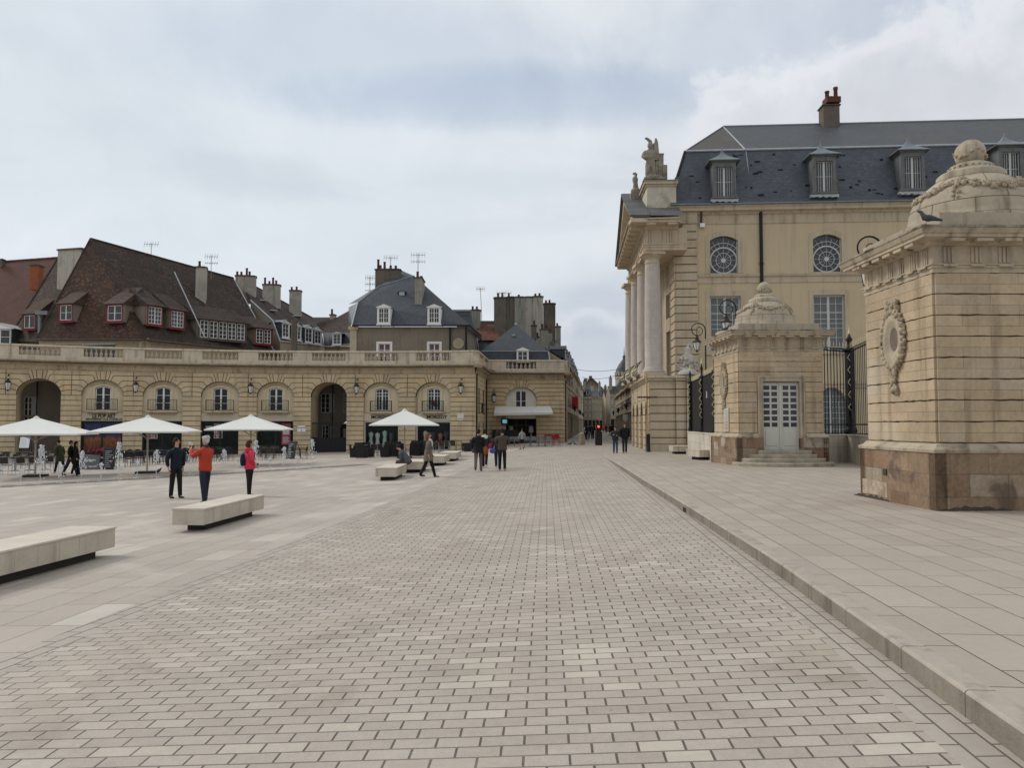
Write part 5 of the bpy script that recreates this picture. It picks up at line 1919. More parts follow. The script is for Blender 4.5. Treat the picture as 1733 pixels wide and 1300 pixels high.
mb.sweep(wf, [-1.9, UWE], [(0, zc - .55), (.05, zc - .53), (.05, zc - .42), (.02, zc - .4), (.02, zc + .05), (.12, zc + .1), (.18, zc + .2), (.45, zc + .28), (.45, zc + .42), (.55, zc + .55), (.55, zc + .6), (0, zc + .62)], 'palace_trim')
mb.build('cornice', pal)
Z_E = zc + .62
# downpipe
mb = MB()
up = uW(1288, 440)
mb.tube([wf.P(up, Zc0 + .3, .12), wf.P(up, 0, .12)], .11, 'black_iron', 8)
for k in range(6): mb.tube([wf.P(up, 2 + k * 2.0, .12), wf.P(up, 2.12 + k * 2.0, .12)], .14, 'black_iron', 8)
mb.build('downpipe', pal)
mb = MB(); uq = uW(1186, 378); mb.tube([wf.P(uq, Zc0 + .3, .3), wf.P(uq, Zc0 - .5, .15)], .07, 'rust_iron', 6); mb.box(wf, uq - .08, uq + .22, Zc0 - .75, Zc0 - .5, .05, .25, 'paper_white'); mb.build('outlet_box', pal)

# fan windows
for c_ in cen:
    mb = MB()
    n_ = -.22; M = 'muntin_white'
    hw_ = ow
    cz = oz0 + hw_ * 1.0
    def arcbar(r, a0, a1, w, N=16, dn=.0):
        for k in range(N):
            t0 = R(a0 + (a1 - a0) * k / N); t1 = R(a0 + (a1 - a0) * (k + 1) / N)
            mb.prism(wf, [(c_ + (r - w) * math.cos(t0), cz + (r - w) * math.sin(t0)), (c_ + r * math.cos(t0), cz + r * math.sin(t0)), (c_ + r * math.cos(t1), cz + r * math.sin(t1)),
                          (c_ + (r - w) * math.cos(t1), cz + (r - w) * math.sin(t1))], n_, n_ + .06 + dn, M, True)
    arcbar(hw_ * .99, 0, 360, .085, 24, .006); arcbar(hw_ * .56, 0, 360, .035, 20); arcbar(hw_ * .17, 0, 360, hw_ * .17, 12, .012)
    for k in range(12):
        a = R(30 * k)
        mb.tube([wf.P(c_ + .1 * math.cos(a), cz + .1 * math.sin(a), n_ + .04), wf.P(c_ + hw_ * .95 * math.cos(a), cz + hw_ * .95 * math.sin(a), n_ + .04)], .016, M, 4)
    top = oz1 + orise
    for k in range(11):
        a = R(15 + 15 * k); dx, dz = math.cos(a), math.sin(a)
        L = 10
        if abs(dx) > 1e-3: L = min(L, hw_ * .99 / abs(dx))
        for _ in range(8):
            x = dx * L
            zt_ = oz1 + orise * (1 - (x / hw_) ** 2) - cz
            L = min(L, zt_ / dz)
        if L > hw_: mb.tube([wf.P(c_ + hw_ * dx, cz + hw_ * dz, n_ + .04), wf.P(c_ + L * dx, cz + L * dz, n_ + .04)], .016, M, 4)
    arcbar(hw_ * 1.30, 42, 138, .035, 10)
    mb.box(wf, c_ - hw_, c_ - hw_ + .05, oz0, oz1, n_, n_ + .05, M); mb.box(wf, c_ + hw_ - .05, c_ + hw_, oz0, oz1, n_, n_ + .05, M); mb.box(wf, c_ - hw_ + .05, c_ + hw_ - .05, oz0, oz0 + .06, n_, n_ + .05, M)
    o = mb.build('fan_window', pal)
    g = MB(); poly = [(c_ - hw_, oz0), (c_ + hw_, oz0)] + [(c_ + t * hw_, oz1 + orise * (1 - t * t)) for t in (1, .6, .2, -.2, -.6, -1)]
    g.prism(wf, poly, n_ - .03, n_ + .01, 'pane_dark'); g.build('pane', o)
    o = lattice_window(wf, c_ + .05 - lw, c_ + .05 + lw, lz0, lz1, -.26, pal, nx=4, frame='muntin_white', glass='pane_grey', bar=.035, border=.10, centre=.16,
                       topsplit=[lz0 + (lz1 - lz0) * k for k in (.0835, .25, .415, .50, .58)] + [lz1 - (lz1 - lz0) * .30 - .06, lz1 - (lz1 - lz0) * .30 + .02, lz1 - (lz1 - lz0) * .15], name='casement_window')
    lattice_window(wf, c_ + .1 - 1.0, c_ + .1 + 1.0, 1.0, 3.2, -.28, pal, nx=4, nz=8, rise=.9, frame='muntin_white', glass='pane_grey', bar=.03, centre=.14, name='arched_window')

# roof
mb = MB()
def wf_at(px, py, n):
    d = ray(px, py); o = Vector((0, 0, EZ)); q = wf.o + wf.n * n
    t = (q - o).dot(wf.n) / d.dot(wf.n)
    return o + d * t
EV_L = wf.P(-1.75, Z_E + .02, .62); EV_R = wf.P(UWE, Z_E + .02, .62)
BK_L = wf_at(1159.5, 260, -.9); BKM = wf_at(1262, 253.5, -.9)
zb_ = BKM.z; 
BK_R = wf.P(UWE, zb_, -.9)
BK_L = Vector((BK_L.x, BK_L.y, zb_))
k0 = wf.P((BK_L - wf.o).dot(wf.u), zb_, -.9)
mb.face([EV_L, EV_R, EV_R + Vector((0, 0, .5)) - wf.n * .5, EV_L + Vector((0, 0, .5)) - wf.n * .5 + wf.u * .05], 'palace_slate')
lowL = EV_L + Vector((0, 0, .5)) - wf.n * .5 + wf.u * .05; lowR = EV_R + Vector((0, 0, .5)) - wf.n * .5
mb.face([lowL, lowR, BK_R, k0], 'palace_slate')
# left end face of the mansard
endb = lowL + wf.u * 4 - wf.n * 4; k0b = k0 + wf.u * 4 - wf.n * 4
mb.face([lowL, k0, k0b, endb], 'palace_slate')
mb.face([EV_L, lowL, endb, EV_L + wf.u * 4 - wf.n * 4], 'palace_slate')
RG = wf_at(1224, 214, -6.5)
RGr = wf.P(UWE, RG.z, -6.5)
mb.face([k0, BKM, RG], 'hip_slate')
mb.face([BKM, BK_R, RGr, RG], 'upper_slate')
mb.face([k0, RG, k0b], 'upper_slate')
mb.face([RG, RGr, RGr - wf.n * 6 - Vector((0, 0, 4)), RG - wf.n * 6 - Vector((0, 0, 4))], 'upper_slate')
mb.tube([k0 + wf.n * .04, BKM + wf.n * .04, BK_R + wf.n * .04], .075, 'lead_pale', 6)
mb.tube([RG, BKM], .05, 'lead_pale', 5); mb.tube([BKM + wf.n * .02, wf_at(1274, 346, .15)], .035, 'lead_pale', 4)
mb.tube([k0, RG], .06, 'palace_slate', 5); mb.tube([RG, RGr], .08, 'zinc', 5)
mb.tube([lowL, k0], .10, 'black_iron', 5)
mb.tube([EV_L, EV_R], .06, 'zinc', 6)
# slipped and missing slates leave dark dents
plw = plane(lowL, lowR, k0)
ns = (lowR - lowL).cross(k0 - lowL).normalized()
if ns.dot(wf.n) < 0: ns = -ns
up_ = (k0 - lowL); up_ = (up_ - wf.u * up_.dot(wf.u)).normalized()
rr = random.Random(11)
for _ in range(80):
    px_ = rr.uniform(1160, 1735); py_ = rr.uniform(262, 340)
    if px_ < 1165 + (340 - py_) * .0: continue
    p = hitplane(px_, py_, plw) + ns * .012
    w_ = rr.uniform(.12, .42); h_ = rr.uniform(.08, .20)
    mb.face([p, p + wf.u * w_, p + wf.u * (w_ * .9) + up_ * h_, p + up_ * h_ * .8], 'joint_black')
rfo = mb.build('roof', pal)
chimney(pal, 1394, 1421, 176, 222, 56.5, 1.0, 'chimney_dark', [], rz=-.05)
for px_, h_, m_ in ((1400, .95, 'clay_dull'), (1406, .55, 'clay_dull'), (1414.5, 1.25, 'clay_pot')):
    q = MB(); p = at(px_, 176, 57); pot(q, p, h_, .17, m_); q.build('chimney_pot', pal)
q = MB(); q.box(Fr(at(1407.5, 176, 57), (1, 0)), -.5, .5, 0, .42, -.45, .45, 'clay_dull'); q.build('chimney_course', pal)
# dormers with swept zinc hoods
for px_, pb_, pt_ in ((1223.5, 330, 285), (1391.5, 322, 277), (1540, 317, 272), (1705, 312, 267)):
    p = hitplane(px_, pb_ + 4, plw); p = p + wf.n * .55
    f = Fr(p, wf.u, wf.n)
    sc_ = (p - Vector((0, 0, EZ))).length / FPX
    H = (pb_ - pt_ + 8) * sc_
    q = MB()
    wv = .52; d_ = 2.0
    q.box(f, -wv - .22, -wv, -.1, H, -d_, 0, 'dormer_stone'); q.box(f, wv, wv + .22, -.1, H, -d_, 0, 'dormer_stone')
    q.box(f, -wv, wv, H - .28, H, -d_, .0, 'dormer_stone'); q.box(f, -wv - .3, wv + .3, -.22, -.08, -.5, .06, 'dormer_stone')
    q.box(f, -wv - .28, wv + .28, H, H + .14, -d_, .06, 'dormer_stone')
    # pale crumbling flashing below the sill
    pts = [(-wv - .35, -.24)] + [(-wv - .35 + (2 * wv + .7) * k / 9, -.36 - .07 * (k % 2) - rr.uniform(0, .05)) for k in range(10)] + [(wv + .35, -.24)]
    q.prism(f, pts, -.4, -.02 , 'lead_pale')
    o = q.build('dormer', pal)
    q = MB()
    c0 = f.P(0, H + .14, -.75)
    prof = [(1.0, 0), (.72, .16), (.42, .36), (.20, .58), (.07, .80)]
    for (r0, z0_), (r1, z1_) in zip(prof, prof[1:]):
        q0 = [c0 + wf.u * (sx * r0 * 1.02) + wf.n * (sy * r0 * .95) + Vector((0, 0, z0_)) for sx, sy in ((-1, 1), (1, 1), (1, -1), (-1, -1))]
        q1 = [c0 + wf.u * (sx * r1 * 1.02) + wf.n * (sy * r1 * .95) + Vector((0, 0, z1_)) for sx, sy in ((-1, 1), (1, 1), (1, -1), (-1, -1))]
        for k in range(4): q.face([q0[k], q0[(k + 1) % 4], q1[(k + 1) % 4], q1[k]], 'zinc')
    q.box(Fr(c0 - Vector((0, 0, .06)), wf.u, wf.n), -1.02, 1.02, 0, .06, -.95, .95, 'dormer_stone')
    q.tube([c0 + Vector((0, 0, .75)), c0 + Vector((0, 0, 1.1))], [.06, .01], 'zinc', 6)
    q.build('dormer_hood', o)
    lattice_window(f, -wv, wv, -.06, H - .28, -.22, o, nx=6, nz=2, frame='muntin_white', glass='pane_dark', bar=.025, border=.04, centre=.13)

# rusticated pier at the wing's left end and wall behind the columns
pier = MB()
pU0 = uW(1143, 600)
pf_ = wf
zp0, zp1 = 0.0, Zc0 - .5
courses(pier, wf.sub(0, 0, .12), pU0 + .0, -.02, zp0, zp1, .535, 'palace_block', prow=.07, gap=.03, chf=.02)
lf = Fr(wf.P(pU0, 0, .19), -wf.n, -wf.u)      # left return face
courses(pier, lf, 0.0, 2.2, zp0, zp1, .535, 'palace_block', prow=.07, gap=.03, chf=.02)
pier.box(wf, pU0 + .05, 0, zp1, Zc0 + .3, -2, .22, 'palace_trim')
pier.build('corner_pier', pal)

# ---------------------------------------------------------------- portico
por = thing('portico', 'columned portico with pediment, gilded balcony and rusticated ground floor beside the street', 'portico', (9.5, 52, 0))
C1 = at(1100, 700, 49.5); C1.z = 0
C2 = Vector((9.5, 63.0, 0))
lfp, LP = frline(C1, C2)
if lfp.n.x > 0: lfp.n = -lfp.n
ffp = Fr(C1, wf.u, wf.n)          # front face runs right
Z1 = zat(636, 49.5)                # top of ground floor
FW = (at(1171, 700, 49.3) - at(1100, 700, 49.5)).x
mb = MB()
pw = (at(1143, 700, 49.5) - C1).x
courses(mb, ffp, 0, pw, .45, Z1 - .35, .50, 'palace_block', prow=.06, gap=.026, chf=.015)
courses(mb, ffp, pw, pw + .62, .45, Z1 - .35, .50, 'palace_block', prow=.06, gap=.026, chf=.015, n=.22)
courses(mb, ffp, pw + .62, FW, .45, Z1 - .35, .50, 'palace_block', prow=.06, gap=.026, chf=.015, n=.45)
mb.box(ffp, -.06, pw, -.1, .45, -.2, .10, 'palace_trim'); mb.box(ffp, pw, pw + .62, -.1, .45, -.2, .32, 'palace_trim'); mb.box(ffp, pw + .62, FW + .05, -.1, .45, -.2, .55, 'palace_trim')
# right side of the projecting pier
courses(mb, Fr(ffp.P(FW, 0, .45), -ffp.n, ffp.u), 0, 3, 0, Z1 - .35, .50, 'palace_block', prow=.0, gap=.026)
# street side: three shallow arches between piers
bw_ = LP / 4
zpos = .45
for i in range(4):
    uc_ = bw_ * (i + .5)
    rustic_bay(mb, lfp, uc_, uc_ - bw_ / 2, uc_ + bw_ / 2, 0, 2.3, Z1 - .35, .95, .85, prow=.06, m='palace_block', ch=.50, gap=.026)
    mb.face([lfp.P(uc_ - 1, 0, -.35), lfp.P(uc_ + 1, 0, -.35), lfp.P(uc_ + 1, 3.4, -.35), lfp.P(uc_ - 1, 3.4, -.35)], 'palace_plaster')
mb.sweep(ffp, [-.3, pw], [(0, Z1 - .35), (.08, Z1 - .33), (.12, Z1 - .2), (.3, Z1 - .14), (.3, Z1 - .02), (.0, Z1)], 'balustrade_stone')
mb.sweep(ffp, [pw, pw + .62], [(0, Z1 - .35), (.3, Z1 - .33), (.34, Z1 - .2), (.50, Z1 - .14), (.50, Z1 - .02), (.0, Z1)], 'balustrade_stone')
mb.sweep(ffp, [pw + .62, FW + .12], [(0, Z1 - .55), (.52, Z1 - .53), (.6, Z1 - .35), (.78, Z1 - .22), (.78, Z1 - .02), (.0, Z1)], 'statue_stone')
mb.sweep(lfp, [-.2, LP], [(0, Z1 - .35), (.08, Z1 - .33), (.12, Z1 - .2), (.35, Z1 - .14), (.35, Z1 - .02), (.0, Z1)], 'balustrade_stone')
mb.box(ffp, 0, FW, Z1 - .4, Z1 - .01, -13, 0.0, 'palace_trim')
mb.build('ground_floor', por)
# columns
COLS = [(8.97, 50.55), (9.10, 54.5), (9.25, 58.4), (9.40, 62.3)]
ZB = Z1 + .02; ZA = zat(424.6, 50.0)
for cx_, cy_ in COLS:
    q = MB(); r = .53
    q.box(Fr((cx_, cy_, 0), (1, .03)), -.72, .72, ZB, ZB + .22, -.72, .72, 'palace_trim')
    q.lathe([(.70, ZB + .22), (.74, ZB + .30), (.70, ZB + .38), (.60, ZB + .40), (.62, ZB + .46), (.58, ZB + .50), (r, ZB + .58), (r, ZB + 2.6), (r * .98, ZB + 4.2), (r * .90, ZA - 1.0), (r * .87, ZA - .75)],
            (cx_, cy_, 0), 'column_stone', 20)
    q.build('column', por)
    q = MB()
    q.lathe([(r * .87, ZA - .76), (r * .95, ZA - .72), (r * .95, ZA - .66), (r * .87, ZA - .62), (r * .87, ZA - .42), (r * 1.02, ZA - .38), (r * 1.2, ZA - .24), (r * 1.25, ZA - .2)], (cx_, cy_, 0), 'palace_trim', 20)
    q.box(Fr((cx_, cy_, 0), (1, .03)), -.70, .70, ZA - .20, ZA + .0, -.70, .70, 'palace_trim')
    q.build('capital', por)
# recessed wall behind the columns
q = MB()
bf, BL = frline(wf.P(pU0 + .1, 0, -1.2), Vector((10.9, 63, 0)))
if bf.n.x > 0: bf.n = -bf.n
hl_ = [(2.2 + 3.4 * k - .7, 2.2 + 3.4 * k + .7, zz0, zz1) for k in range(3) for zz0, zz1 in ((Z1 + .3, Z1 + 3.4), (Z1 + 4.3, Z1 + 6.0))]
wall_holes(q, bf, -.5, BL, Z1 - .1, ZA + .1, hl_, 'palace_trim', depth=.3)
q.build('back_wall', por)
for h in hl_: lattice_window(bf, h[0], h[1], h[2], h[3], -.25, por, nx=4, nz=4, frame='muntin_white', glass='pane_dark')
# entablature: architrave, frieze with triglyphs, cornice with mutules
z_a, z_f, z_c, z_t = ZA, zat(412.6, 49.9), zat(389.5, 49.9), zat(372, 49.3)
eL = Fr((8.42, 49.85, 0), (C2 - C1), (-1, .03, 0)); LE = 13.6
eF = Fr((8.42, 49.85, 0), wf.u, wf.n); WE_ = 2.6
q = MB()
q.box(eF, 0, WE_, z_a, z_c + .1, -13.4, 0, 'palace_trim')
for f_, L_ in ((eL, LE), (eF, WE_ - .55)):
    q.sweep(f_, [-.03, L_], [(0, z_a), (.03, z_a), (.03, z_a + (z_f - z_a) * .45), (.06, z_a + (z_f - z_a) * .45), (.06, z_f - .1), (.12, z_f - .08), (.12, z_f), (0, z_f + .01)], 'palace_trim')
    q.sweep(f_, [-.05, L_], [(0, z_c), (.12, z_c + .02), (.18, z_c + .14), (.22, z_c + .2), (.95, z_c + .26), (.95, z_c + .55), (1.08, z_t - .06), (1.08, z_t), (0, z_t + .05)], 'palace_trim')
    k = 0
    u_ = .05
    while u_ < L_ - .4:
        for j in range(3): q.box(f_, u_ + j * .16, u_ + j * .16 + .11, z_f, z_c, 0, .05, 'palace_trim')
        q.box(f_, u_ - .05, u_ + .55, z_c + .14, z_c + .25, .2, .9, 'palace_trim')
        u_ += 1.3
# corner block joining both cornices
q.box(Fr((8.42, 49.85, 0), (1, 0)), -1.05, .02, z_c + .26, z_t, -.02, 1.02, 'palace_trim')
q.build('entablature', por)
# pediment
q = MB()
apx = at(1059, 331, 56.6)
zb0 = z_t
pfm = Fr((8.42, 49.85, 0), (C2 - C1), (-1, .03, 0))
UA = (apx - pfm.o).dot(pfm.u); ZAp = apx.z
tri = [(-.9, zb0), (UA, ZAp), (LE + .9, zb0)]
q.prism(pfm, [(.3, zb0), (LE - .3, zb0), (UA, ZAp - .75)], -2.5, .1, 'palace_plaster')
for s_, (p0, p1) in ((1, ((-1.0, zb0 + .05), (UA, ZAp))), (-1, ((LE + 1.0, zb0 + .05), (UA, ZAp)))):
    d = Vector((p1[0] - p0[0], p1[1] - p0[1])); L_ = d.length
    nrm = Vector((-d.y, d.x)).normalized() * (.5 if s_ > 0 else -.5)
    q.prism(pfm, [p0, p1, (p1[0] - nrm.x * .0, p1[1] - .62), (p0[0] + .9 * s_, p0[1] - .0)], -.2, .85, 'palace_trim', True)
    q.prism(pfm, [(p0[0] - .05, p0[1]), (p1[0], p1[1] + .0), (p1[0], p1[1] + .14), (p0[0] - .1 * s_, p0[1] + .14)], -.2, 1.05, 'pediment_slate', True)
q.build('pediment', por)
q = MB()
A0 = pfm.P(-1.02, zb0 + .16, .98); A1 = pfm.P(UA, ZAp + .15, .98); A2 = pfm.P(LE + 1, zb0 + .16, .98)
bk = -2.3
B0 = pfm.P(-1.02, zb0 + .16, bk); B1 = pfm.P(UA, ZAp + .15, bk); B2 = pfm.P(LE + 1, zb0 + .16, bk)
q.face([A0, A1, B1, B0], 'pediment_slate'); q.face([A1, A2, B2, B1], 'pediment_slate')
q.build('pediment_roof', por)
# attic pedestal carrying the statue
q = MB()
ax0 = at(1095, 330, 51.2).x; ax1 = at(1144, 330, 51.2).x
af = Fr((ax0, 51.2, 0), (1, -.04)); aw_ = ax1 - ax0
za0, za1 = zat(352, 51.2), zat(306, 51.2)
q.box(af, 0, aw_, za0 - 1.0, za1 - .38, -2.6, 0, 'attic_stone')
q.box(af, -.1, aw_ + .1, za0 - 1.0, za0 - .05, -2.6, .12, 'statue_stone')
q.box(af, -.08, aw_ + .05, za1 - .38, za1 - .24, -2.6, .08, 'palace_trim'); q.box(af, -.2, aw_ + .1, za1 - .24, za1 - .06, -2.7, .2, 'palace_trim'); q.box(af, -.26, aw_ + .14, za1 - .06, za1, -2.75, .26, 'statue_stone')
q.box(af, aw_ + .02, aw_ + .9, za0 - .6, za1 + .35, -2.6, -.3, 'palace_slate')
q.build('attic_pedestal', por)
# gilded balcony rail between the columns
q = MB()
for a, b in zip(COLS, COLS[1:]):
    p0 = Vector((a[0] - .55, a[1] + .5, Z1)); p1 = Vector((b[0] - .55, b[1] - .5, Z1))
    f, L = frline(p0, p1); f.o.z = 0
    if f.n.x > 0: f.n = -f.n
    def bulge(t): return .28 * math.sin(PI * min(1, max(0, t)) ** .8)
    for z_, r_ in ((Z1 + .05, .03), (Z1 + 1.02, .04)):
        q.tube([f.P(L * i / 6, z_, .12) for i in range(7)], r_, 'black_iron', 5)
    k = int(L / .34)
    for i in range(k):
        u_ = (i + .5) * L / k
        q.tube([f.P(u_ - .16, Z1 + .06 + .95 * t / 6, .12 + bulge(t / 6)) for t in range(7)], .014, 'black_iron', 4)
        for (du, dz, rr_) in ((0, .30, .13), (.04, .62, .11), (-.03, .85, .07)):
            q.tube([f.P(u_ + du + rr_ * (1 - t / 12) * math.cos(t * .8), Z1 + dz + rr_ * (1 - t / 12) * math.sin(t * .8), .14 + bulge(dz)) for t in range(10)], .018,
                   'leaf_gold' if (i + int(dz * 10)) % 2 else 'black_iron', 4)
        q.ball(f.P(u_, Z1 + .5, .16 + bulge(.5)), .06, 'leaf_gold', 6, 4)
q.build('balcony_rail', por)


# ---------------------------------------------------------------- skinned figures (statues now, people later)
def skin_mesh(chains, m, levels=1, name='figure', flat=None):
    """chains: list of [(pos, r), ...]; a chain may start at an existing joint by index tuple ('j', n). returns mesh data"""
    verts, edges, rad = [], [], []
    def add(p, r):
        verts.append(tuple(p)); rad.append(r if isinstance(r, tuple) else (r, r)); return len(verts) - 1
    joints = {}
    for ch in chains:
        prev = None
        for it in ch:
            if isinstance(it[0], str):
                if it[0] in joints and len(it) == 1:
                    i = joints[it[0]]
                else:
                    i = add(it[1], it[2]); joints[it[0]] = i
            else:
                i = add(it[0], it[1])
            if prev is not None: edges.append((prev, i))
            prev = i
    me = bpy.data.meshes.new('tmp_skin')
    me.from_pydata(verts, edges, [])
    o = bpy.data.objects.new('tmp_skin', me); COL.objects.link(o)
    sk = o.modifiers.new('s', 'SKIN'); sk.use_smooth_shade = True; sk.branch_smoothing = .3
    sub = o.modifiers.new('u', 'SUBSURF'); sub.levels = levels; sub.render_levels = levels
    lay = me.skin_vertices[0].data if me.skin_vertices else None
    if lay is None:
        bpy.context.view_layer.objects.active = o
        me.skin_vertices.new() if hasattr(me.skin_vertices, 'new') else None
        lay = me.skin_vertices[0].data
    for i, r in enumerate(rad): lay[i].radius = r
    lay[0].use_root = True
    dg = bpy.context.evaluated_depsgraph_get()
    res = bpy.data.meshes.new_from_object(o.evaluated_get(dg))
    bpy.data.objects.remove(o); bpy.data.meshes.remove(me)
    V = [v.co.copy() for v in res.vertices]; F_ = [tuple(p.vertices) for p in res.polygons]
    bpy.data.meshes.remove(res)
    return V, F_


def statue(label, loc, chains, extra=None, sc_=1.0, rz=0.0, m='statue_stone', rough_=.018, group=None):
    t = thing('statue', label, 'statue', loc, 0, group)
    chains = [[it if len(it) == 1 else (it[:-1] + (it[-1] * 1.32,)) for it in ch] for ch in chains]
    V, F_ = skin_mesh(chains, m, 1)
    rot = Matrix.Rotation(rz, 3, 'Z'); L = Vector(loc); rr = random.Random(5)
    mb = MB()
    mb.idx([rot @ (v * sc_) + L + Vector((rr.uniform(-1, 1), rr.uniform(-1, 1), rr.uniform(-1, 1))) * rough_ for v in V], F_, m, True)
    mb.build('figure', t)
    if extra:
        e = MB(); extra(e, lambda x, y, z: rot @ (Vector((x, y, z)) * sc_) + L, rot); e.build('attributes', t)
    return t


def st_extra(e, P, rot):
    M = 'statue_stone'
    # plume / raised arm, staff bundle and shield
    e.tube([P(.30, .05, 1.2), P(.30, .05, 1.9), P(.26, .05, 2.25)], [.26, .20, .10], M, 7)
    e.tube([P(.06, .0, 2.12), P(.0, 0, 2.34), P(-.12, 0, 2.46), P(-.24, 0, 2.54), P(-.32, 0, 2.52)], [.12, .12, .10, .08, .04], M, 6)
    for kx, kz, kr in ((.0, 1.62, .20), (.20, 1.35, .24), (.06, 1.15, .22), (.3, .6, .28), (-.05, .55, .22), (.05, .3, .3), (.42, 1.0, .22), (-.25, 1.68, .15), (-.02, 2.12, .17), (.2, 1.9, .15)): e.ball(P(kx, .05, kz), kr, M, 8, 6, (1, .8, 1.1), jit=.14)
    e.tube([P(.42, .05, .1), P(.40, .05, 1.5), P(.36, .05, 2.3), P(.34, .05, 2.55)], [.14, .16, .13, .06], M, 7)
    e.box(Fr(P(.62, 0, 0), (1, 0)), -.16, .16, .2, 1.72, -.14, .14, M); e.box(Fr(P(.62, 0, 0), (1, 0)), -.19, .19, 1.70, 1.78, -.16, .16, M)
    e.box(Fr(P(.82, -.1, 0), (1, 0)), -.14, .14, 0, .95, -.2, .2, M)
    for k in range(7): e.ball(P(-.15 + .12 * k, -.2, .12 + .05 * (k % 2)), .15, M, 7, 5, jit=.15)
    e.ball(P(-.25, -.1, 1.35), .24, M, 8, 6, (1, .7, .8), jit=.1)
    e.box(Fr(P(.25, 0, 0), (1, 0)), -.75, .75, -.02, .1, -.45, .45, M)
statue('large weathered stone warrior group standing on the attic block above the pediment', at(1101, 305, 52.2),
       [[('p', (0, 0, 1.0), .20), ((0, 0, 1.3), .19), ('c', (0, 0, 1.62), .22), ((.0, -.02, 1.86), .09), ((0, -.04, 2.02), .15), ((0, -.02, 2.2), .13), ((-.04, 0, 2.34), .06)],
        [('p',), ((-.14, 0, .85), .15), ((-.20, -.1, .45), .11), ((-.18, 0, .08), .08)],
        [('p',), ((.15, 0, .85), .15), ((.20, -.05, .45), .11), ((.22, .05, .08), .09)],
        [('c',), ((-.30, 0, 1.68), .11), ((-.48, -.05, 1.42), .09), ((-.32, -.2, 1.25), .08)],
        [('c',), ((.30, 0, 1.70), .11), ((.42, -.05, 1.45), .09), ((.40, -.08, 1.2), .08)]], st_extra, 1.12, R(0))


def bust_extra(e, P, rot):
    M = 'statue_stone'
    e.tube([P(0, 0, 1.30), P(.02, 0, 1.42), P(-.06, 0, 1.52), P(-.16, 0, 1.5), P(-.2, 0, 1.42)], [.10, .12, .10, .07, .03], M, 6)
    e.ball(P(0, 0, .2), .36, M, 10, 6, (1, .8, .8), jit=.08)
    e.box(Fr(P(0, 0, 0), (1, 0)), -.4, .4, -.7, .02, -.3, .3, M)
statue('small helmeted stone bust on the pediment tip left of the warrior group', at(1076, 329, 54.5),
       [[('p', (0, 0, .25), .26), ((0, 0, .55), .20), ((-.02, -.02, .78), .12), ((-.05, -.04, 1.0), .17), ((-.04, -.02, 1.18), .16), ((0, 0, 1.32), .08)],
        [('p',), ((-.26, 0, .35), .12)], [('p',), ((.26, 0, .35), .12)]], bust_extra, .98)


def tr_extra(e, P, rot):
    M = 'trophy_stone'
    rr = random.Random(8)
    for k in range(26):
        a = rr.uniform(0, 2 * PI); r = rr.uniform(.1, .6)
        e.ball(P(r * math.cos(a), r * .5 * math.sin(a), rr.uniform(.1, 1.15)), rr.uniform(.10, .22), M, 7, 5, (1, 1, rr.uniform(.6, 1.3)), jit=.15)
    for s_, x in ((-1, -.85), (1, .8)):
        e.tube([P(s_ * .2, 0, .3), P(x, 0, 1.3)], [.06, .03], M, 5); e.tube([P(s_ * .3, .1, .2), P(x * 1.05, .1, .8)], [.07, .04], M, 5)
    e.lathe([(.62, -.12), (.66, 0), (.5, .15), (.2, .3)], P(0, 0, 0), M, 12)
    e.tube([P(-.02, 0, 1.9), P(.1, 0, 2.02), P(.28, 0, 1.95), P(.3, 0, 1.7)], [.10, .11, .09, .05], M, 6)
statue('pale stone trophy of arms and helmet on the pier left of the black screened railing', at(1166, 634, 49.0) + Vector((0, .3, .1)),
       [[('p', (0, 0, .5), .30), ((0, 0, .9), .28), ('c', (0, 0, 1.2), .22), ((0, 0, 1.42), .10), ((0, -.04, 1.62), .17), ((0, 0, 1.8), .14), ((.05, 0, 1.95), .07)],
        [('c',), ((-.28, 0, 1.2), .12), ((-.4, 0, .9), .1)], [('c',), ((.28, 0, 1.2), .12), ((.4, 0, .9), .1)]], tr_extra, .88, m='trophy_stone')

# pole at the portico's corner with street name plate
t = thing('street_pole', 'thin ochre pole with black base and red arrow plate in front of the portico corner', 'pole', at(1100, 763, 48.8))
q = MB(); pb = at(1100, 764, 48.8); pb.z = 0
q.tube([pb + Vector((-.1, 0, 1.1)), pb + Vector((-.18, 0, Z1 + .2))], .045, 'pole_ochre', 8); q.build('pole', t)
q = MB(); q.lathe([(.16, 0), (.16, .05), (.12, .1), (.12, .95), (.14, 1.0), (.10, 1.1), (0, 1.12)], pb + Vector((-.1, 0, 0)), 'black_iron', 12); q.build('base', t)
q = MB(); q.box(Fr(pb + Vector((-.75, -.1, 0)), (1, .0)), 0, 1.2, zat(674, 48.8), zat(671, 48.8) , -.02, .02, 'sign_maroon'); q.build('sign_arm', t)


# ---------------------------------------------------------------- guard pavilions
def garland_ring(mb, fr, uc, zc, a, b, n, m, k=22, r=.075, rnd=None):
    """wreath of leaf lumps round an oval"""
    for i in range(k):
        t = 2 * PI * i / k
        mb.ball(fr.P(uc + a * math.cos(t), zc + b * math.sin(t), n + .03), r * rnd.uniform(.85, 1.25), m, 7, 5, (1, 1, rnd.uniform(.7, 1.2)), jit=.18)
        mb.ball(fr.P(uc + (a + .05) * math.cos(t + .1), zc + (b + .05) * math.sin(t + .1), n + .01), r * .7, m, 6, 4, jit=.2)


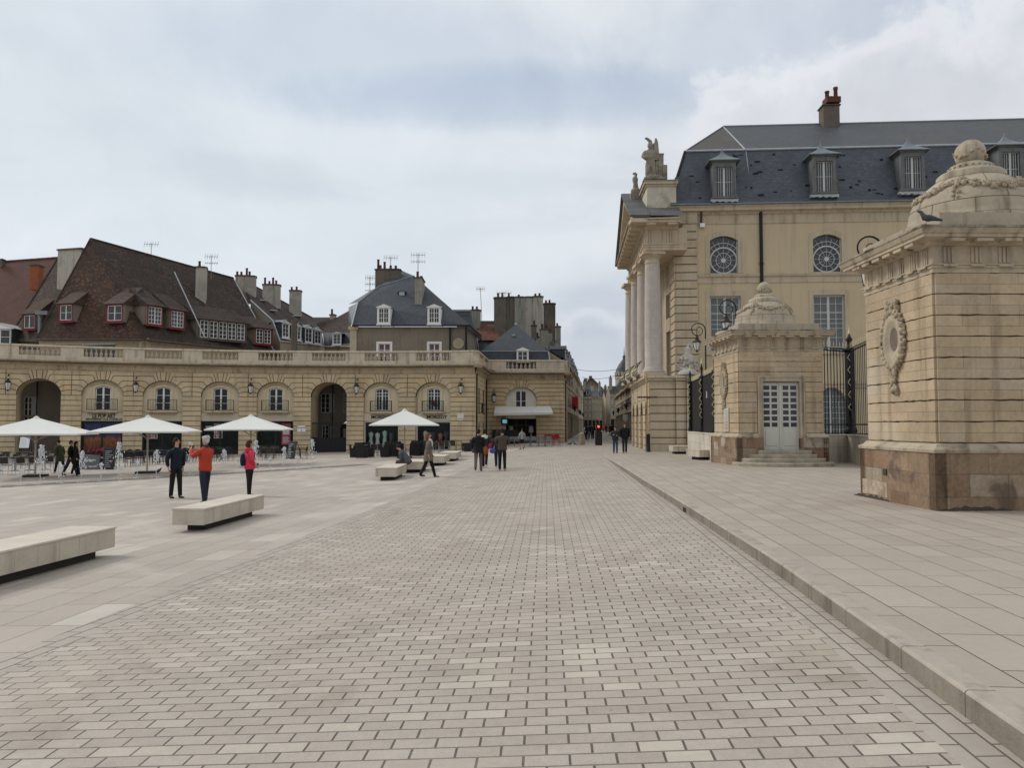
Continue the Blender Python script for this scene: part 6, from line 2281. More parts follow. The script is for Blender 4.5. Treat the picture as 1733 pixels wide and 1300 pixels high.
def pavilion(label, p, ang, W, D, zg, door=True, seed=1, H=1.0, loopz=None, mirror=False):
    """square guard house; p is its near-left corner, front faces the viewer"""
    rr = random.Random(seed)
    t = thing('guard_pavilion', label, 'pavilion', (p.x, p.y, zg), 0, 'twin guard pavilions of the palace gate')
    u = Vector((math.cos(ang), math.sin(ang), 0))
    F0 = Fr((p.x, p.y, 0), u)                                   # front
    Lf = Fr((p.x, p.y, 0), -F0.n, -u)                           # left side, u runs to the back
    Rf = Fr(F0.P(W, 0, 0), -F0.n, u)
    Bf = Fr(F0.P(0, 0, -D), u, -F0.n)
    zpl = EZ - .51; zm = EZ - .34
    zw = EZ + 2.75      # underside of architrave
    ch = .386
    doorw = .70
    # ---- plinth
    mb = MB()
    pl = .16
    for f_, L_ in ((F0, W), (Lf, D), (Rf, D), (Bf, W)):
        segs = [(-pl, L_ + pl)]
        if f_ is F0 and door: segs = [(-pl, W / 2 - doorw - .02), (W / 2 + doorw + .02, W + pl)]
        for a, b in segs:
            k = max(3, int((b - a) / .16))
            lo = []
            for i in range(k + 1):
                x = a + (b - a) * i / k
                lo.append((x, zg - .1))
            mb.prism(f_, lo + [(b, zpl), (a, zpl)], -.05, pl, 'plinth_stone')
            # cracked patches standing proud of the old stone
            for _ in range(1 if f_ is not F0 else 0):
                w_ = rr.uniform(.5, 1.1); x = rr.uniform(a, max(a, b - w_)); z0_ = rr.uniform(zg + .05, zpl - .35)
                if x + w_ > b: continue
                pts = [(x + w_ * j / 4, z0_ + rr.uniform(-.02, .02)) for j in range(5)] + [(x + w_ * j / 4, z0_ + .30 + rr.uniform(-.02, .02)) for j in (4, 3, 2, 1, 0)]
                mb.prism(f_, pts, pl - .01, pl + rr.uniform(.004, .008), 'plinth_rubble')
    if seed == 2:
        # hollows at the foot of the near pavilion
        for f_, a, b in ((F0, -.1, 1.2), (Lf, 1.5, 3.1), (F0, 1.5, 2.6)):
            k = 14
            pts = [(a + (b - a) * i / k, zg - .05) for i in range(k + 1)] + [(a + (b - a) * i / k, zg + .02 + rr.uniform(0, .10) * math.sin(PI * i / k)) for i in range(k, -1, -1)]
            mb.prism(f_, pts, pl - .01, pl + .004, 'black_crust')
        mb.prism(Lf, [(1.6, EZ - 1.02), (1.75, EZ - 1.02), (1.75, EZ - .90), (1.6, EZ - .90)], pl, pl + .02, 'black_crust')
    mb.build('plinth', t)
    # ---- base moulding
    mb = MB()
    prof = [(pl + .02, zpl - .005), (pl + .03, zpl + .05), (pl, zpl + .07), (.10, zpl + .10), (.07, zm - .02), (0, zm)]
    for f_, L_ in ((F0, W), (Lf, D), (Rf, D), (Bf, W)):
        segs = [(0, L_)]
        if f_ is F0 and door: segs = [(0, W / 2 - doorw - .2), (W / 2 + doorw + .2, W)]
        for a, b in segs:
            ua, ub = a, b
            vs = []
            for n_, z_ in prof:
                e0 = n_ if a == 0 else 0; e1 = n_ if b == L_ else 0
                vs.append((f_.P(ua - e0, z_, n_), f_.P(ub + e1, z_, n_)))
            for (q0, q1), (q2, q3) in zip(vs, vs[1:]): mb.face([q0, q1, q3, q2], 'pavilion_trim')
            if a != 0: mb.face([v[0] for v in vs] + [f_.P(ua, zpl, 0)], 'pavilion_trim')
            if b != L_: mb.face([v[1] for v in vs] + [f_.P(ub, zpl, 0)], 'pavilion_trim')
    mb.build('base_moulding', t)
    # ---- banded walls
    mb = MB()
    zdt = EZ + 1.62
    for f_, L_ in ((F0, W), (Lf, D), (Rf, D), (Bf, W)):
        if f_ is F0 and door:
            courses(mb, f_, 0, W / 2 - doorw - .22, zm, zm + ch * 5, ch, 'pavilion_stone', prow=.045, gap=.009, jag=.015, seed=seed)
            courses(mb, f_, W / 2 + doorw + .22, W, zm, zm + ch * 5, ch, 'pavilion_stone', prow=.045, gap=.009, jag=.015, seed=seed + 1)
            courses(mb, f_, 0, W, zm + ch * 5 + (.0), zw, ch, 'pavilion_stone', prow=.045, gap=.009, jag=.015, seed=seed + 2)
            zr_ = zm + ch * 5
            mb.box(f_, .01, W - .01, zr_ - .01, zw, -.11, -.001, 'joint_dark')
        else:
            courses(mb, f_, 0, L_, zm, zw, ch * (1.0), 'pavilion_stone', prow=.045, gap=.009, jag=.015, seed=seed + 5)
    mb.build('wall', t)
    # ---- entablature
    mb = MB()
    z0_, z1_, z2_, z3_, z4_ = zw, zw + .16, zw + .48, zw + .66, zw + .80
    mb.ring(F0, 0, W, 0, D, [(.03, z0_), (.05, z0_), (.05, z0_ + .08), (.07, z0_ + .085), (.07, z1_ - .03), (.10, z1_ - .02), (.10, z1_), (.035, z1_ + .01), (.035, z2_), (.12, z2_ + .02), (.14, z2_ + .08),
                             (.36, z2_ + .11), (.36, z3_ - .02), (.39, z3_), (.43, z4_ - .06)], 'pavilion_trim')
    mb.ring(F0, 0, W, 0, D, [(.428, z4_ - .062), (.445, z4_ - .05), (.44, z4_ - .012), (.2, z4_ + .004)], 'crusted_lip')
    for f_, L_ in ((F0, W), (Lf, D), (Rf, D)):
        kk = 6
        for i in range(kk):
            x = L_ * (i + .5) / kk
            if f_ is F0 and seed == 2: pass
            for j in (-1, 0, 1):
                mb.box(f_, x + j * .075 - .024, x + j * .075 + .024, z1_ + .02, z2_ - .01, .03, .055, 'pavilion_trim')
            mb.box(f_, x - .13, x + .13, z1_ - .055, z1_ - .022, .09, .115, 'pavilion_trim')
            mb.box(f_, x - .15, x + .15, z2_ + .04, z2_ + .10, .13, .34, 'pavilion_trim')
    mb.build('entablature', t)
    # ---- attic blocks and dome
    mb = MB()
    c0 = F0.P(W / 2, 0, -D / 2)
    ca = F0.P(W / 2, z4_, -D / 2)
    def sq(r, za_, zb_, m='dome_stone', ch_=.015):
        mb.box(Fr((c0.x, c0.y, 0), u), -r, r, za_, zb_, -r, r, m)
    sq(W / 2 - .02, z4_ - .02, z4_ + .27)
    prof = [(1.22, z4_ + .26), (1.22, z4_ + .40), (1.16, z4_ + .42), (1.155, z4_ + .55), (1.13, z4_ + .70), (1.07, z4_ + .86), (.97, z4_ + 1.02), (.84, z4_ + 1.15), (.68, z4_ + 1.27)]
    mb.lathe(prof + [(.52, z4_ + 1.30)], (c0.x, c0.y, 0), 'dome_stone', 40)
    mb.lathe([(.62, z4_ + 1.26), (.62, z4_ + 1.40), (.58, z4_ + 1.44), (.42, z4_ + 1.50), (.38, z4_ + 1.60), (.30, z4_ + 1.64), (.24, z4_ + 1.66), (.0, z4_ + 1.66)], (c0.x, c0.y, 0), 'dome_stone', 28)
    for k in range(22):
        a = 2 * PI * k / 22
        mb.ball((c0.x + .40 * math.cos(a), c0.y + .40 * math.sin(a), z4_ + 1.55), .03, 'dome_stone', 6, 4)
    # joints between the dome's stones
    for lv in (2, 4, 6, 8):
        r_, z_ = prof[lv] if lv < len(prof) else prof[-1]
        mb.lathe([(r_ + .003, z_ - .006), (r_ + .004, z_ + .006)], (c0.x, c0.y, 0), 'joint_dark', 40)
    for lv0, lv1, sh0 in ((0, 2, .0), (2, 4, .5), (4, 6, .1), (6, 8, .6)):
        for k in range(8):
            a = 2 * PI * (k + sh0) / 8 + rr.uniform(-.08, .08)
            for lv in range(lv0, min(lv1, len(prof) - 1)):
                (r0, z0q), (r1, z1q) = prof[lv], prof[lv + 1]
                for (ra, zaq), (rb_, zbq) in (((r0, z0q), (r1, z1q)),):
                    w0_, w1_ = .006 / max(.3, ra), .006 / max(.3, rb_)
                    mb.face([(c0.x + (ra + .004) * math.cos(a - w0_), c0.y + (ra + .004) * math.sin(a - w0_), zaq), (c0.x + (ra + .004) * math.cos(a + w0_), c0.y + (ra + .004) * math.sin(a + w0_), zaq),
                             (c0.x + (rb_ + .004) * math.cos(a + w1_), c0.y + (rb_ + .004) * math.sin(a + w1_), zbq), (c0.x + (rb_ + .004) * math.cos(a - w1_), c0.y + (rb_ + .004) * math.sin(a - w1_), zbq)], 'joint_dark')
    dm = mb.build('dome', t)
    # carved swags over the dome shoulders
    mb = MB()
    for k in range(4):
        a0 = ang + k * PI / 2 + PI / 4 + PI
        for i in range(26):
            tt = i / 25
            a = a0 + tt * PI / 2
            zz = z4_ + 1.16 - .24 * math.sin(PI * tt)
            for j in range(3):
                z2 = zz + rr.uniform(-.055, .055)
                r_ = np.interp(z2, [q_[1] for q_ in prof], [q_[0] for q_ in prof]) + rr.uniform(.0, .03)
                aa = a + rr.uniform(-.02, .02)
                mb.ball((c0.x + r_ * math.cos(aa), c0.y + r_ * math.sin(aa), z2), rr.uniform(.035, .06), 'garland_stone', 6, 4, (1, 1, rr.uniform(.6, 1.2)), jit=.3)
        for i in range(9):
            zz = z4_ + 1.16 - .05 * i
            r_ = np.interp(zz, [q_[1] for q_ in prof], [q_[0] for q_ in prof]) + .01
            aa = a0 + rr.uniform(-.05, .05)
            mb.ball((c0.x + r_ * math.cos(aa), c0.y + r_ * math.sin(aa), zz), .065 - .004 * i, 'garland_stone', 6, 5, jit=.3)
    mb.build('garland', dm)
    mb = MB()
    mb.ball((c0.x, c0.y, z4_ + 1.62 + .24), .285, 'dome_stone', 20, 14, jit=.006)
    for i in range(16):
        a = 2 * PI * i / 16
        mb.ball((c0.x + .27 * math.cos(a), c0.y + .27 * math.sin(a), z4_ + 1.82 + .07 * math.sin(3 * a)), .05, 'garland_stone', 6, 4, (1, 1, .7), jit=.2)
    mb.build('finial_ball', dm)
    # ---- oculus and garland on the left side
    mb = MB()
    uo = D / 2 + .08; zo = EZ + 1.68
    N = 20; a_, b_ = .26, .38
    ro = []
    for i in range(N):
        t0 = 2 * PI * i / N; t1 = 2 * PI * (i + 1) / N
        P_i = lambda s, tt: (uo + (a_ * s) * math.cos(tt), zo + (b_ * s) * math.sin(tt))
        mb.prism(Lf, [P_i(1, t0), P_i(1.42, t0), P_i(1.42, t1), P_i(1, t1)], 0, .12, 'pavilion_trim')
        mb.face([Lf.P(*P_i(1, t0), .12), Lf.P(*P_i(1, t1), .12), Lf.P(*P_i(.62, t1), .062), Lf.P(*P_i(.62, t0), .062)], 'pavilion_trim')
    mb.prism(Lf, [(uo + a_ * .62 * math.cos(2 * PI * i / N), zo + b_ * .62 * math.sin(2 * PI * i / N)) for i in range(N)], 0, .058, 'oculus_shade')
    oc_ = mb.build('oculus', t)
    mb = MB()
    garland_ring(mb, Lf, uo, zo, a_ * 1.55, b_ * 1.45, .07, 'garland_stone', 26, .058, rr)
    for i in range(120):
        t_ = rr.uniform(0, 2 * PI); k_2 = rr.uniform(1.4, 1.72)
        mb.ball(Lf.P(uo + a_ * k_2 * math.cos(t_), zo + b_ * (k_2 - .05) * math.sin(t_), rr.uniform(.06, .13)), rr.uniform(.022, .042), 'garland_stone', 5, 4, (1, rr.uniform(.6, 1.3), rr.uniform(.6, 1.4)), jit=.35)
    for i in range(34):   # top bow and foot tassel
        mb.ball(Lf.P(uo + rr.uniform(-.24, .24), zo + b_ * 1.62 + rr.uniform(-.06, .16), rr.uniform(.05, .13)), rr.uniform(.03, .06), 'garland_stone', 7, 5, jit=.2)
    for i in range(44):
        mb.ball(Lf.P(uo + rr.uniform(-.11, .11), zo - b_ * 1.5 - rr.uniform(.0, .52), rr.uniform(.05, .11)), rr.uniform(.025, .05), 'garland_stone', 6, 5, (1, 1, 1.4), jit=.2)
    mb.build('garland', oc_)
    if door:
        mb = MB()
        ds = F0.sub(W / 2, 0, 0)
        zs_ = zg + .58
        fr_t = [(.0, .02), (.07, .07), (.14, .05), (.20, .075)]
        for s_ in (-1, 1):
            for (w0_, n0_), (w1_, n1_) in zip(fr_t, fr_t[1:]):
                x0, x1 = sorted((s_ * (doorw + w0_), s_ * (doorw + w1_)))
                mb.box(ds, x0, x1, zm - .2, zdt + w1_, -.15, n1_, 'pavilion_trim')
        for (w0_, n0_), (w1_, n1_) in zip(fr_t, fr_t[1:]):
            mb.box(ds, -doorw - w0_, doorw + w0_, zdt + w0_, zdt + w1_, -.15, n1_, 'pavilion_trim')
        mb.build('door_surround', t)
        # two leaves, each 2 x 7 panes over a panel
        for s_ in (-1, 1):
            mb = MB(); M = 'door_paint'
            x0, x1 = (.01, doorw) if s_ > 0 else (-doorw, -.01)
            zt_ = zdt; zmid = zs_ + (zt_ - zs_) * .30
            n0_, n1_ = -.14, -.09
            px = [x0 + (x1 - x0) * k for k in ((0, .10, .44, .54, .86, 1) if s_ < 0 else (0, .14, .46, .56, .90, 1))]
            rows = 7; zr0 = zmid + .06; zr1 = zt_ - .13
            rh = (zr1 - zr0) / rows
            holes_ = []
            for r_ in range(rows):
                for a, b in ((px[1], px[2]), (px[3], px[4])):
                    holes_.append((a, b, zr0 + rh * r_ + .035, zr0 + rh * (r_ + 1) - .035))
            wall_holes(mb, ds, x0, x1, zs_, zt_, holes_, M, n=n1_, depth=.03)
            mb.box(ds, x0 + .12, x1 - .10, zs_ + .16, zmid - .06, n1_, n1_ + .015, M, ch=.012)
            mb.box(ds, x0, x1, zs_, zs_ + .05, n1_, n1_ + .03, M)
            if s_ > 0: mb.box(ds, -.035, .035, zs_ + .05, zt_, n1_ + .001, n1_ + .035, M); mb.tube([ds.P(.07, zs_ + .98, n1_ + .05), ds.P(.17, zs_ + .98, n1_ + .06)], .012, 'black_iron', 5)
            lo_ = mb.build('door', t)
            g = MB(); g.box(ds, x0 + .05, x1 - .05, zr0, zr1, n1_ - .04, n1_ - .03, 'pane_dark'); g.build('pane', lo_)
        # curved steps
        st = MB()
        nst = 4; rise = (zs_ - zg) / nst
        for i in range(nst):
            z1s = zs_ - rise * i; r_ = 1.0 + .22 * (i) ; fw_ = .86 + .36 * i; fd = .12 + .30 * i
            poly = []
            Np = 18
            if i == 0:
                st.box(ds, -.98, .98, zg - .1, z1s, .0, .42, 'step_stone', ch=.02); continue
            for j in range(Np + 1):
                a = PI * j / Np
                poly.append((-(1.0 + .30 * i) * math.cos(a), (.42 + .27 * i) * (math.sin(a) ** .8)))
            vs = [ds.P(x, zg - .1, y_) for x, y_ in poly] + [ds.P(x, z1s - .03, y_) for x, y_ in poly] + [ds.P(x * .985, z1s, y_ * .975) for x, y_ in poly]
            n_ = len(poly)
            fs = [(j, j + 1, n_ + j + 1, n_ + j) for j in range(n_ - 1)] + [(n_ + j, n_ + j + 1, 2 * n_ + j + 1, 2 * n_ + j) for j in range(n_ - 1)] + [tuple(range(2 * n_, 3 * n_))]
            st.idx(vs, fs, 'step_stone')
        st.build('steps', t)
    return t, F0, Lf, Rf, z4_


K_ = .905
pA = at(1583, 700, 14.25); pA.z = 0
W_P = 3.0
pavN = pavilion('large near guard pavilion filling the right edge, stone banded, pigeon on its cornice', pA + Vector((.12, .15, 0)), R(1.0), 3.05, 2.62, .155, door=False, seed=2)
pB = at(1249, 700, 29.9); pB.z = 0
pavF = pavilion('smaller-looking far guard pavilion with pale double glazed door and curved steps', pB + Vector((.10, .15, 0)), R(1.2), 3.15, 3.3, GP(30), door=True, seed=1)
q = MB(); f_ = pavF[2]; q.box(f_, 1.15, 1.75, EZ - .28, EZ + .62, .05, .09, 'balustrade_stone'); q.box(f_, 1.28, 1.62, EZ + .2, EZ + .56, .09, .10, 'shutter_grey')
for k in range(6): q.box(f_, 1.22, 1.68, EZ - .2 + .055 * k, EZ - .175 + .055 * k, .09, .095, 'garland_stone')
q.build('plaque', pavF[0])

# ---------------------------------------------------------------- railings
def scroll_post(mb, base, z0, z1, m='black_iron', w=.16):
    """square lattice post carrying gilt zig-zag straps"""
    mb.box(Fr((base.x, base.y, 0), (1, 0)), -w / 2, w / 2, z0, z1, -w / 2, w / 2, m)
    mb.lathe([(w * .9, z1), (w * .9, z1 + .06), (w * .4, z1 + .10), (w * .3, z1 + .35), (w * .5, z1 + .45), (w * .2, z1 + .6), (0, z1 + .78)], base, m, 8)
    h = (z1 - z0)
    k = 5
    for i in range(k):
        zc_ = z0 + h * (.32 + .62 * i / (k - 1) * .95)
        q_ = .16
        d_ = w / 2 + .03
        mb.tube([(base.x - .05, base.y - d_, zc_ + q_), (base.x - .16, base.y - d_, zc_), (base.x - .04, base.y - d_, zc_ - q_)], .017, 'leaf_gold', 5)
    mb.lathe([(w * .7, z0), (w * .9, z0 + .08), (w * .6, z0 + .3)], base, m, 8)
    mb.tube([(base.x, base.y, z1 + .7), (base.x, base.y, z1 + 1.0)], [.05, .01], 'leaf_gold', 5)


def railing(label, pts, zlow, zwall, ztop, posts, solid=False, pw_=.16, step=.17, gold=True, braces=()):
    t = thing('railing', label, 'fence', (pts[0].x, pts[0].y, 0))
    wl = MB(); bars = MB(); sp = MB()
    for a, b in zip(pts, pts[1:]):
        f, L = frline(a, b)
        if f.n.y > 0 or (abs(f.n.y) < .1 and f.n.x > 0): f.n = -f.n
        wl.box(f, -.02, L + .02, zlow, zwall - .06, -.25, .15, 'lowwall_stone'); wl.box(f, -.05, L + .05, zwall - .06, zwall, -.28, .18, 'lowwall_stone', ch=.02)
        for z_ in (zwall + .38, ztop - .08): bars.box(f, 0, L, z_, z_ + .05, -.06, .0, 'black_iron')
        bars.box(f, 0, L, zwall + .02, zwall + .06, -.06, .0, 'black_iron')
        oblique = abs(f.u.x) < .5 and not solid
        k = int(L / (.32 if oblique else step))
        for i in range(k + 1):
            u = L * i / k
            bars.tube([f.P(u, zwall, -.03), f.P(u, ztop + .08, -.03)], .014 if oblique else .020, 'black_iron', 4, False)
            if gold:
                sp.lathe([(.0, -.02), (.020, .03), (.008, .10), (.02, .16), (.0, .30)], f.P(u, ztop + .06, -.03), 'leaf_gold', 5)
        if gold: sp.box(f, -.02, L + .02, ztop + .045, ztop + .075, -.045, -.015, 'black_iron')
        if solid: bars.box(f, 0, L, zwall + .04, ztop - .02, -.10, -.07, 'black_sheet')
    wl.build('low_wall', t); bars.build('bars', t)
    if gold: sp.build('gilt_spikes', t)
    for p in posts:
        q = MB(); scroll_post(q, p, zwall, ztop, w=pw_); q.build('post', t)
    for p, d in braces:
        q = MB()
        z0 = zwall
        pts_ = [(p + d * (1.15 * (i / 10) ** 1.0) + Vector((0, 0, 0))) for i in range(11)]
        q.tube([Vector((x.x, x.y, z0 + .15 + 1.9 * (1 - i / 10) ** 2.2)) for i, x in enumerate(pts_)], .045, 'black_iron', 5)
        q.tube([Vector((x.x, x.y, z0 + .15 + 1.5 * (1 - i / 10) ** 2.2)) for i, x in enumerate(pts_)], .03, 'black_iron', 5)
        q.build('scroll_brace', t)
    return t
zwA = EZ - .40; ztA = EZ + 2.30
F1 = at(1171, 700, 45.0); F2 = at(1226, 700, 33.0); F1.z = F2.z = 0
fpost = [at(1171.5, 700, 44.3), at(1191.5, 700, 39.5), at(1214, 700, 35.0)]
for p in fpost: p.z = 0
railing('black sheet-backed railing with gilt zig-zag posts between portico and far pavilion', [F1, F2], -.1, zwA, ztA, [p + Vector((-.12, -.1, 0)) for p in fpost], solid=True)
q0 = Vector((pB.x + 3.3, pB.y + 2.0, 0)); q1 = at(1440, 700, 33.5); q1.z = 0; q2 = at(1560, 700, 23.5); q2.z = 0
railing('tall open black railing with gilt spikes between the two guard pavilions', [q0, q1, q2], -.1, EZ - .42, EZ + 3.1, [q1 + Vector((-.05, -.1, 0))], pw_=.30, step=.20, braces=[(q1, (q2 - q1).normalized())])
q = MB(); q.box(Fr((at(1201, 668, 37.6)), (1, -.6)), -.16, .16, -.16, .16, 0, .03, 'paper_white'); tag(q.build('notice_sign'), 'small white notice fixed on the black sheet-backed railing', 'sign')


# ---------------------------------------------------------------- crook lamps
def crook_lamp(label, px, Y, ptop, hook=-1):
    p = at(px, 700, Y); p.z = 0
    zt = zat(ptop, Y)
    r = .40
    t = thing('street_lamp', label, 'street lamp', p, 0, 'crook-necked lamps of the palace court')
    q = MB()
    q.tube([p, p + Vector((0, 0, 1.0)), p + Vector((0, 0, zt - r))], [.09, .06, .035], 'black_iron', 8)
    pts = []
    for i in range(30):
        a = i / 29 * (PI * 2.9)
        rr_ = r * (1 - .72 * max(0, (i / 29 - .30)) / .70)
        cx = -r if i / 29 < .5 else -r
        pts.append(p + Vector((hook * (r - rr_ * math.cos(a)), 0, zt - r + rr_ * math.sin(a))))
    q.tube(pts, [.035 - .02 * i / 29 for i in range(30)], 'black_iron', 6)
    q.build('post', t)
    lx = p + Vector((hook * (r * 1.22), 0, zt - 2 * r - .12))
    q = MB()
    q.tube([lx + Vector((0, 0, .55)), lx + Vector((0, 0, -.02))], .02, 'black_iron', 5)
    q.lathe([(.03, .28), (.06, .24), (.03, .2), (.10, .12), (.12, .05), (.10, .02), (.24, -.12), (.27, -.16), (.22, -.18)], lx, 'lantern_metal', 12)
    for k in range(6):
        a = k * PI / 3; d = Vector((math.cos(a), math.sin(a), 0))
        q.tube([lx + d * .215 + Vector((0, 0, -.18)), lx + d * .13 + Vector((0, 0, -.62))], .012, 'lantern_metal', 4)
    q.lathe([(.0, -.76), (.04, -.72), (.05, -.66), (.14, -.63), (.14, -.61)], lx, 'lantern_metal', 12)
    q.build('lantern_frame', t)
    q = MB(); q.lathe([(.125, -.61), (.205, -.19)], lx, 'lantern_glass', 12); q.build('lantern_glass', t)
crook_lamp('slender crook lamp behind the black screened railing, leftmost of the three', 1195.5, 45.0, 547)
crook_lamp('crook lamp in front of the palace window, left of the far pavilion dome', 1248, 38.5, 508)
crook_lamp('crook lamp mostly hidden behind the near pavilion, only its ring showing', 1500, 24.7, 400)
# ================================================================= things and people on the square
P_('tin_white', (.62, .62, .60), .35, .3)
P_('chair_silver', (.45, .46, .47), .35, .7)
varied('woven_black', (.022, .020, .020), .7, .4, 12)
varied('woven_brown', (.055, .042, .035), .75, .4, 14)
P_('chair_red', (.28, .02, .03), .5)
P_('chair_grey', (.16, .17, .18), .5)
varied('table_wood', (.16, .105, .065), .6, .25, 4)
P_('table_dark', (.03, .03, .032), .4)
varied('parasol_canvas', (.70, .69, .645), .85, .06, 1.2)
P_('parasol_pole', (.42, .38, .33), .5)
P_('chalk_board', (.03, .033, .036), .6)
P_('board_grey', (.14, .145, .15), .6)
P_('light_red', (.9, .05, .03), .4)
P_('asphalt_black', (.015, .015, .016), .5)
m = P_('lamp_red_lit', (.9, .05, .02), .4)
m = P_('screen_lit', (.2, .5, .6), .4)
m = P_('water_spray', (.80, .83, .85), .25, spec=.5)
m = varied('wet_stone', (.16, .145, .125), .28, .2, .8)
P_('skin', (.48, .27, .19), .55)
P_('eye_dark', (.02, .015, .012), .3)
P_('lips', (.36, .14, .12), .5)
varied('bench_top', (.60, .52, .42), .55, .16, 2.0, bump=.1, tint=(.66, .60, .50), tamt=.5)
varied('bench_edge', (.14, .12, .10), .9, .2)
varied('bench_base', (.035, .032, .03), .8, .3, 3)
varied('crimson_leaf', (.20, .02, .045), .8, .4, 8); varied('shrub_leaf', (.03, .05, .02), .8, .4, 8)
for nm, c_ in dict(hair_dark=(.02, .014, .011), hair_white=(.52, .50, .47), hair_auburn=(.16, .062, .024), hair_brown=(.05, .025, .018), navy=(.008, .011, .022), black_cloth=(.009, .009, .010),
                   charcoal=(.028, .029, .032), red_orange=(.42, .045, .022), hot_pink=(.62, .045, .085), jean_dark=(.016, .021, .038), jean_blue=(.035, .06, .11), coat_taupe=(.15, .125, .095),
                   scarf_white=(.62, .60, .57), olive=(.045, .055, .025), mauve=(.16, .12, .125), brown_jacket=(.075, .055, .042), grey_knit=(.085, .09, .10), trousers_brown=(.065, .05, .042), shoe_black=(.012, .011, .011),
                   shoe_tan=(.36, .24, .15), shoe_white=(.6, .6, .58), bag_red=(.38, .02, .05), bag_orange=(.30, .08, .03), bag_blue=(.08, .12, .45), pack_violet=(.018, .012, .055), grey_tee=(.28, .29, .30)).items():
    varied(nm, c_, .85 if 'shoe' not in nm else .5, .22, 6)

b_ = MATS['lamp_red_lit'].node_tree.nodes['Principled BSDF']; b_.inputs['Emission Color'].default_value = (1, .06, .02, 1); b_.inputs['Emission Strength'].default_value = 4.0
b_ = MATS['screen_lit'].node_tree.nodes['Principled BSDF']; b_.inputs['Emission Color'].default_value = (.25, .65, .75, 1); b_.inputs['Emission Strength'].default_value = .35
b_ = MATS['water_spray'].node_tree.nodes['Principled BSDF']; b_.inputs['Transmission Weight'].default_value = .35; b_.inputs['Alpha'].default_value = .7
# ---------------------------------------------------------------- fountain line
B0_ = hitG(34, 822); B1_ = hitG(528, 792.5)
bdir = (B1_ - B0_).normalized()
jets = [(-6, 40, 2), (34, 26, 0), (68, 66, 2), (103, 30, 0), (137.5, 52, 1), (171, 30, 0), (200, 62, 2), (232, 30, 0), (264, 46, 1), (321, 56, 1), (378.5, 40, 1), (403, 24, 0), (432, 52, 2),
        (457, 21, 0), (480, 38, 1), (504.6, 20, 0), (528, 48, 1)]
def jet_line(px): return 792.5 + (528 - px) * 29.5 / 494
wb = MB()
for off, w, m_ in ((0, .28, 'wet_stone'), (.75, .12, 'wet_stone'), (-.55, .10, 'wet_stone')):
    N = 30
    perp = Vector((-bdir.y, bdir.x, 0))
    pts = []
    for i in range(N + 1):
        c_ = B0_ + (B1_ - B0_) * (-.5 + 1.75 * i / N) + perp * off
        row = []
        for s_ in (-1, 1):
            q_ = c_ + perp * w * s_; q_.z = G(q_.x, q_.y) + .005; row.append(q_)
        pts.append(row)
    for a, b in zip(pts, pts[1:]): wb.face([a[0], b[0], b[1], a[1]], m_)
tag(wb.build('water_channel'), kind='structure')
for i, (px, hpx, kind) in enumerate(jets):
    p = hitG(px, jet_line(px)); Y = p.y; h = hpx * Y / FPX
    rr = random.Random(i + 40)
    q = MB()
    n = 14
    pts, rad = [], []
    for k in range(n + 1):
        t_ = k / n
        pts.append(p + Vector((rr.uniform(-.012, .012), rr.uniform(-.012, .012), h * t_)))
        r = .010 + .010 * t_
        if t_ > .8: r = .045 + .035 * math.sin((t_ - .8) / .2 * PI)
        rad.append(r * rr.uniform(.8, 1.25))
    rad[-1] = .025
    q.tube(pts, rad, 'water_spray', 7)
    # falling droplets and ragged sheets
    nd = {0: 26, 1: 80, 2: 150}[kind]
    for k in range(nd):
        t_ = 1 - abs(rr.gauss(0, .28 if kind < 2 else .34)); t_ = max(.05, min(1, t_))
        sp_ = (.03 + .14 * (1 - t_)) * (1.2 if kind == 2 else 1)
        q.ball(p + Vector((rr.gauss(.02, sp_), rr.gauss(0, sp_), h * t_)), rr.uniform(.006, .030), 'water_spray', 5, 3, (1, 1, rr.uniform(1, 2.6)))
    for k in range(10): q.ball(p + Vector((rr.gauss(0, .14), rr.gauss(0, .12), .012)), rr.uniform(.02, .05), 'water_spray', 5, 3, (1.3, 1.3, .4))
    place = {0: 'low bubbling', 1: 'medium', 2: 'tall ragged'}[kind]
    side = ['at the left edge of the frame', 'under the left parasol beside the menu stand', 'in front of the left parasol pole', 'in front of the green-coated walker', 'beside the dark couple walking at left', 'in front of the grey terrace board',
            'in front of the chalkboard stand', 'left of the pigeon on the plaza', 'left of the man in dark clothes', 'at the raised hands of the man in red', 'between the man in red and the woman in pink', 'just left of the woman in pink',
            'just right of the woman in pink', 'next right after the woman in pink', 'in front of the leaning chalkboard', 'second from the right end of the row', 'last at the right end, before the gated arch'][i]
    tag(q.build('water_jet'), '%s white fountain jet %s' % (place, side), 'fountain jet', 'fountain jets in a row')

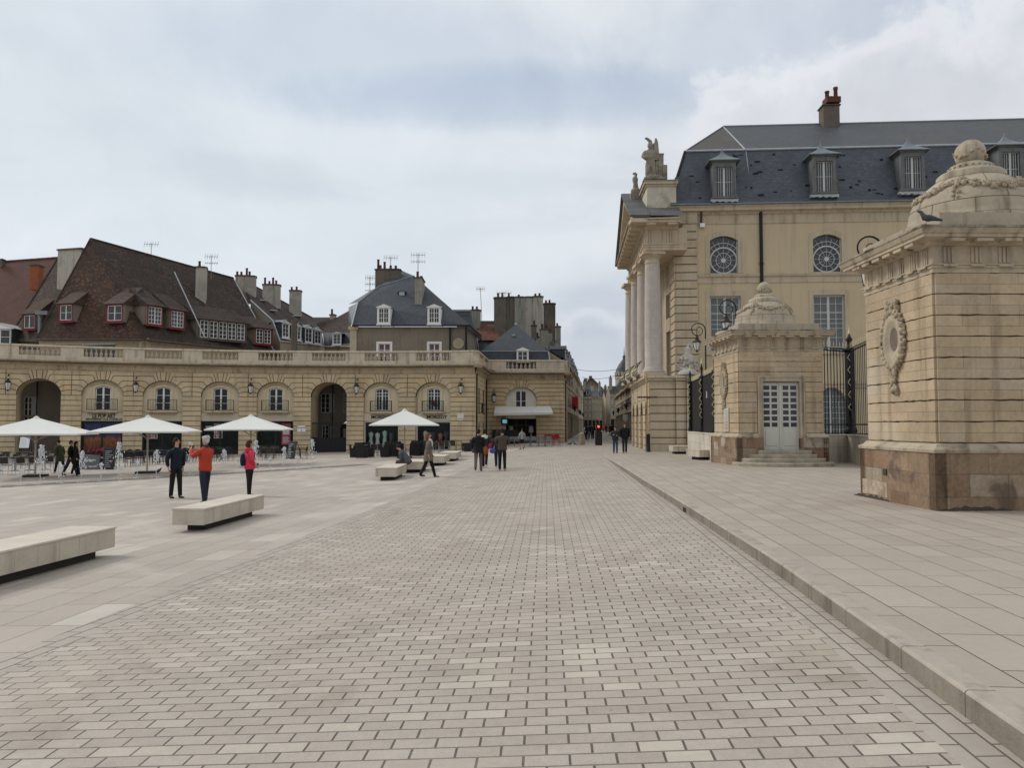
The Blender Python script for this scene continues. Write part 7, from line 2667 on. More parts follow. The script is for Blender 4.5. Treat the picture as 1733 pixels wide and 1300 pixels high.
# ---------------------------------------------------------------- stone benches
def stone_bench(label, p, d, L, W, zg, h=.45, th=.32, group='stone slab benches along the square', inset_=.42):
    """p: near-right corner of the slab on plan, d: axis direction away; slab extends to the left"""
    d = Vector((d[0], d[1], 0)).normalized()
    n = Vector((d.y, -d.x, 0))          # to the right
    t = thing('stone_bench', label, 'bench', (p.x, p.y, zg), 0, group)
    f = Fr((p.x, p.y, zg), d, n)
    q = MB()
    k = max(2, round(L / .42))
    for i in range(k):
        a, b = L * i / k + (.0025 if i else 0), L * (i + 1) / k - .0025
        q.box(f, a, b, h - th, h - .035, -W, 0, 'bench_stone', ch=.004)
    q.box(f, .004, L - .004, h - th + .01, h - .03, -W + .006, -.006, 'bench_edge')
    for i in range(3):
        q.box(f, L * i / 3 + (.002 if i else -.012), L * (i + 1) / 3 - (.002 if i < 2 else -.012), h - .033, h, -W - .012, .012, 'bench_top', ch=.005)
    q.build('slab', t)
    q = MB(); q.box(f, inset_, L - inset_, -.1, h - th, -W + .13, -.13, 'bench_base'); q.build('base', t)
    return t
def corner(px, py, h=.45, pav=False):
    """plan point whose slab top appears at (px,py)"""
    d = ray(px, py); t_ = 10
    for _ in range(40):
        g = (GP(d.y * t_) if pav else G(d.x * t_)) + h
        t_ = (g - EZ) / d.z
    return Vector((d.x * t_, d.y * t_, 0))
b2a, b2b = corner(345, 861), corner(447, 837)
stone_bench('long pale stone bench in front of the three standing people', b2a, b2b - b2a, (b2b - b2a).length, .62, G(b2a.x), inset_=.35)
b1b = corner(195.5, 891.6); b1a = corner(0, 934.5); d1 = (b1b - b1a).normalized()
stone_bench('large pale stone bench cut by the left edge of the frame, nearest of all', b1b - d1 * 3.1, d1, 3.1, .75, G(b1b.x), inset_=.30)
for lb, pa, pb_, W in (('stone bench left of the seated man, nearest of the far row', (671, 792), (693, 783), .75),
                       ('stone bench on which the man in the grey hoodie sits', (716, 781.5), (727, 776.8), .9),
                       ('stone bench just right of the woman in the long coat', (752, 772.3), (761, 768.8), .85),
                       ('farthest stone bench of the row, nearest the corner building', (772, 766.5), (781.5, 762.8), .85)):
    a, b = corner(*pa), corner(*pb_)
    L_ = max(1.6, min(3.0, (b - a).length))
    stone_bench(lb, a, (b - a), L_, W, G(a.x), inset_=.35)
a = corner(1188, 761.5, .46, True)
stone_bench('short stone bench before the low wall, right of the pair by the black railing', a + Vector((.75, 0, 0)), (-.25, 1), 1.3, .95, GP(a.y), h=.46, inset_=.3)
a = corner(1172, 755, .46, True)
stone_bench('short stone bench at the foot of the portico pier, left of the pair', a + Vector((-.1, 0, 0)), (.02, 1), 1.3, 1.0, GP(a.y), h=.46, inset_=.3)

# ---------------------------------------------------------------- parasols
def parasol(label, px, Y, ya, ye, side=4.3, rz=.2, basepx=None):
    x = at(px, 700, Y).x; zg = G(x)
    za, ze = zat(ya, Y), zat(ye, Y)
    t = thing('parasol', label, 'parasol', (x, Y, zg), 0, 'big white square parasols on the terraces')
    q = MB(); h2 = side / 2
    c_ = Vector((x, Y, 0))
    rot = Matrix.Rotation(rz, 3, 'Z')
    cor = [rot @ Vector((sx * h2, sy * h2, 0)) for sx, sy in ((-1, -1), (1, -1), (1, 1), (-1, 1))]
    N = 8
    for i in range(4):
        a, b = cor[i], cor[(i + 1) % 4]
        grid = []
        for j in range(N + 1):
            s_ = j / N
            row = []
            for k in range(N + 1):
                v = a.lerp(b, k / N) * s_
                bow = 4 * (k / N) * (1 - k / N)
                z = za + (ze - za) * (s_ ** .94) - .10 * bow * s_ * (1 - s_ * .6) + .05 * bow * s_ * s_
                row.append(c_ + v * (1 - .018 * bow * s_) + Vector((0, 0, z)))
            grid.append(row)
        vs = [p for r_ in grid for p in r_]
        fs = [(j * (N + 1) + k, (j + 1) * (N + 1) + k, (j + 1) * (N + 1) + k + 1, j * (N + 1) + k + 1) for j in range(N) for k in range(N)]
        q.idx(vs, fs, 'parasol_canvas', True)
        for k in range(N):
            p0, p1 = grid[N][k], grid[N][k + 1]
            q.face([p0, p1, p1 - Vector((0, 0, .07)), p0 - Vector((0, 0, .07))], 'parasol_canvas')
    q.lathe([(.16, za - .06), (.10, za + .02), (.02, za + .06), (0, za + .1)], c_, 'parasol_canvas', 8)
    o = q.build('canopy', t)
    q = MB()
    for v in cor + [cor[i].lerp(cor[(i + 1) % 4], .5) for i in range(4)]:
        q.tube([c_ + Vector((0, 0, za - .12)), c_ + v * .97 + Vector((0, 0, ze - .03))], .018, 'parasol_pole', 4)
        q.tube([c_ + Vector((0, 0, ze - .35)), c_ + v * .5 + Vector((0, 0, (za + ze) / 2 - .08))], .014, 'parasol_pole', 4)
    q.build('ribs', t)
    q = MB(); q.tube([(x, Y, zg), (x, Y, za - .05)], .042, 'parasol_pole', 10); q.lathe([(.09, ze - .4), (.09, ze - .3)], c_, 'parasol_pole', 8); q.build('pole', t)
    q = MB(); q.box(Fr((x, Y, zg), (1, .2)), -.45, .45, 0, .09, -.45, .45, 'bench_base', ch=.02); q.build('foot', t)
parasol('white square parasol at the far left, before the ungated open arch', 62, 37.0, 706.5, 734, 4.4, .28)
parasol('white square parasol right of the LE POP ART sign', 251, 38.5, 705, 730, 4.25, .22)
parasol('white square parasol behind the woman in pink, third from the left', 425, 45.0, 703, 726.5, 4.15, .15)
parasol('white square parasol in front of the MORIZOT shop', 685, 49.5, 693.5, 719, 4.15, .12)

# ---------------------------------------------------------------- chairs and tables
def make_chair(kind, name, label, cat='chair', group=None):
    t = thing(name, label, cat, (0, 0, 0), 0, group)
    fm, sm_ = dict(silver=('chair_silver', 'woven_brown'), black=('woven_black', 'woven_black'), grey=('chair_grey', 'chair_grey'), red=('chair_red', 'chair_red'), slat=('woven_black', 'woven_brown'))[kind]
    f = Fr((0, 0, 0), (1, 0))
    q = MB(); q.box(f, -.21, .21, .43, .46, -.21, .21, sm_, ch=.01); q.build('seat', t)
    q = MB()
    ht = .90 if kind == 'red' else .82
    w = .21
    pts = []
    for i in range(7):
        a = PI * (i / 6)
        x = -w * math.cos(a); y = .20 + .07 * math.sin(a)
        pts.append((x, y))
    for (x0, y0), (x1, y1) in zip(pts, pts[1:]):
        tp = lambda x: ht - (.10 * (x / w) ** 2 if kind in ('red', 'black') else .02 * (x / w) ** 2)
        q.face([(x0, y0, .52), (x1, y1, .52), (x1, y1 + .05, tp(x1)), (x0, y0 + .05, tp(x0))], sm_)
        q.face([(x0, y0 - .02, .52), (x1, y1 - .02, .52), (x1, y1 + .03, tp(x1)), (x0, y0 + .03, tp(x0))], sm_)
    q.build('backrest', t)
    for sx in (-1, 1):
        q = MB(); q.tube([(sx * .21, -.20, 0), (sx * .21, -.20, .66)], .014, fm, 5); q.build('leg', t)
        q = MB(); q.tube([(sx * .22, .24, 0), (sx * .215, .21, .46), (sx * .215, .26, ht - .05)], .014, fm, 5); q.build('leg', t)
        q = MB(); q.tube([(sx * .215, -.20, .66), (sx * .22, .0, .67), (sx * .215, .22, .64)], .016, fm, 5); q.build('armrest', t)
    return t


def make_armchair(label, group):
    t = thing('woven_armchair', label, 'armchair', (0, 0, 0), 0, group)
    f = Fr((0, 0, 0), (1, 0)); M = 'woven_black'
    q = MB(); q.box(f, -.27, .27, .06, .40, -.30, .24, M, ch=.02); q.build('seat', t)
    q = MB(); q.prism(Fr((-.30, 0, 0), (0, 1), (-1, 0, 0)), [(.22, .04), (.32, .04), (.38, .86), (.27, .86)], -.60, 0, M, True, .02); q.build('backrest', t)
    for sx in (-1, 1):
        q = MB(); q.box(f, *(sorted((sx * .27, sx * .35))), .03, .62, -.30, .28, M, ch=.02); q.build('arm', t)
    q = MB()
    for sx in (-1, 1):
        for sy in (-.26, .28): q.box(f, sx * .31 - .025, sx * .31 + .025, 0, .05, sy - .025, sy + .025, 'chair_silver')
    q.build('feet', t)
    return t


def make_table(label, group, top='table_dark', w=.7, h=.74):
    t = thing('cafe_table', label, 'table', (0, 0, 0), 0, group)
    q = MB(); q.box(Fr((0, 0, 0), (1, 0)), -w / 2, w / 2, h - .03, h, -w / 2, w / 2, top, ch=.008); q.build('tabletop', t)
    q = MB(); q.lathe([(.24, 0), (.24, .02), (.03, .05), (.025, h - .04), (.12, h - .03)], (0, 0, 0), 'chair_grey', 10); q.build('pedestal', t)
    return t


def scatter(proto, items, used, label, group):
    for (px, py, rz) in items:
        p = hitG(px, py)
        if not used:
            proto.location = p; proto.rotation_euler = (0, 0, rz); used.append(1)
            if label: proto['label'] = label
            if group: proto['group'] = group
        else:
            dup(proto, p, rz, label, group)
rr = random.Random(21)
GA = 'chairs on the left terraces'
ch_s = make_chair('silver', 'terrace_chair', 'silver-framed woven chair on the leftmost terrace under the first parasol', group=GA); us_ = []
scatter(ch_s, [(-12, 803, 3.0), (9, 803, 3.3), (38.5, 801.5, 3.2), (60, 801, 3.0), (88, 799, 3.1), (-2, 793, .2), (24, 793, .1), (47, 792, -.1), (73, 791.5, .2), (96, 790, 0), (14, 789, 3.2), (37, 788, 3.0), (62, 787.5, 3.2), (84, 787, 3.0)], us_,
        'silver-framed woven chair on the leftmost terrace under the first parasol', GA)
tb = make_table('dark cafe table on the leftmost terrace among the silver chairs', 'tables on the left terraces'); ut = []
scatter(tb, [(-1, 797.5, .1), (25, 797, .1), (50, 796, .1), (76, 795, .1), (3, 784, 0), (28, 785, 0), (52, 784.5, 0), (79, 784, 0)], ut, 'dark cafe table on the leftmost terrace among the silver chairs', 'tables on the left terraces')
ch_b = make_chair('black', 'terrace_chair', 'x', group=GA); ub = []
scatter(ch_b, [(212, 790.5, 2.9), (221, 789, 3.4), (229, 788, .2), (240, 787.5, 3.1), (249, 787, .1), (258, 786.5, 3.3), (268, 786, 2.9), (277, 785, .3), (300, 784, 3.1), (309, 783.5, .2), (318, 783, 3.0), (205, 784, .1), (217, 782, .2), (235, 781, 3.3), (251, 780, 3), (270, 779, .2), (310, 778, .1), (325, 778, 3)], ub,
        'black terrace chair under the second parasol, behind the man in dark clothes', GA)
scatter(tb, [(226, 784, .1), (244, 783, .2), (262, 782, 0), (313, 780.5, .1), (297, 780, .1), (275, 781.5, .2)], ut, 'dark cafe table under the second parasol among black chairs', 'tables on the left terraces')
scatter(ch_b, [(340, 782, 3), (349, 781.5, .2), (359, 781, 3.2), (369, 780.5, 3), (380, 780, .2), (389, 779.5, 3.2), (346, 776, .1), (364, 776, 3.3), (384, 775, .1), (374, 776, .1)], ub,
        'black terrace chair between the man in red and the woman in pink', GA)
scatter(tb, [(354, 778, .1), (376, 777.5, .2), (366, 774, .1)], ut, 'dark cafe table between the man in red and the woman in pink', 'tables on the left terraces')
ch_l = make_chair('slat', 'terrace_chair', 'x', group=GA); ul_ = []
scatter(ch_l, [(441, 779, 3.0), (456, 779, 3.2), (446, 774, .2), (460, 774, .1), (501, 777.5, 1.5), (513, 777, -1.5), (436, 773, .1), (470, 773, 3)], ul_, 'dark slatted chair right of the woman in pink near the leaning chalkboard', GA)
scatter(tb, [(449, 776, .1), (507, 776, .1), (463, 776, 0)], ut, 'dark cafe table right of the woman in pink', 'tables on the left terraces')
GM = 'woven seats before the MORIZOT shop'
ac = make_armchair('black woven armchair at the left end of the terrace, right of the gated arch', GM); ua_ = []
scatter(ac, [(601, 774.5, 1.7), (612, 775.5, 3.1), (624, 774, -1.6), (606, 769, .1), (619, 768.5, .1)], ua_, 'black woven armchair at the left end of the terrace, right of the gated arch', GM)
scatter(ac, [(653, 774, 1.6), (665, 773.5, 3.1), (677, 772.5, 3.2), (703, 772, 3.1), (711, 771.5, 3), (657, 768, .1), (672, 767, .1), (702, 765.5, .1), (713, 766, 0)], ua_, 'black woven armchair around the pole of the parasol by the MORIZOT shop', GM)
scatter(ac, [(790, 764.5, -1.3)], ua_, 'single black woven armchair at the far right end of the terrace', GM)
tw = make_table('brown-topped cafe table among the woven armchairs', 'brown-topped terrace tables', 'table_wood', .8); uw_ = []
scatter(tw, [(612, 771, .1), (639, 771, 0), (668, 769.5, 0)], uw_, 'brown-topped cafe table left of the seated man', 'brown-topped terrace tables')
scatter(tw, [(745, 764.5, .1), (759, 763, .1), (772, 762, .1), (781, 761, 0)], uw_, 'brown-topped cafe table behind the row of far benches', 'brown-topped terrace tables')
scatter(ch_s, [(634, 772.5, 3.1), (643, 772, 3.1), (738, 767.5, 3.1), (747, 767, 3.2), (756, 766, 3.0), (766, 765, 3.1), (742, 761, 0), (756, 760, 0), (768, 759, .1)], us_, 'silver-framed chair at the brown-topped tables near the MORIZOT shop', GM)
GC = 'chairs before the corner cafe'
ch_g = make_chair('grey', 'terrace_chair', 'x', group=GC); ug = []
def scat_flat(proto, items, used, label, group, cat=None):
    scatter(proto, items, used, label, group)
scatter(ch_g, [(892, 757, 3.1), (904, 757, 3.1), (917, 757, 3.1), (929, 757, 3.1), (875, 756, 3), (866, 755.5, 3.2)], ug, 'grey cafe chair in front of the corner building', GC)
scatter(tb, [(898, 755, .1), (911, 755, .1), (923, 755, 0)], ut, 'dark cafe table in front of the corner building', 'tables before the corner cafe')
ch_r = make_chair('red', 'red_chair', 'x', group=GC); ur_ = []
scatter(ch_r, [(926, 753, 0), (940, 754.5, 3.1), (932, 753, .2), (943, 753.5, .1)], ur_, 'red metal chair stacked at the corner building wall', 'red chairs at the corner cafe')

# ---------------------------------------------------------------- boards and stands
def board(label, px, py, w, h, m_, lines=(), rz=0.0, lean=.15, z0=0.0, name='menu_board', cat='board', frame='asphalt_black', tm='paper_white', tsize=.16, legs=True, rows=0):
    p = hitG(px, py)
    t = thing(name, label, cat, p)
    f = Fr(p, (math.cos(rz), math.sin(rz)))
    def Pn(u, z, n=0): return f.P(u, z + z0, n - z * lean)
    q = MB()
    vs = [Pn(-w / 2, 0, 0), Pn(w / 2, 0, 0), Pn(w / 2, h, 0), Pn(-w / 2, h, 0)] + [Pn(-w / 2, 0, .04), Pn(w / 2, 0, .04), Pn(w / 2, h, .04), Pn(-w / 2, h, .04)]
    q.idx(vs, [(4, 5, 6, 7), (3, 2, 1, 0), (0, 1, 5, 4), (1, 2, 6, 5), (2, 3, 7, 6), (3, 0, 4, 7)], m_)
    o = q.build('panel', t)
    q = MB()
    q.tube([Pn(-w / 2, 0, .02), Pn(-w / 2, h, .02), Pn(w / 2, h, .02), Pn(w / 2, 0, .02), Pn(-w / 2, 0, .02)], .025, frame, 4)
    if legs:
        for s_ in (-1, 1): q.tube([f.P(s_ * w / 2, 0, -.0), Pn(s_ * w / 2, h * .3, .0)], .02, frame, 4); q.tube([f.P(s_ * w / 2, 0, -h * lean * 2.4), Pn(s_ * w / 2, h, 0)], .018, frame, 4)
    q.build('frame', t)
    ft = Fr(f.o, f.u, f.n)
    for i, (txt, z, wd, sz) in enumerate(lines):
        text(txt, sz, tm, t, ft, 0, z + z0, .055 - z * lean, 'lettering', depth=.01, width=wd)
    if rows:
        q = MB(); rr_ = random.Random(rows)
        for i in range(rows):
            z = h * (.12 + .8 * i / rows)
            a = -w * .38; b = a + w * rr_.uniform(.35, .75)
            q.face([Pn(a, z, .045), Pn(b, z, .045), Pn(b, z + h * .025, .045), Pn(a, z + h * .025, .045)], 'chair_silver')
        q.build('chalk_lines', t)
    return t
board('grey barrier board with white lettering at the left terrace', 152.5, 795, 1.0, .78, 'board_grey', [('Ariane', .50, .62, .24), ('ART / SALON', .16, .72, .14)], rz=.05, lean=0.02)
board('black chalkboard stand with written menu beside the mural window', 184, 795, .55, 1.15, 'chalk_board', rz=.25, lean=.14, rows=9)
board('black chalkboard leaning at the terrace edge left of the gated arch', 491, 777, .70, 1.15, 'chalk_board', rz=-.5, lean=.24, rows=9)
board('white menu sheet on a stand, shown slanted in the ungated open arch', 40, 783, .62, .72, 'paper_white', rz=.1, lean=.25, z0=.95, rows=7)
# small crimson parasol-like plant table, lamp behind glass
t = thing('plant_tub', 'low crimson-flowered shrub in a tub before the mural window', 'plant', hitG(168, 792))
p = hitG(168, 792); q = MB(); q.lathe([(.20, 0), (.26, .5), (.28, .52), (.24, .52)], p, 'bench_base', 10); q.build('tub', t)
q = MB(); rr = random.Random(4)
for k in range(420):
    a = rr.uniform(0, 2 * PI); r_ = math.sqrt(rr.random()); z_ = rr.uniform(-1, 1)
    c_ = p + Vector((r_ * math.cos(a) * .62, r_ * math.sin(a) * .45, .92 + z_ * .2 * (1.1 - r_)))
    d_ = Vector((rr.uniform(-1, 1), rr.uniform(-1, 1), rr.uniform(-.5, 1))).normalized() * .07; e_ = d_.orthogonal().normalized() * .045
    q.face([c_ - d_, c_ + e_, c_ + d_, c_ - e_], 'crimson_leaf' if rr.random() < .8 else 'shrub_leaf')
q.build('foliage', t)
q = MB(); q.tube([p + Vector((0, 0, .5)), p + Vector((0, 0, .9))], [.03, .015], 'table_wood', 6); q.build('stem', t)
# lit screen by the cafe
tt = thing('menu_screen', 'small lit turquoise menu screen at the corner cafe entrance', 'screen', hitG(852, 757))
p = cf.P(1.75, 1.95, .35); q = MB(); q.box(Fr(p, cf.u, cf.n), -.34, .34, -.3, .3, -.05, .03, 'asphalt_black'); q.build('case', tt)
q = MB(); q.box(Fr(p, cf.u, cf.n), -.2, .2, -.17, .17, .03, .035, 'screen_lit'); q.build('display', tt)
q = MB(); q.box(Fr(cf.P(1.9, 0, .5), cf.u, cf.n), -1.3, 1.1, -.05, 1.15, -.3, .1, 'woven_black', ch=.02); tag(q.build('planter_screen'), 'black terrace screen by the corner cafe entrance behind the walking group', 'screen panel')
# traffic light and posts at the street mouth
p = hitG(1013, 754)
t = thing('traffic_light', 'low traffic signal showing red at the mouth of the street', 'traffic light', p)
q = MB(); q.box(Fr(p, (1, 0)), -.21, .21, 0, 1.25, -.16, .16, 'asphalt_black', ch=.03); q.build('cabinet', t)
q = MB(); q.box(Fr(p, (1, 0)), -.20, .20, 1.25, 1.75, -.12, .12, 'asphalt_black', ch=.04); q.build('signal_head', t)
q = MB(); q.ball(p + Vector((0, -.12, 1.50)), .085, 'lamp_red_lit', 14, 8, (1, .35, 1)); q.build('red_lamp', t)
for px, lb in ((1008.5, 'thin dark bollard left of the red traffic signal'), (1018, 'thin dark bollard right of the red traffic signal')):
    p = hitG(px, 754); q = MB(); q.lathe([(.06, 0), (.06, .95), (.07, .97), (.07, 1.05), (.04, 1.1), (0, 1.12)], p, 'asphalt_black', 10)
    tag(q.build('bollard'), lb, 'bollard', 'bollards at the traffic signal')
p = hitG(984.5, 753.5); q = MB(); q.lathe([(.25, 0), (.25, .35), (.22, .42), (.20, .8), (.23, .86), (.18, .95), (0, 1.0)], p, 'street_stone', 12, False); tag(q.build('bollard'), 'thick stone bollard at the left side of the street mouth', 'bollard')
# flag sign, pennant and lamp brackets on the left row
t = thing('hanging_sign', 'red banner projecting from the second town house on the left side', 'sign', LS_(96))
q = MB(); pp = LS_(96); q.box(Fr((pp.x + .1, pp.y, 3.0), (1, 0)), 0, .75, .5, 2.0, -.05, .05, 'red_cloth'); q.build('banner', t)
q = MB(); q.tube([(pp.x, pp.y, 5.1), (pp.x + .9, pp.y, 5.1)], .03, 'black_iron', 4); q.build('arm', t)
for Y_, s_, nm, lb in ((86, 1, 'LS', 'first dark shop lantern bracket on the left row of the street'), (118, 1, 'LS', 'second dark lantern bracket on the left row of the street'), (150, 1, 'LS', 'third dark lantern bracket far down the left row'),
                       (76, -1, 'RS', 'dark lantern bracket on the first house past the portico'), (100, -1, 'RS', 'second dark lantern bracket on the right row'), (126, -1, 'RS', 'third dark lantern bracket far down the right row')):
    pp = LS_(Y_) if nm == 'LS' else RS_(Y_)
    q = MB(); q.tube([(pp.x, pp.y, 3.6), (pp.x + s_ * .7, pp.y, 3.8)], .03, 'black_iron', 4); q.lathe([(.05, -.5), (.16, -.1), (.22, 0), (.05, .2), (0, .3)], (pp.x + s_ * .7, pp.y, 3.55), 'black_iron', 8)
    tag(q.build('bracket_lantern'), lb, 'lantern', 'bracket lanterns in the street')
pp = RS_(74); t = thing('hanging_sign', 'pale shield-shaped sign above the walking couple on the right row', 'sign', pp)
q = MB(); fS = Fr((pp.x - .95, pp.y, 0), (1, 0)); zc_ = zat(708, 74)
q.prism(fS, [(-.16, zc_ + .35), (.16 + .14, zc_ + .35), (.3, zc_ - .05), (.07, zc_ - .38), (-.16, zc_ - .05)], -.03, .03, 'chair_silver', True); q.build('panel', t)
q = MB(); q.tube([(pp.x + .2, pp.y, zc_ + .38), (pp.x - 1.2, pp.y, zc_ + .38)], .02, 'black_iron', 4); q.build('arm', t)

# ---------------------------------------------------------------- pigeons
def pigeon(label, p, rz, s=1.0):
    t = thing('pigeon', label, 'pigeon', p, 0, 'pigeons')
    rot = Matrix.Rotation(rz, 3, 'Z')
    q = MB()
    def T_(x, y, z): return p + rot @ (Vector((x, y, z)) * s)
    q.tube([T_(.13, 0, .24), T_(.115, 0, .235), T_(.07, 0, .22), T_(.05, 0, .175), T_(.02, 0, .12), T_(-.05, 0, .10), T_(-.12, 0, .085), T_(-.20, 0, .055), T_(-.25, 0, .04)], [.004, .022, .030, .034, .058, .064, .045, .026, .018], 'pigeon_grey', 8)
    for s_ in (-.02, .02): q.tube([T_(-.01, s_, .07), T_(0, s_, 0), T_(.03, s_, .003)], .006, 'chair_red', 4)
    q.build('body', t)
pn = pavN[1]
pc = pn.P(-.42, pavN[4] - .015, .45)
pigeon('dark pigeon perched on the cornice corner of the near guard pavilion', pn.P(-.33, pavN[4] + .0, .38), PI * .85, 1.05)
pigeon('pigeon standing on the plaza left of the man in dark clothes', hitG(270, 799), .2, .8)
pigeon('left one of two tiny pigeons before the corner building', hitG(966, 754), .4, 1.3)
pigeon('right one of two tiny pigeons before the corner building', hitG(972, 753.5), 2.4, 1.3)
pigeon('small pigeon on the ledge of the far guard pavilion cornice', pavF[1].P(-.33, pavF[4] + .0, -.4), .2, 1.0)

# ---------------------------------------------------------------- people
def person(label, p, H, rz, top='navy', bottom='jean_dark', shoe='shoe_black', hair='hair_dark', style='short', stance='stand', stride=0.0, arms=None, coat=None, lean=0.0, sit=False, turn=0.0,
           group=None, near=False, stout=1.0, extras=None, bare=False):
    """figure facing +y before the turn rz. arms: ((elbow xyz),(wrist xyz)) for left (-x) and right (+x) in body units of 1.78 m"""
    t = thing('person', label, 'person', p, 0, group)
    s = H / 1.78
    rot = Matrix.Rotation(rz, 3, 'Z')
    hz_ = .95
    if sit: hz_ = .52
    def LN_(v):
        """lean the trunk forward about the hips"""
        x, y, z = v
        if lean:
            dz = z - hz_; c_, n_ = math.cos(lean), math.sin(lean)
            y, z = y * c_ + dz * n_, hz_ + dz * c_ - y * n_
        return (x, y, z)
    off = hz_ - .95
    def T(v): return tuple(v)
    def tor(x, y, z): return LN_((x, y, z + off))
    W = stout
    sh_ = {}
    # arms
    if arms is None:
        arms = (((-.25, -.02, 1.14), (-.255, .06, .90)), ((.25, -.02, 1.14), (.255, .06, .90)))
    arms = [tuple(tor(*q) for q in a) for a in arms]
    # legs: hip, knee, ankle
    legs = []
    for sx, ph in ((-1, stride), (1, -stride)):
        hip = (sx * .09, 0, hz_ - .03)
        if sit:
            knee = (sx * .10, .44, .50); ank = (sx * .10, .40, .08)
        else:
            knee = (sx * .095, ph * .55 + .03 * abs(stride), .50 + .02 * abs(stride)); ank = (sx * .10, ph - (.10 if ph < 0 else 0) * abs(stride) * 2, .09 + (.06 if ph < -.1 else 0))
        legs.append((hip, knee, ank))
    def fin(V): return [rot @ (Vector(v) * s) + p for v in V]
    # body: one continuous skin surface with head, neck, trunk, arms with hands, legs
    neck = tor(0, .0, 1.50); ht = tor(0, .012, 1.60)
    chains = [[('p', (0, 0, hz_), (.12, .09)), (tor(0, 0, 1.12), (.105, .08)), ('c', tor(0, 0, 1.34), (.13, .085)), ('k', tor(0, .0, 1.46), .055), (tor(0, .01, 1.53), .050), (tor(0, .02, 1.585), (.060, .068)),
               ('h', tor(0, .01, 1.655), (.074, .088)), (tor(0, -.005, 1.715), (.070, .082)), (tor(0, -.008, 1.765), (.036, .045))]]
    for i, (el, wr) in enumerate(arms):
        sx = -1 if i == 0 else 1
        e, w_ = Vector(el), Vector(wr)
        d = (w_ - e).normalized()
        chains.append([('c',), (tor(sx * .155, 0, 1.41), .058), (el, .038), (wr, .026), (tuple(w_ + d * .05), (.034, .022)), ('hand%d' % i, tuple(w_ + d * .09), (.034, .020))])
        if near:
            side = d.orthogonal().normalized()
            for k in range(4):
                o_ = side * ((k - 1.5) * .019); ln = (.070, .082, .078, .060)[k]
                curl = Vector((-sx * .6, .35, 0)).normalized()
                chains.append([('hand%d' % i,), (tuple(w_ + d * .12 + o_), .0085), (tuple(w_ + d * (.12 + ln * .55) + o_ + curl * .01), .0078), (tuple(w_ + d * (.12 + ln * .85) + o_ + curl * .035), .007)])
            chains.append([('hand%d' % i,), (tuple(w_ + d * .07 + side * .045 + Vector((0, .02, 0))), .0105), (tuple(w_ + d * .11 + side * .06 + Vector((0, .035, 0))), .009)])
    for i, (hp, kn, an) in enumerate(legs):
        chains.append([('p',), (hp, .080), (kn, .050), (an, .034), ((an[0], an[1] + .09, .035), .028)])
    V, F_ = skin_mesh(chains, 'skin', 1)
    mb = MB(); mb.idx(fin(V), F_, 'skin', True)
    # face
    fw = Vector(tor(0, 1, 1.655)) - Vector(tor(0, 0, 1.655)); uw = Vector(tor(0, 0, 1.755)) - Vector(tor(0, 0, 1.655)); uw.normalize(); fw.normalize()
    hc = Vector(tor(0, .01, 1.655)); rt = Vector((1, 0, 0))
    if turn:
        rm = Matrix.Rotation(turn, 3, uw); fw = rm @ fw; rt = rm @ rt
    fp = lambda a, b, c_: rot @ ((hc + rt * a + fw * b + uw * c_) * s) + p
    mb.tube([fp(0, .072, .012), fp(0, .098, -.018), fp(0, .088, -.032)], [.009 * s, .014 * s, .006 * s], 'skin', 6)
    for sx in (-1, 1):
        mb.ball(fp(sx * .031, .076, .012), .0095 * s, 'eye_dark', 6, 4); mb.ball(fp(sx * .078, -.008, -.005), .020 * s, 'skin', 6, 5, (.4, .8, 1.2))
    mb.ball(fp(0, .074, -.058), .014 * s, 'lips', 6, 4, (1.6, .6, .5))
    mb.build('body', t)
    # hair
    mb = MB(); hm_ = hair
    hcc = fp(0, -.014, .030)
    rr = random.Random(hash(label) % 1000 if False else len(label))
    def hb(a, b, c_, r, sc3=(1, 1, 1)): mb.ball(fp(a, b, c_), r * s, hm_, 9, 7, sc3, jit=.05)
    hb(0, -.018, .045, .088, (.95, 1.08, .92)); hb(0, -.045, -.005, .080, (1.0, .8, 1.0))
    for sx in (-1, 1): hb(sx * .066, -.03, .015, .040, (.55, 1.1, 1.3))
    if style in ('long', 'bob'):
        L_ = .24 if style == 'long' else .09
        for k in range(9):
            a = -1.15 + 2.3 * k / 8
            x, y = .085 * math.sin(a), -.02 - .075 * math.cos(a)
            mb.tube([fp(x * .9, y * .9, .06), fp(x * 1.08, y * 1.1, -.02), fp(x * 1.25, y * 1.15, -.02 - L_ * .5), fp(x * 1.15, y * 1.25 + .01, -.03 - L_)], [.035 * s, .04 * s, .038 * s, .012 * s], hm_, 6)
    if style == 'bun': hb(0, -.09, .09, .045)
    if style == 'wild':
        for k in range(18): hb(rr.uniform(-.06, .06), rr.uniform(-.09, .04), rr.uniform(.05, .10), .032)
    if style == 'cap': hb(0, .02, .06, .092, (1, 1.1, .75))
    mb.build('hair', t)
    # trousers
    b = .012
    ch_ = [[('p', (0, 0, hz_ + .06 if not sit else hz_ + .02), (.155 * W, .125 * W)), ('q', (0, 0, hz_ - .02), (.165 * W, .135 * W))]]
    for hp, kn, an in legs:
        e_ = Vector(an) + (Vector(an) - Vector(kn)).normalized() * (-.01)
        if bare: e_ = Vector(kn) + Vector((0, 0, -.02))
        mid = [(kn, .078), (tuple(Vector(kn).lerp(Vector(an), .4)), .072)] if not bare else []
        ch_.append([('q',), (hp, .108 * W)] + [(tuple(Vector(hp).lerp(Vector(kn), .5)), .094)] + mid + [(tuple(e_), .064 if not bare else .085)] + ([(tuple(Vector(an) + Vector((0, .012, -.045))), .060)] if not bare else []))
    V, F_ = skin_mesh(ch_, bottom, 1); mb = MB(); mb.idx(fin(V), F_, bottom, True); mb.build('trousers', t)
    # jacket with sleeves
    zl = .88 if coat is None else .90
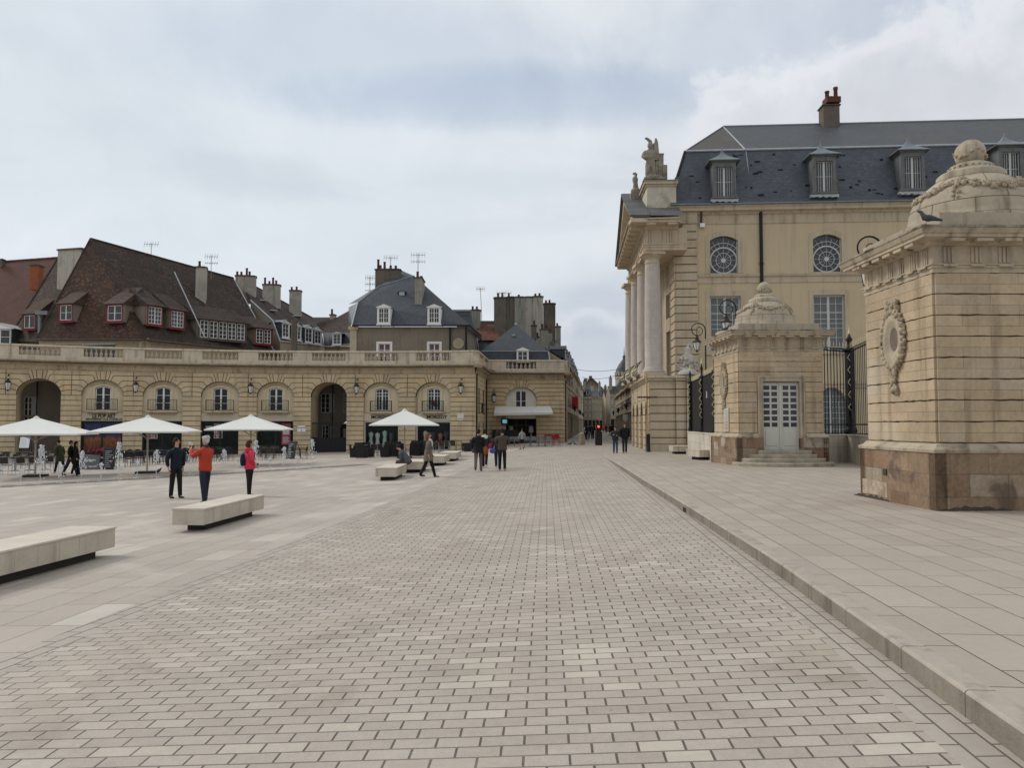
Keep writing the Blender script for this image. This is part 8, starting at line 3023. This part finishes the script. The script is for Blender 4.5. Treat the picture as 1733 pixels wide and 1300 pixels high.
    ch_ = [[('b', tor(0, 0, zl - .06), (.178 * W, .145 * W)), (tor(0, 0, zl + .03), (.180 * W, .148 * W)), (tor(0, 0, 1.08), (.168 * W, .135 * W)), ('c', tor(0, 0, 1.31), (.182 * W, .138 * W)), ('k', tor(0, -.005, 1.44), (.12, .10)), (tor(0, .0, 1.515), (.070, .070))]]
    for i, (el, wr) in enumerate(arms):
        sx = -1 if i == 0 else 1
        ch_.append([('c',), (tor(sx * .155 * W, -.005, 1.395), .092), (tor(sx * .195 * W, -.005, 1.35), .086), (tuple(Vector(tor(sx * .2 * W, 0, 1.33)).lerp(Vector(el), .6)), .076), (el, .070), (tuple(Vector(el).lerp(Vector(wr), .55)), .060), (tuple(Vector(el).lerp(Vector(wr), .95)), .046)])
    V, F_ = skin_mesh(ch_, top, 1); mb = MB(); mb.idx(fin(V), F_, top, True)
    if coat:
        # skirt of the coat, an open flared tube from waist to hem
        N = 18; rows = [(1.12, .17, .135), (.95, .20, .165), (.80, .225, .185), (coat, .245, .20)]
        vs = []
        for z, rx, ry in rows:
            for k in range(N):
                a = 2 * PI * k / N; q_ = 1 + .035 * math.sin(5 * a + z * 4)
                vs.append(LN_((rx * W * math.cos(a) * q_, ry * W * math.sin(a) * q_, z + off)) if z > .9 else (rx * W * math.cos(a) * q_, ry * W * math.sin(a) * q_, z + off))
        fs = [(i * N + k, i * N + (k + 1) % N, (i + 1) * N + (k + 1) % N, (i + 1) * N + k) for i in range(len(rows) - 1) for k in range(N)]
        mb.idx(fin(vs), fs, top, True)
    mb.build('jacket', t)
    # shoes
    for sx_, (hp, kn, an) in enumerate(legs):
        an = Vector(an); z0 = an.z - .055
        V, F_ = skin_mesh([[((an.x, an.y - .035, z0), .040), ((an.x, an.y + .05, z0 - .004), .040), ((an.x * 1.1, an.y + .135, z0 - .012), .036), ((an.x * 1.12, an.y + .19, z0 - .014), .024)], ], shoe, 1)
        mb = MB(); vv = fin(V); zmin = p.z + .002
        vv = [Vector((v.x, v.y, max(v.z, zmin))) for v in vv]
        mb.idx(vv, F_, shoe, True)
        mb.tube([rot @ (Vector((an.x, an.y - .01, z0 + .0)) * s) + p, rot @ (Vector((an.x, an.y - .01, z0 + .09)) * s) + p], [.046 * s, .040 * s], shoe, 8)
        mb.build('shoe', t)
    if extras: extras(t, lambda x, y, z: rot @ (Vector(tor(x, y, z)) * s) + p, fp, s)
    return t


def gp(px, py, pav=False):
    return hitG(px, py, pav)
# man in dark jacket, hands in his pockets, looking right
def ex_glasses(t, T, fp, s):
    q = MB()
    for sx in (-1, 1):
        q.tube([fp(sx * .031 + .020 * math.cos(a), .086, .012 + .016 * math.sin(a)) for a in [k * PI / 4 for k in range(9)]], .003 * s, 'eye_dark', 4)
        q.tube([fp(sx * .05, .082, .014), fp(sx * .08, 0, .012)], .003 * s, 'eye_dark', 4)
    q.build('glasses', t)
person('man in navy jacket and black trousers standing left of the man in red', gp(297, 843.5), 1.80, R(-125), 'navy', 'black_cloth', 'shoe_black', 'hair_dark', 'short', near=True, stout=1.12, stride=.07, turn=R(32),
       arms=(((-.27, -.05, 1.13), (-.235, -.02, .90)), ((.27, -.05, 1.13), (.235, -.02, .90))), extras=ex_glasses)
# man in red, both hands raised to the camera he holds
def ex_cam(t, T, fp, s):
    q = MB(); c_ = T(-.03, .47, 1.47); q.bx(c_.x, c_.y, c_.z, .15, .02, .09, 'asphalt_black', R(60)); q.build('phone', t)
    q = MB(); q.lathe([(.085, 0), (.078, .06), (.065, .08)], T(0, -.005, 1.46), 'charcoal', 12); q.build('collar', t)
person('white-haired man in red-orange jacket raising both hands, behind the long bench', gp(346, 853), 1.84, R(62), 'red_orange', 'jean_dark', 'shoe_black', 'hair_white', 'wild', near=True, stout=1.12, stride=-.10,
       arms=(((-.24, .20, 1.24), (-.10, .42, 1.43)), ((.24, .20, 1.22), (.06, .43, 1.42))), extras=ex_cam)
def ex_pack(t, T, fp, s):
    q = MB()
    V, F_ = skin_mesh([[(tuple(T(-.01, -.20, 1.36)), .055 * s), (tuple(T(-.01, -.225, 1.22)), .085 * s), (tuple(T(-.01, -.22, 1.06)), .095 * s), (tuple(T(-.01, -.20, .94)), .07 * s)]], 'x', 1)
    q.idx(V, F_, 'pack_violet', True); q.build('backpack', t)
    q = MB(); q.tube([T(-.13, -.14, 1.36), T(-.14, 0, 1.46), T(-.13, .11, 1.36), T(-.14, .10, 1.16)], .018 * s, 'pack_violet', 6); q.tube([T(.13, -.14, 1.36), T(.14, 0, 1.46), T(.13, .11, 1.36), T(.14, .10, 1.16)], .018 * s, 'pack_violet', 6); q.build('strap', t)
    q = MB(); q.lathe([(.10, -.05), (.125, 0), (.115, .05), (.08, .06)], T(0, -.04, 1.46), 'hot_pink', 12); q.build('hood', t)
person('woman in hot pink jacket with small violet backpack, seen from behind at right', gp(421.5, 840.5), 1.67, R(-52), 'hot_pink', 'black_cloth', 'shoe_black', 'hair_brown', 'bob', near=True, stout=1.24, stride=.03,
       arms=(((-.27, -.03, 1.15), (-.19, .11, 1.00)), ((.27, -.03, 1.15), (.19, .11, 1.00))), extras=ex_pack)
def ex_scarf(t, T, fp, s):
    q = MB(); q.lathe([(.07, -.03), (.105, -.01), (.10, .05), (.07, .06)], T(0, .015, 1.46), 'scarf_white', 12); q.tube([T(.0, .11, 1.45), T(.03, .14, 1.34), T(.03, .135, 1.22)], [.045 * s, .04 * s, .02 * s], 'scarf_white', 6); q.build('scarf', t)
person('woman with long auburn hair in a taupe coat walking right past the benches', gp(725, 808.5), 1.66, R(-80), 'coat_taupe', 'black_cloth', 'shoe_black', 'hair_auburn', 'long', near=True, stride=.26, coat=.66,
       arms=(((-.22, .02, 1.16), (-.20, .13, .96)), ((.22, -.08, 1.15), (.22, -.02, .90))), extras=ex_scarf)
# seated man hunched forward on a bench
bp = corner(703, 783.5); bp.z = G(bp.x)
sp = Vector((bp.x - .35, bp.y + .35, G(bp.x - .35)))
person('man in dark grey hoodie sitting hunched forward on a stone bench', sp, 1.76, R(75), 'grey_knit', 'trousers_brown', 'shoe_black', 'hair_dark', 'short', sit=True, lean=R(36), near=False, stout=1.2,
       arms=(((-.20, .14, 1.12), (-.07, .36, 1.10)), ((.20, .14, 1.12), (.06, .36, 1.10))))
def bag(m_, x, z, r, sc3=(1, .6, 1)):
    def f(t, T, fp, s):
        q = MB(); c_ = T(x, -.05, z); q.ball(c_, r, m_, 10, 7, sc3, jit=.05); q.tube([c_ + Vector((-r * .6, 0, r * .5)), c_ + Vector((0, 0, r * 2.0)), c_ + Vector((r * .6, 0, r * .5))], .010, m_, 5); q.build('bag', t)
    return f
GW = 'people walking away toward the street'
person('walker in black parka and mauve trousers, left of the group of four', gp(809.5, 798), 1.70, R(-4), 'black_cloth', 'mauve', 'trousers_brown', 'hair_dark', 'short', stride=-.14, coat=.78, stout=1.2, group=GW, extras=bag('bag_orange', .30, .86, .13, (1, .6, 1.3)))
def ex_w(t, T, fp, s):
    q = MB(); q.lathe([(.14, -.10), (.155, -.04), (.12, .03), (.09, .05)], T(0, -.02, 1.46), 'scarf_white', 12); q.build('hood', t); bag('bag_red', .30, 1.02, .14, (1, .6, .9))(t, T, fp, s)
person('walker with white shawl and red shoulder bag, second of the group', gp(820.5, 792.5), 1.66, R(-10), 'charcoal', 'black_cloth', 'shoe_white', 'hair_dark', 'bun', stride=.16, stout=1.2, group=GW, extras=ex_w)
person('walker in brown fur-hooded jacket and black jeans, right of the group of four', gp(850, 797), 1.68, R(4), 'brown_jacket', 'black_cloth', 'shoe_tan', 'hair_dark', 'cap', stride=.10, stout=1.25, group=GW,
       arms=(((-.27, .02, 1.16), (-.22, .20, 1.10)), ((.27, .02, 1.16), (.22, .2, 1.1))))
person('half-hidden walker with a blue bag beside the brown-jacketed one', gp(842.5, 795), 1.60, R(12), 'charcoal', 'jean_dark', 'shoe_white', 'hair_dark', 'long', stride=-.12, group=GW, extras=bag('bag_blue', -.26, .85, .13, (1, .6, .8)))
person('youngster in grey top and dark shorts near the corner cafe chairs', gp(883.5, 761), 1.50, R(20), 'grey_tee', 'black_cloth', 'shoe_black', 'hair_brown', 'short', stride=.12, bare=True)
person('stocky person in dark jacket and blue jeans walking towards us, left of the pair', gp(1041.5, 767.5, True), 1.58, R(172), 'charcoal', 'jean_blue', 'shoe_black', 'hair_dark', 'short', stride=.10, stout=1.35, arms=(((-.26, .02, 1.14), (-.12, .18, 1.16)), ((.26, .02, 1.14), (.12, .18, 1.2))))
person('tall man in black jacket and jeans walking towards us, right of the pair', gp(1057.5, 767.5, True), 1.80, R(185), 'black_cloth', 'jean_dark', 'shoe_tan', 'hair_brown', 'short', stride=-.10, stout=1.28)
person('walker in olive coat bending forward on the left terrace edge', gp(101, 801), 1.68, R(70), 'olive', 'jean_dark', 'shoe_white', 'hair_dark', 'short', stride=.22, coat=.62, lean=R(12))
person('man in black jacket and blue jeans striding right at the left terrace', gp(119, 806), 1.66, R(-80), 'black_cloth', 'jean_dark', 'shoe_black', 'hair_brown', 'short', stride=.27)
person('long-haired woman in black beside the striding man at the left terrace', gp(128, 806), 1.62, R(-70), 'black_cloth', 'black_cloth', 'shoe_white', 'hair_dark', 'long', stride=.14, coat=.75)
far = [(994, 745, 'charcoal', 'black_cloth', 'dark figure farthest left in the crowd down the street', 1.7), (999.5, 743, 'black_cloth', 'jean_dark', 'dark figure second from left in the distant crowd', 1.65), (1004, 743, 'charcoal', 'black_cloth', 'dark figure just left of the traffic signal in the distance', 1.72),
       (1025.5, 735, 'brown_jacket', 'black_cloth', 'tiny figure in the middle of the distant street', 1.7), (1021, 734, 'hot_pink', 'jean_dark', 'tiny distant figure with a pink top right of the signal', 1.6), (1032.5, 737, 'charcoal', 'jean_dark', 'dark distant figure left of the approaching pair', 1.72),
       (1036, 738, 'black_cloth', 'black_cloth', 'second dark distant figure directly beside the approaching pair', 1.74), (989.5, 744, 'scarf_white', 'jean_dark', 'pale-topped tiny figure by the left house fronts', 1.6)]
for i, (px, py, a, b, lb, h) in enumerate(far):
    person(lb, gp(px, py), h, R(180 * (i % 2) + 10 * i), a, b, 'shoe_black', 'hair_dark', 'short', stride=.12 * (1 if i % 2 else -1), group='distant people in the street')
# a person-like red-haired figure at the balcony is left as flowers: pot on the balcony rail
f9 = ARC.flat(BAYS[9]); t = thing('flower_pot', 'small red flowering pot on the right-hand MORIZOT balcony', 'plant', f9.P(.05, EZ + 1.5, .2))
q = MB(); pp = f9.P(.05, EZ + 1.42, .22); q.lathe([(.10, 0), (.14, .2), (.13, .2)], pp, 'clay_pot', 8); q.build('pot', t)
q = MB(); rr = random.Random(9)
for k in range(120):
    c_ = pp + Vector((rr.gauss(0, .13), rr.gauss(0, .08), .32 + rr.gauss(0, .10))); d_ = Vector((rr.uniform(-1, 1), rr.uniform(-1, 1), rr.uniform(-1, 1))).normalized() * .045; e_ = d_.orthogonal().normalized() * .03
    q.face([c_ - d_, c_ + e_, c_ + d_, c_ - e_], 'crimson_leaf' if rr.random() < .7 else 'shrub_leaf')
q.build('foliage', t)
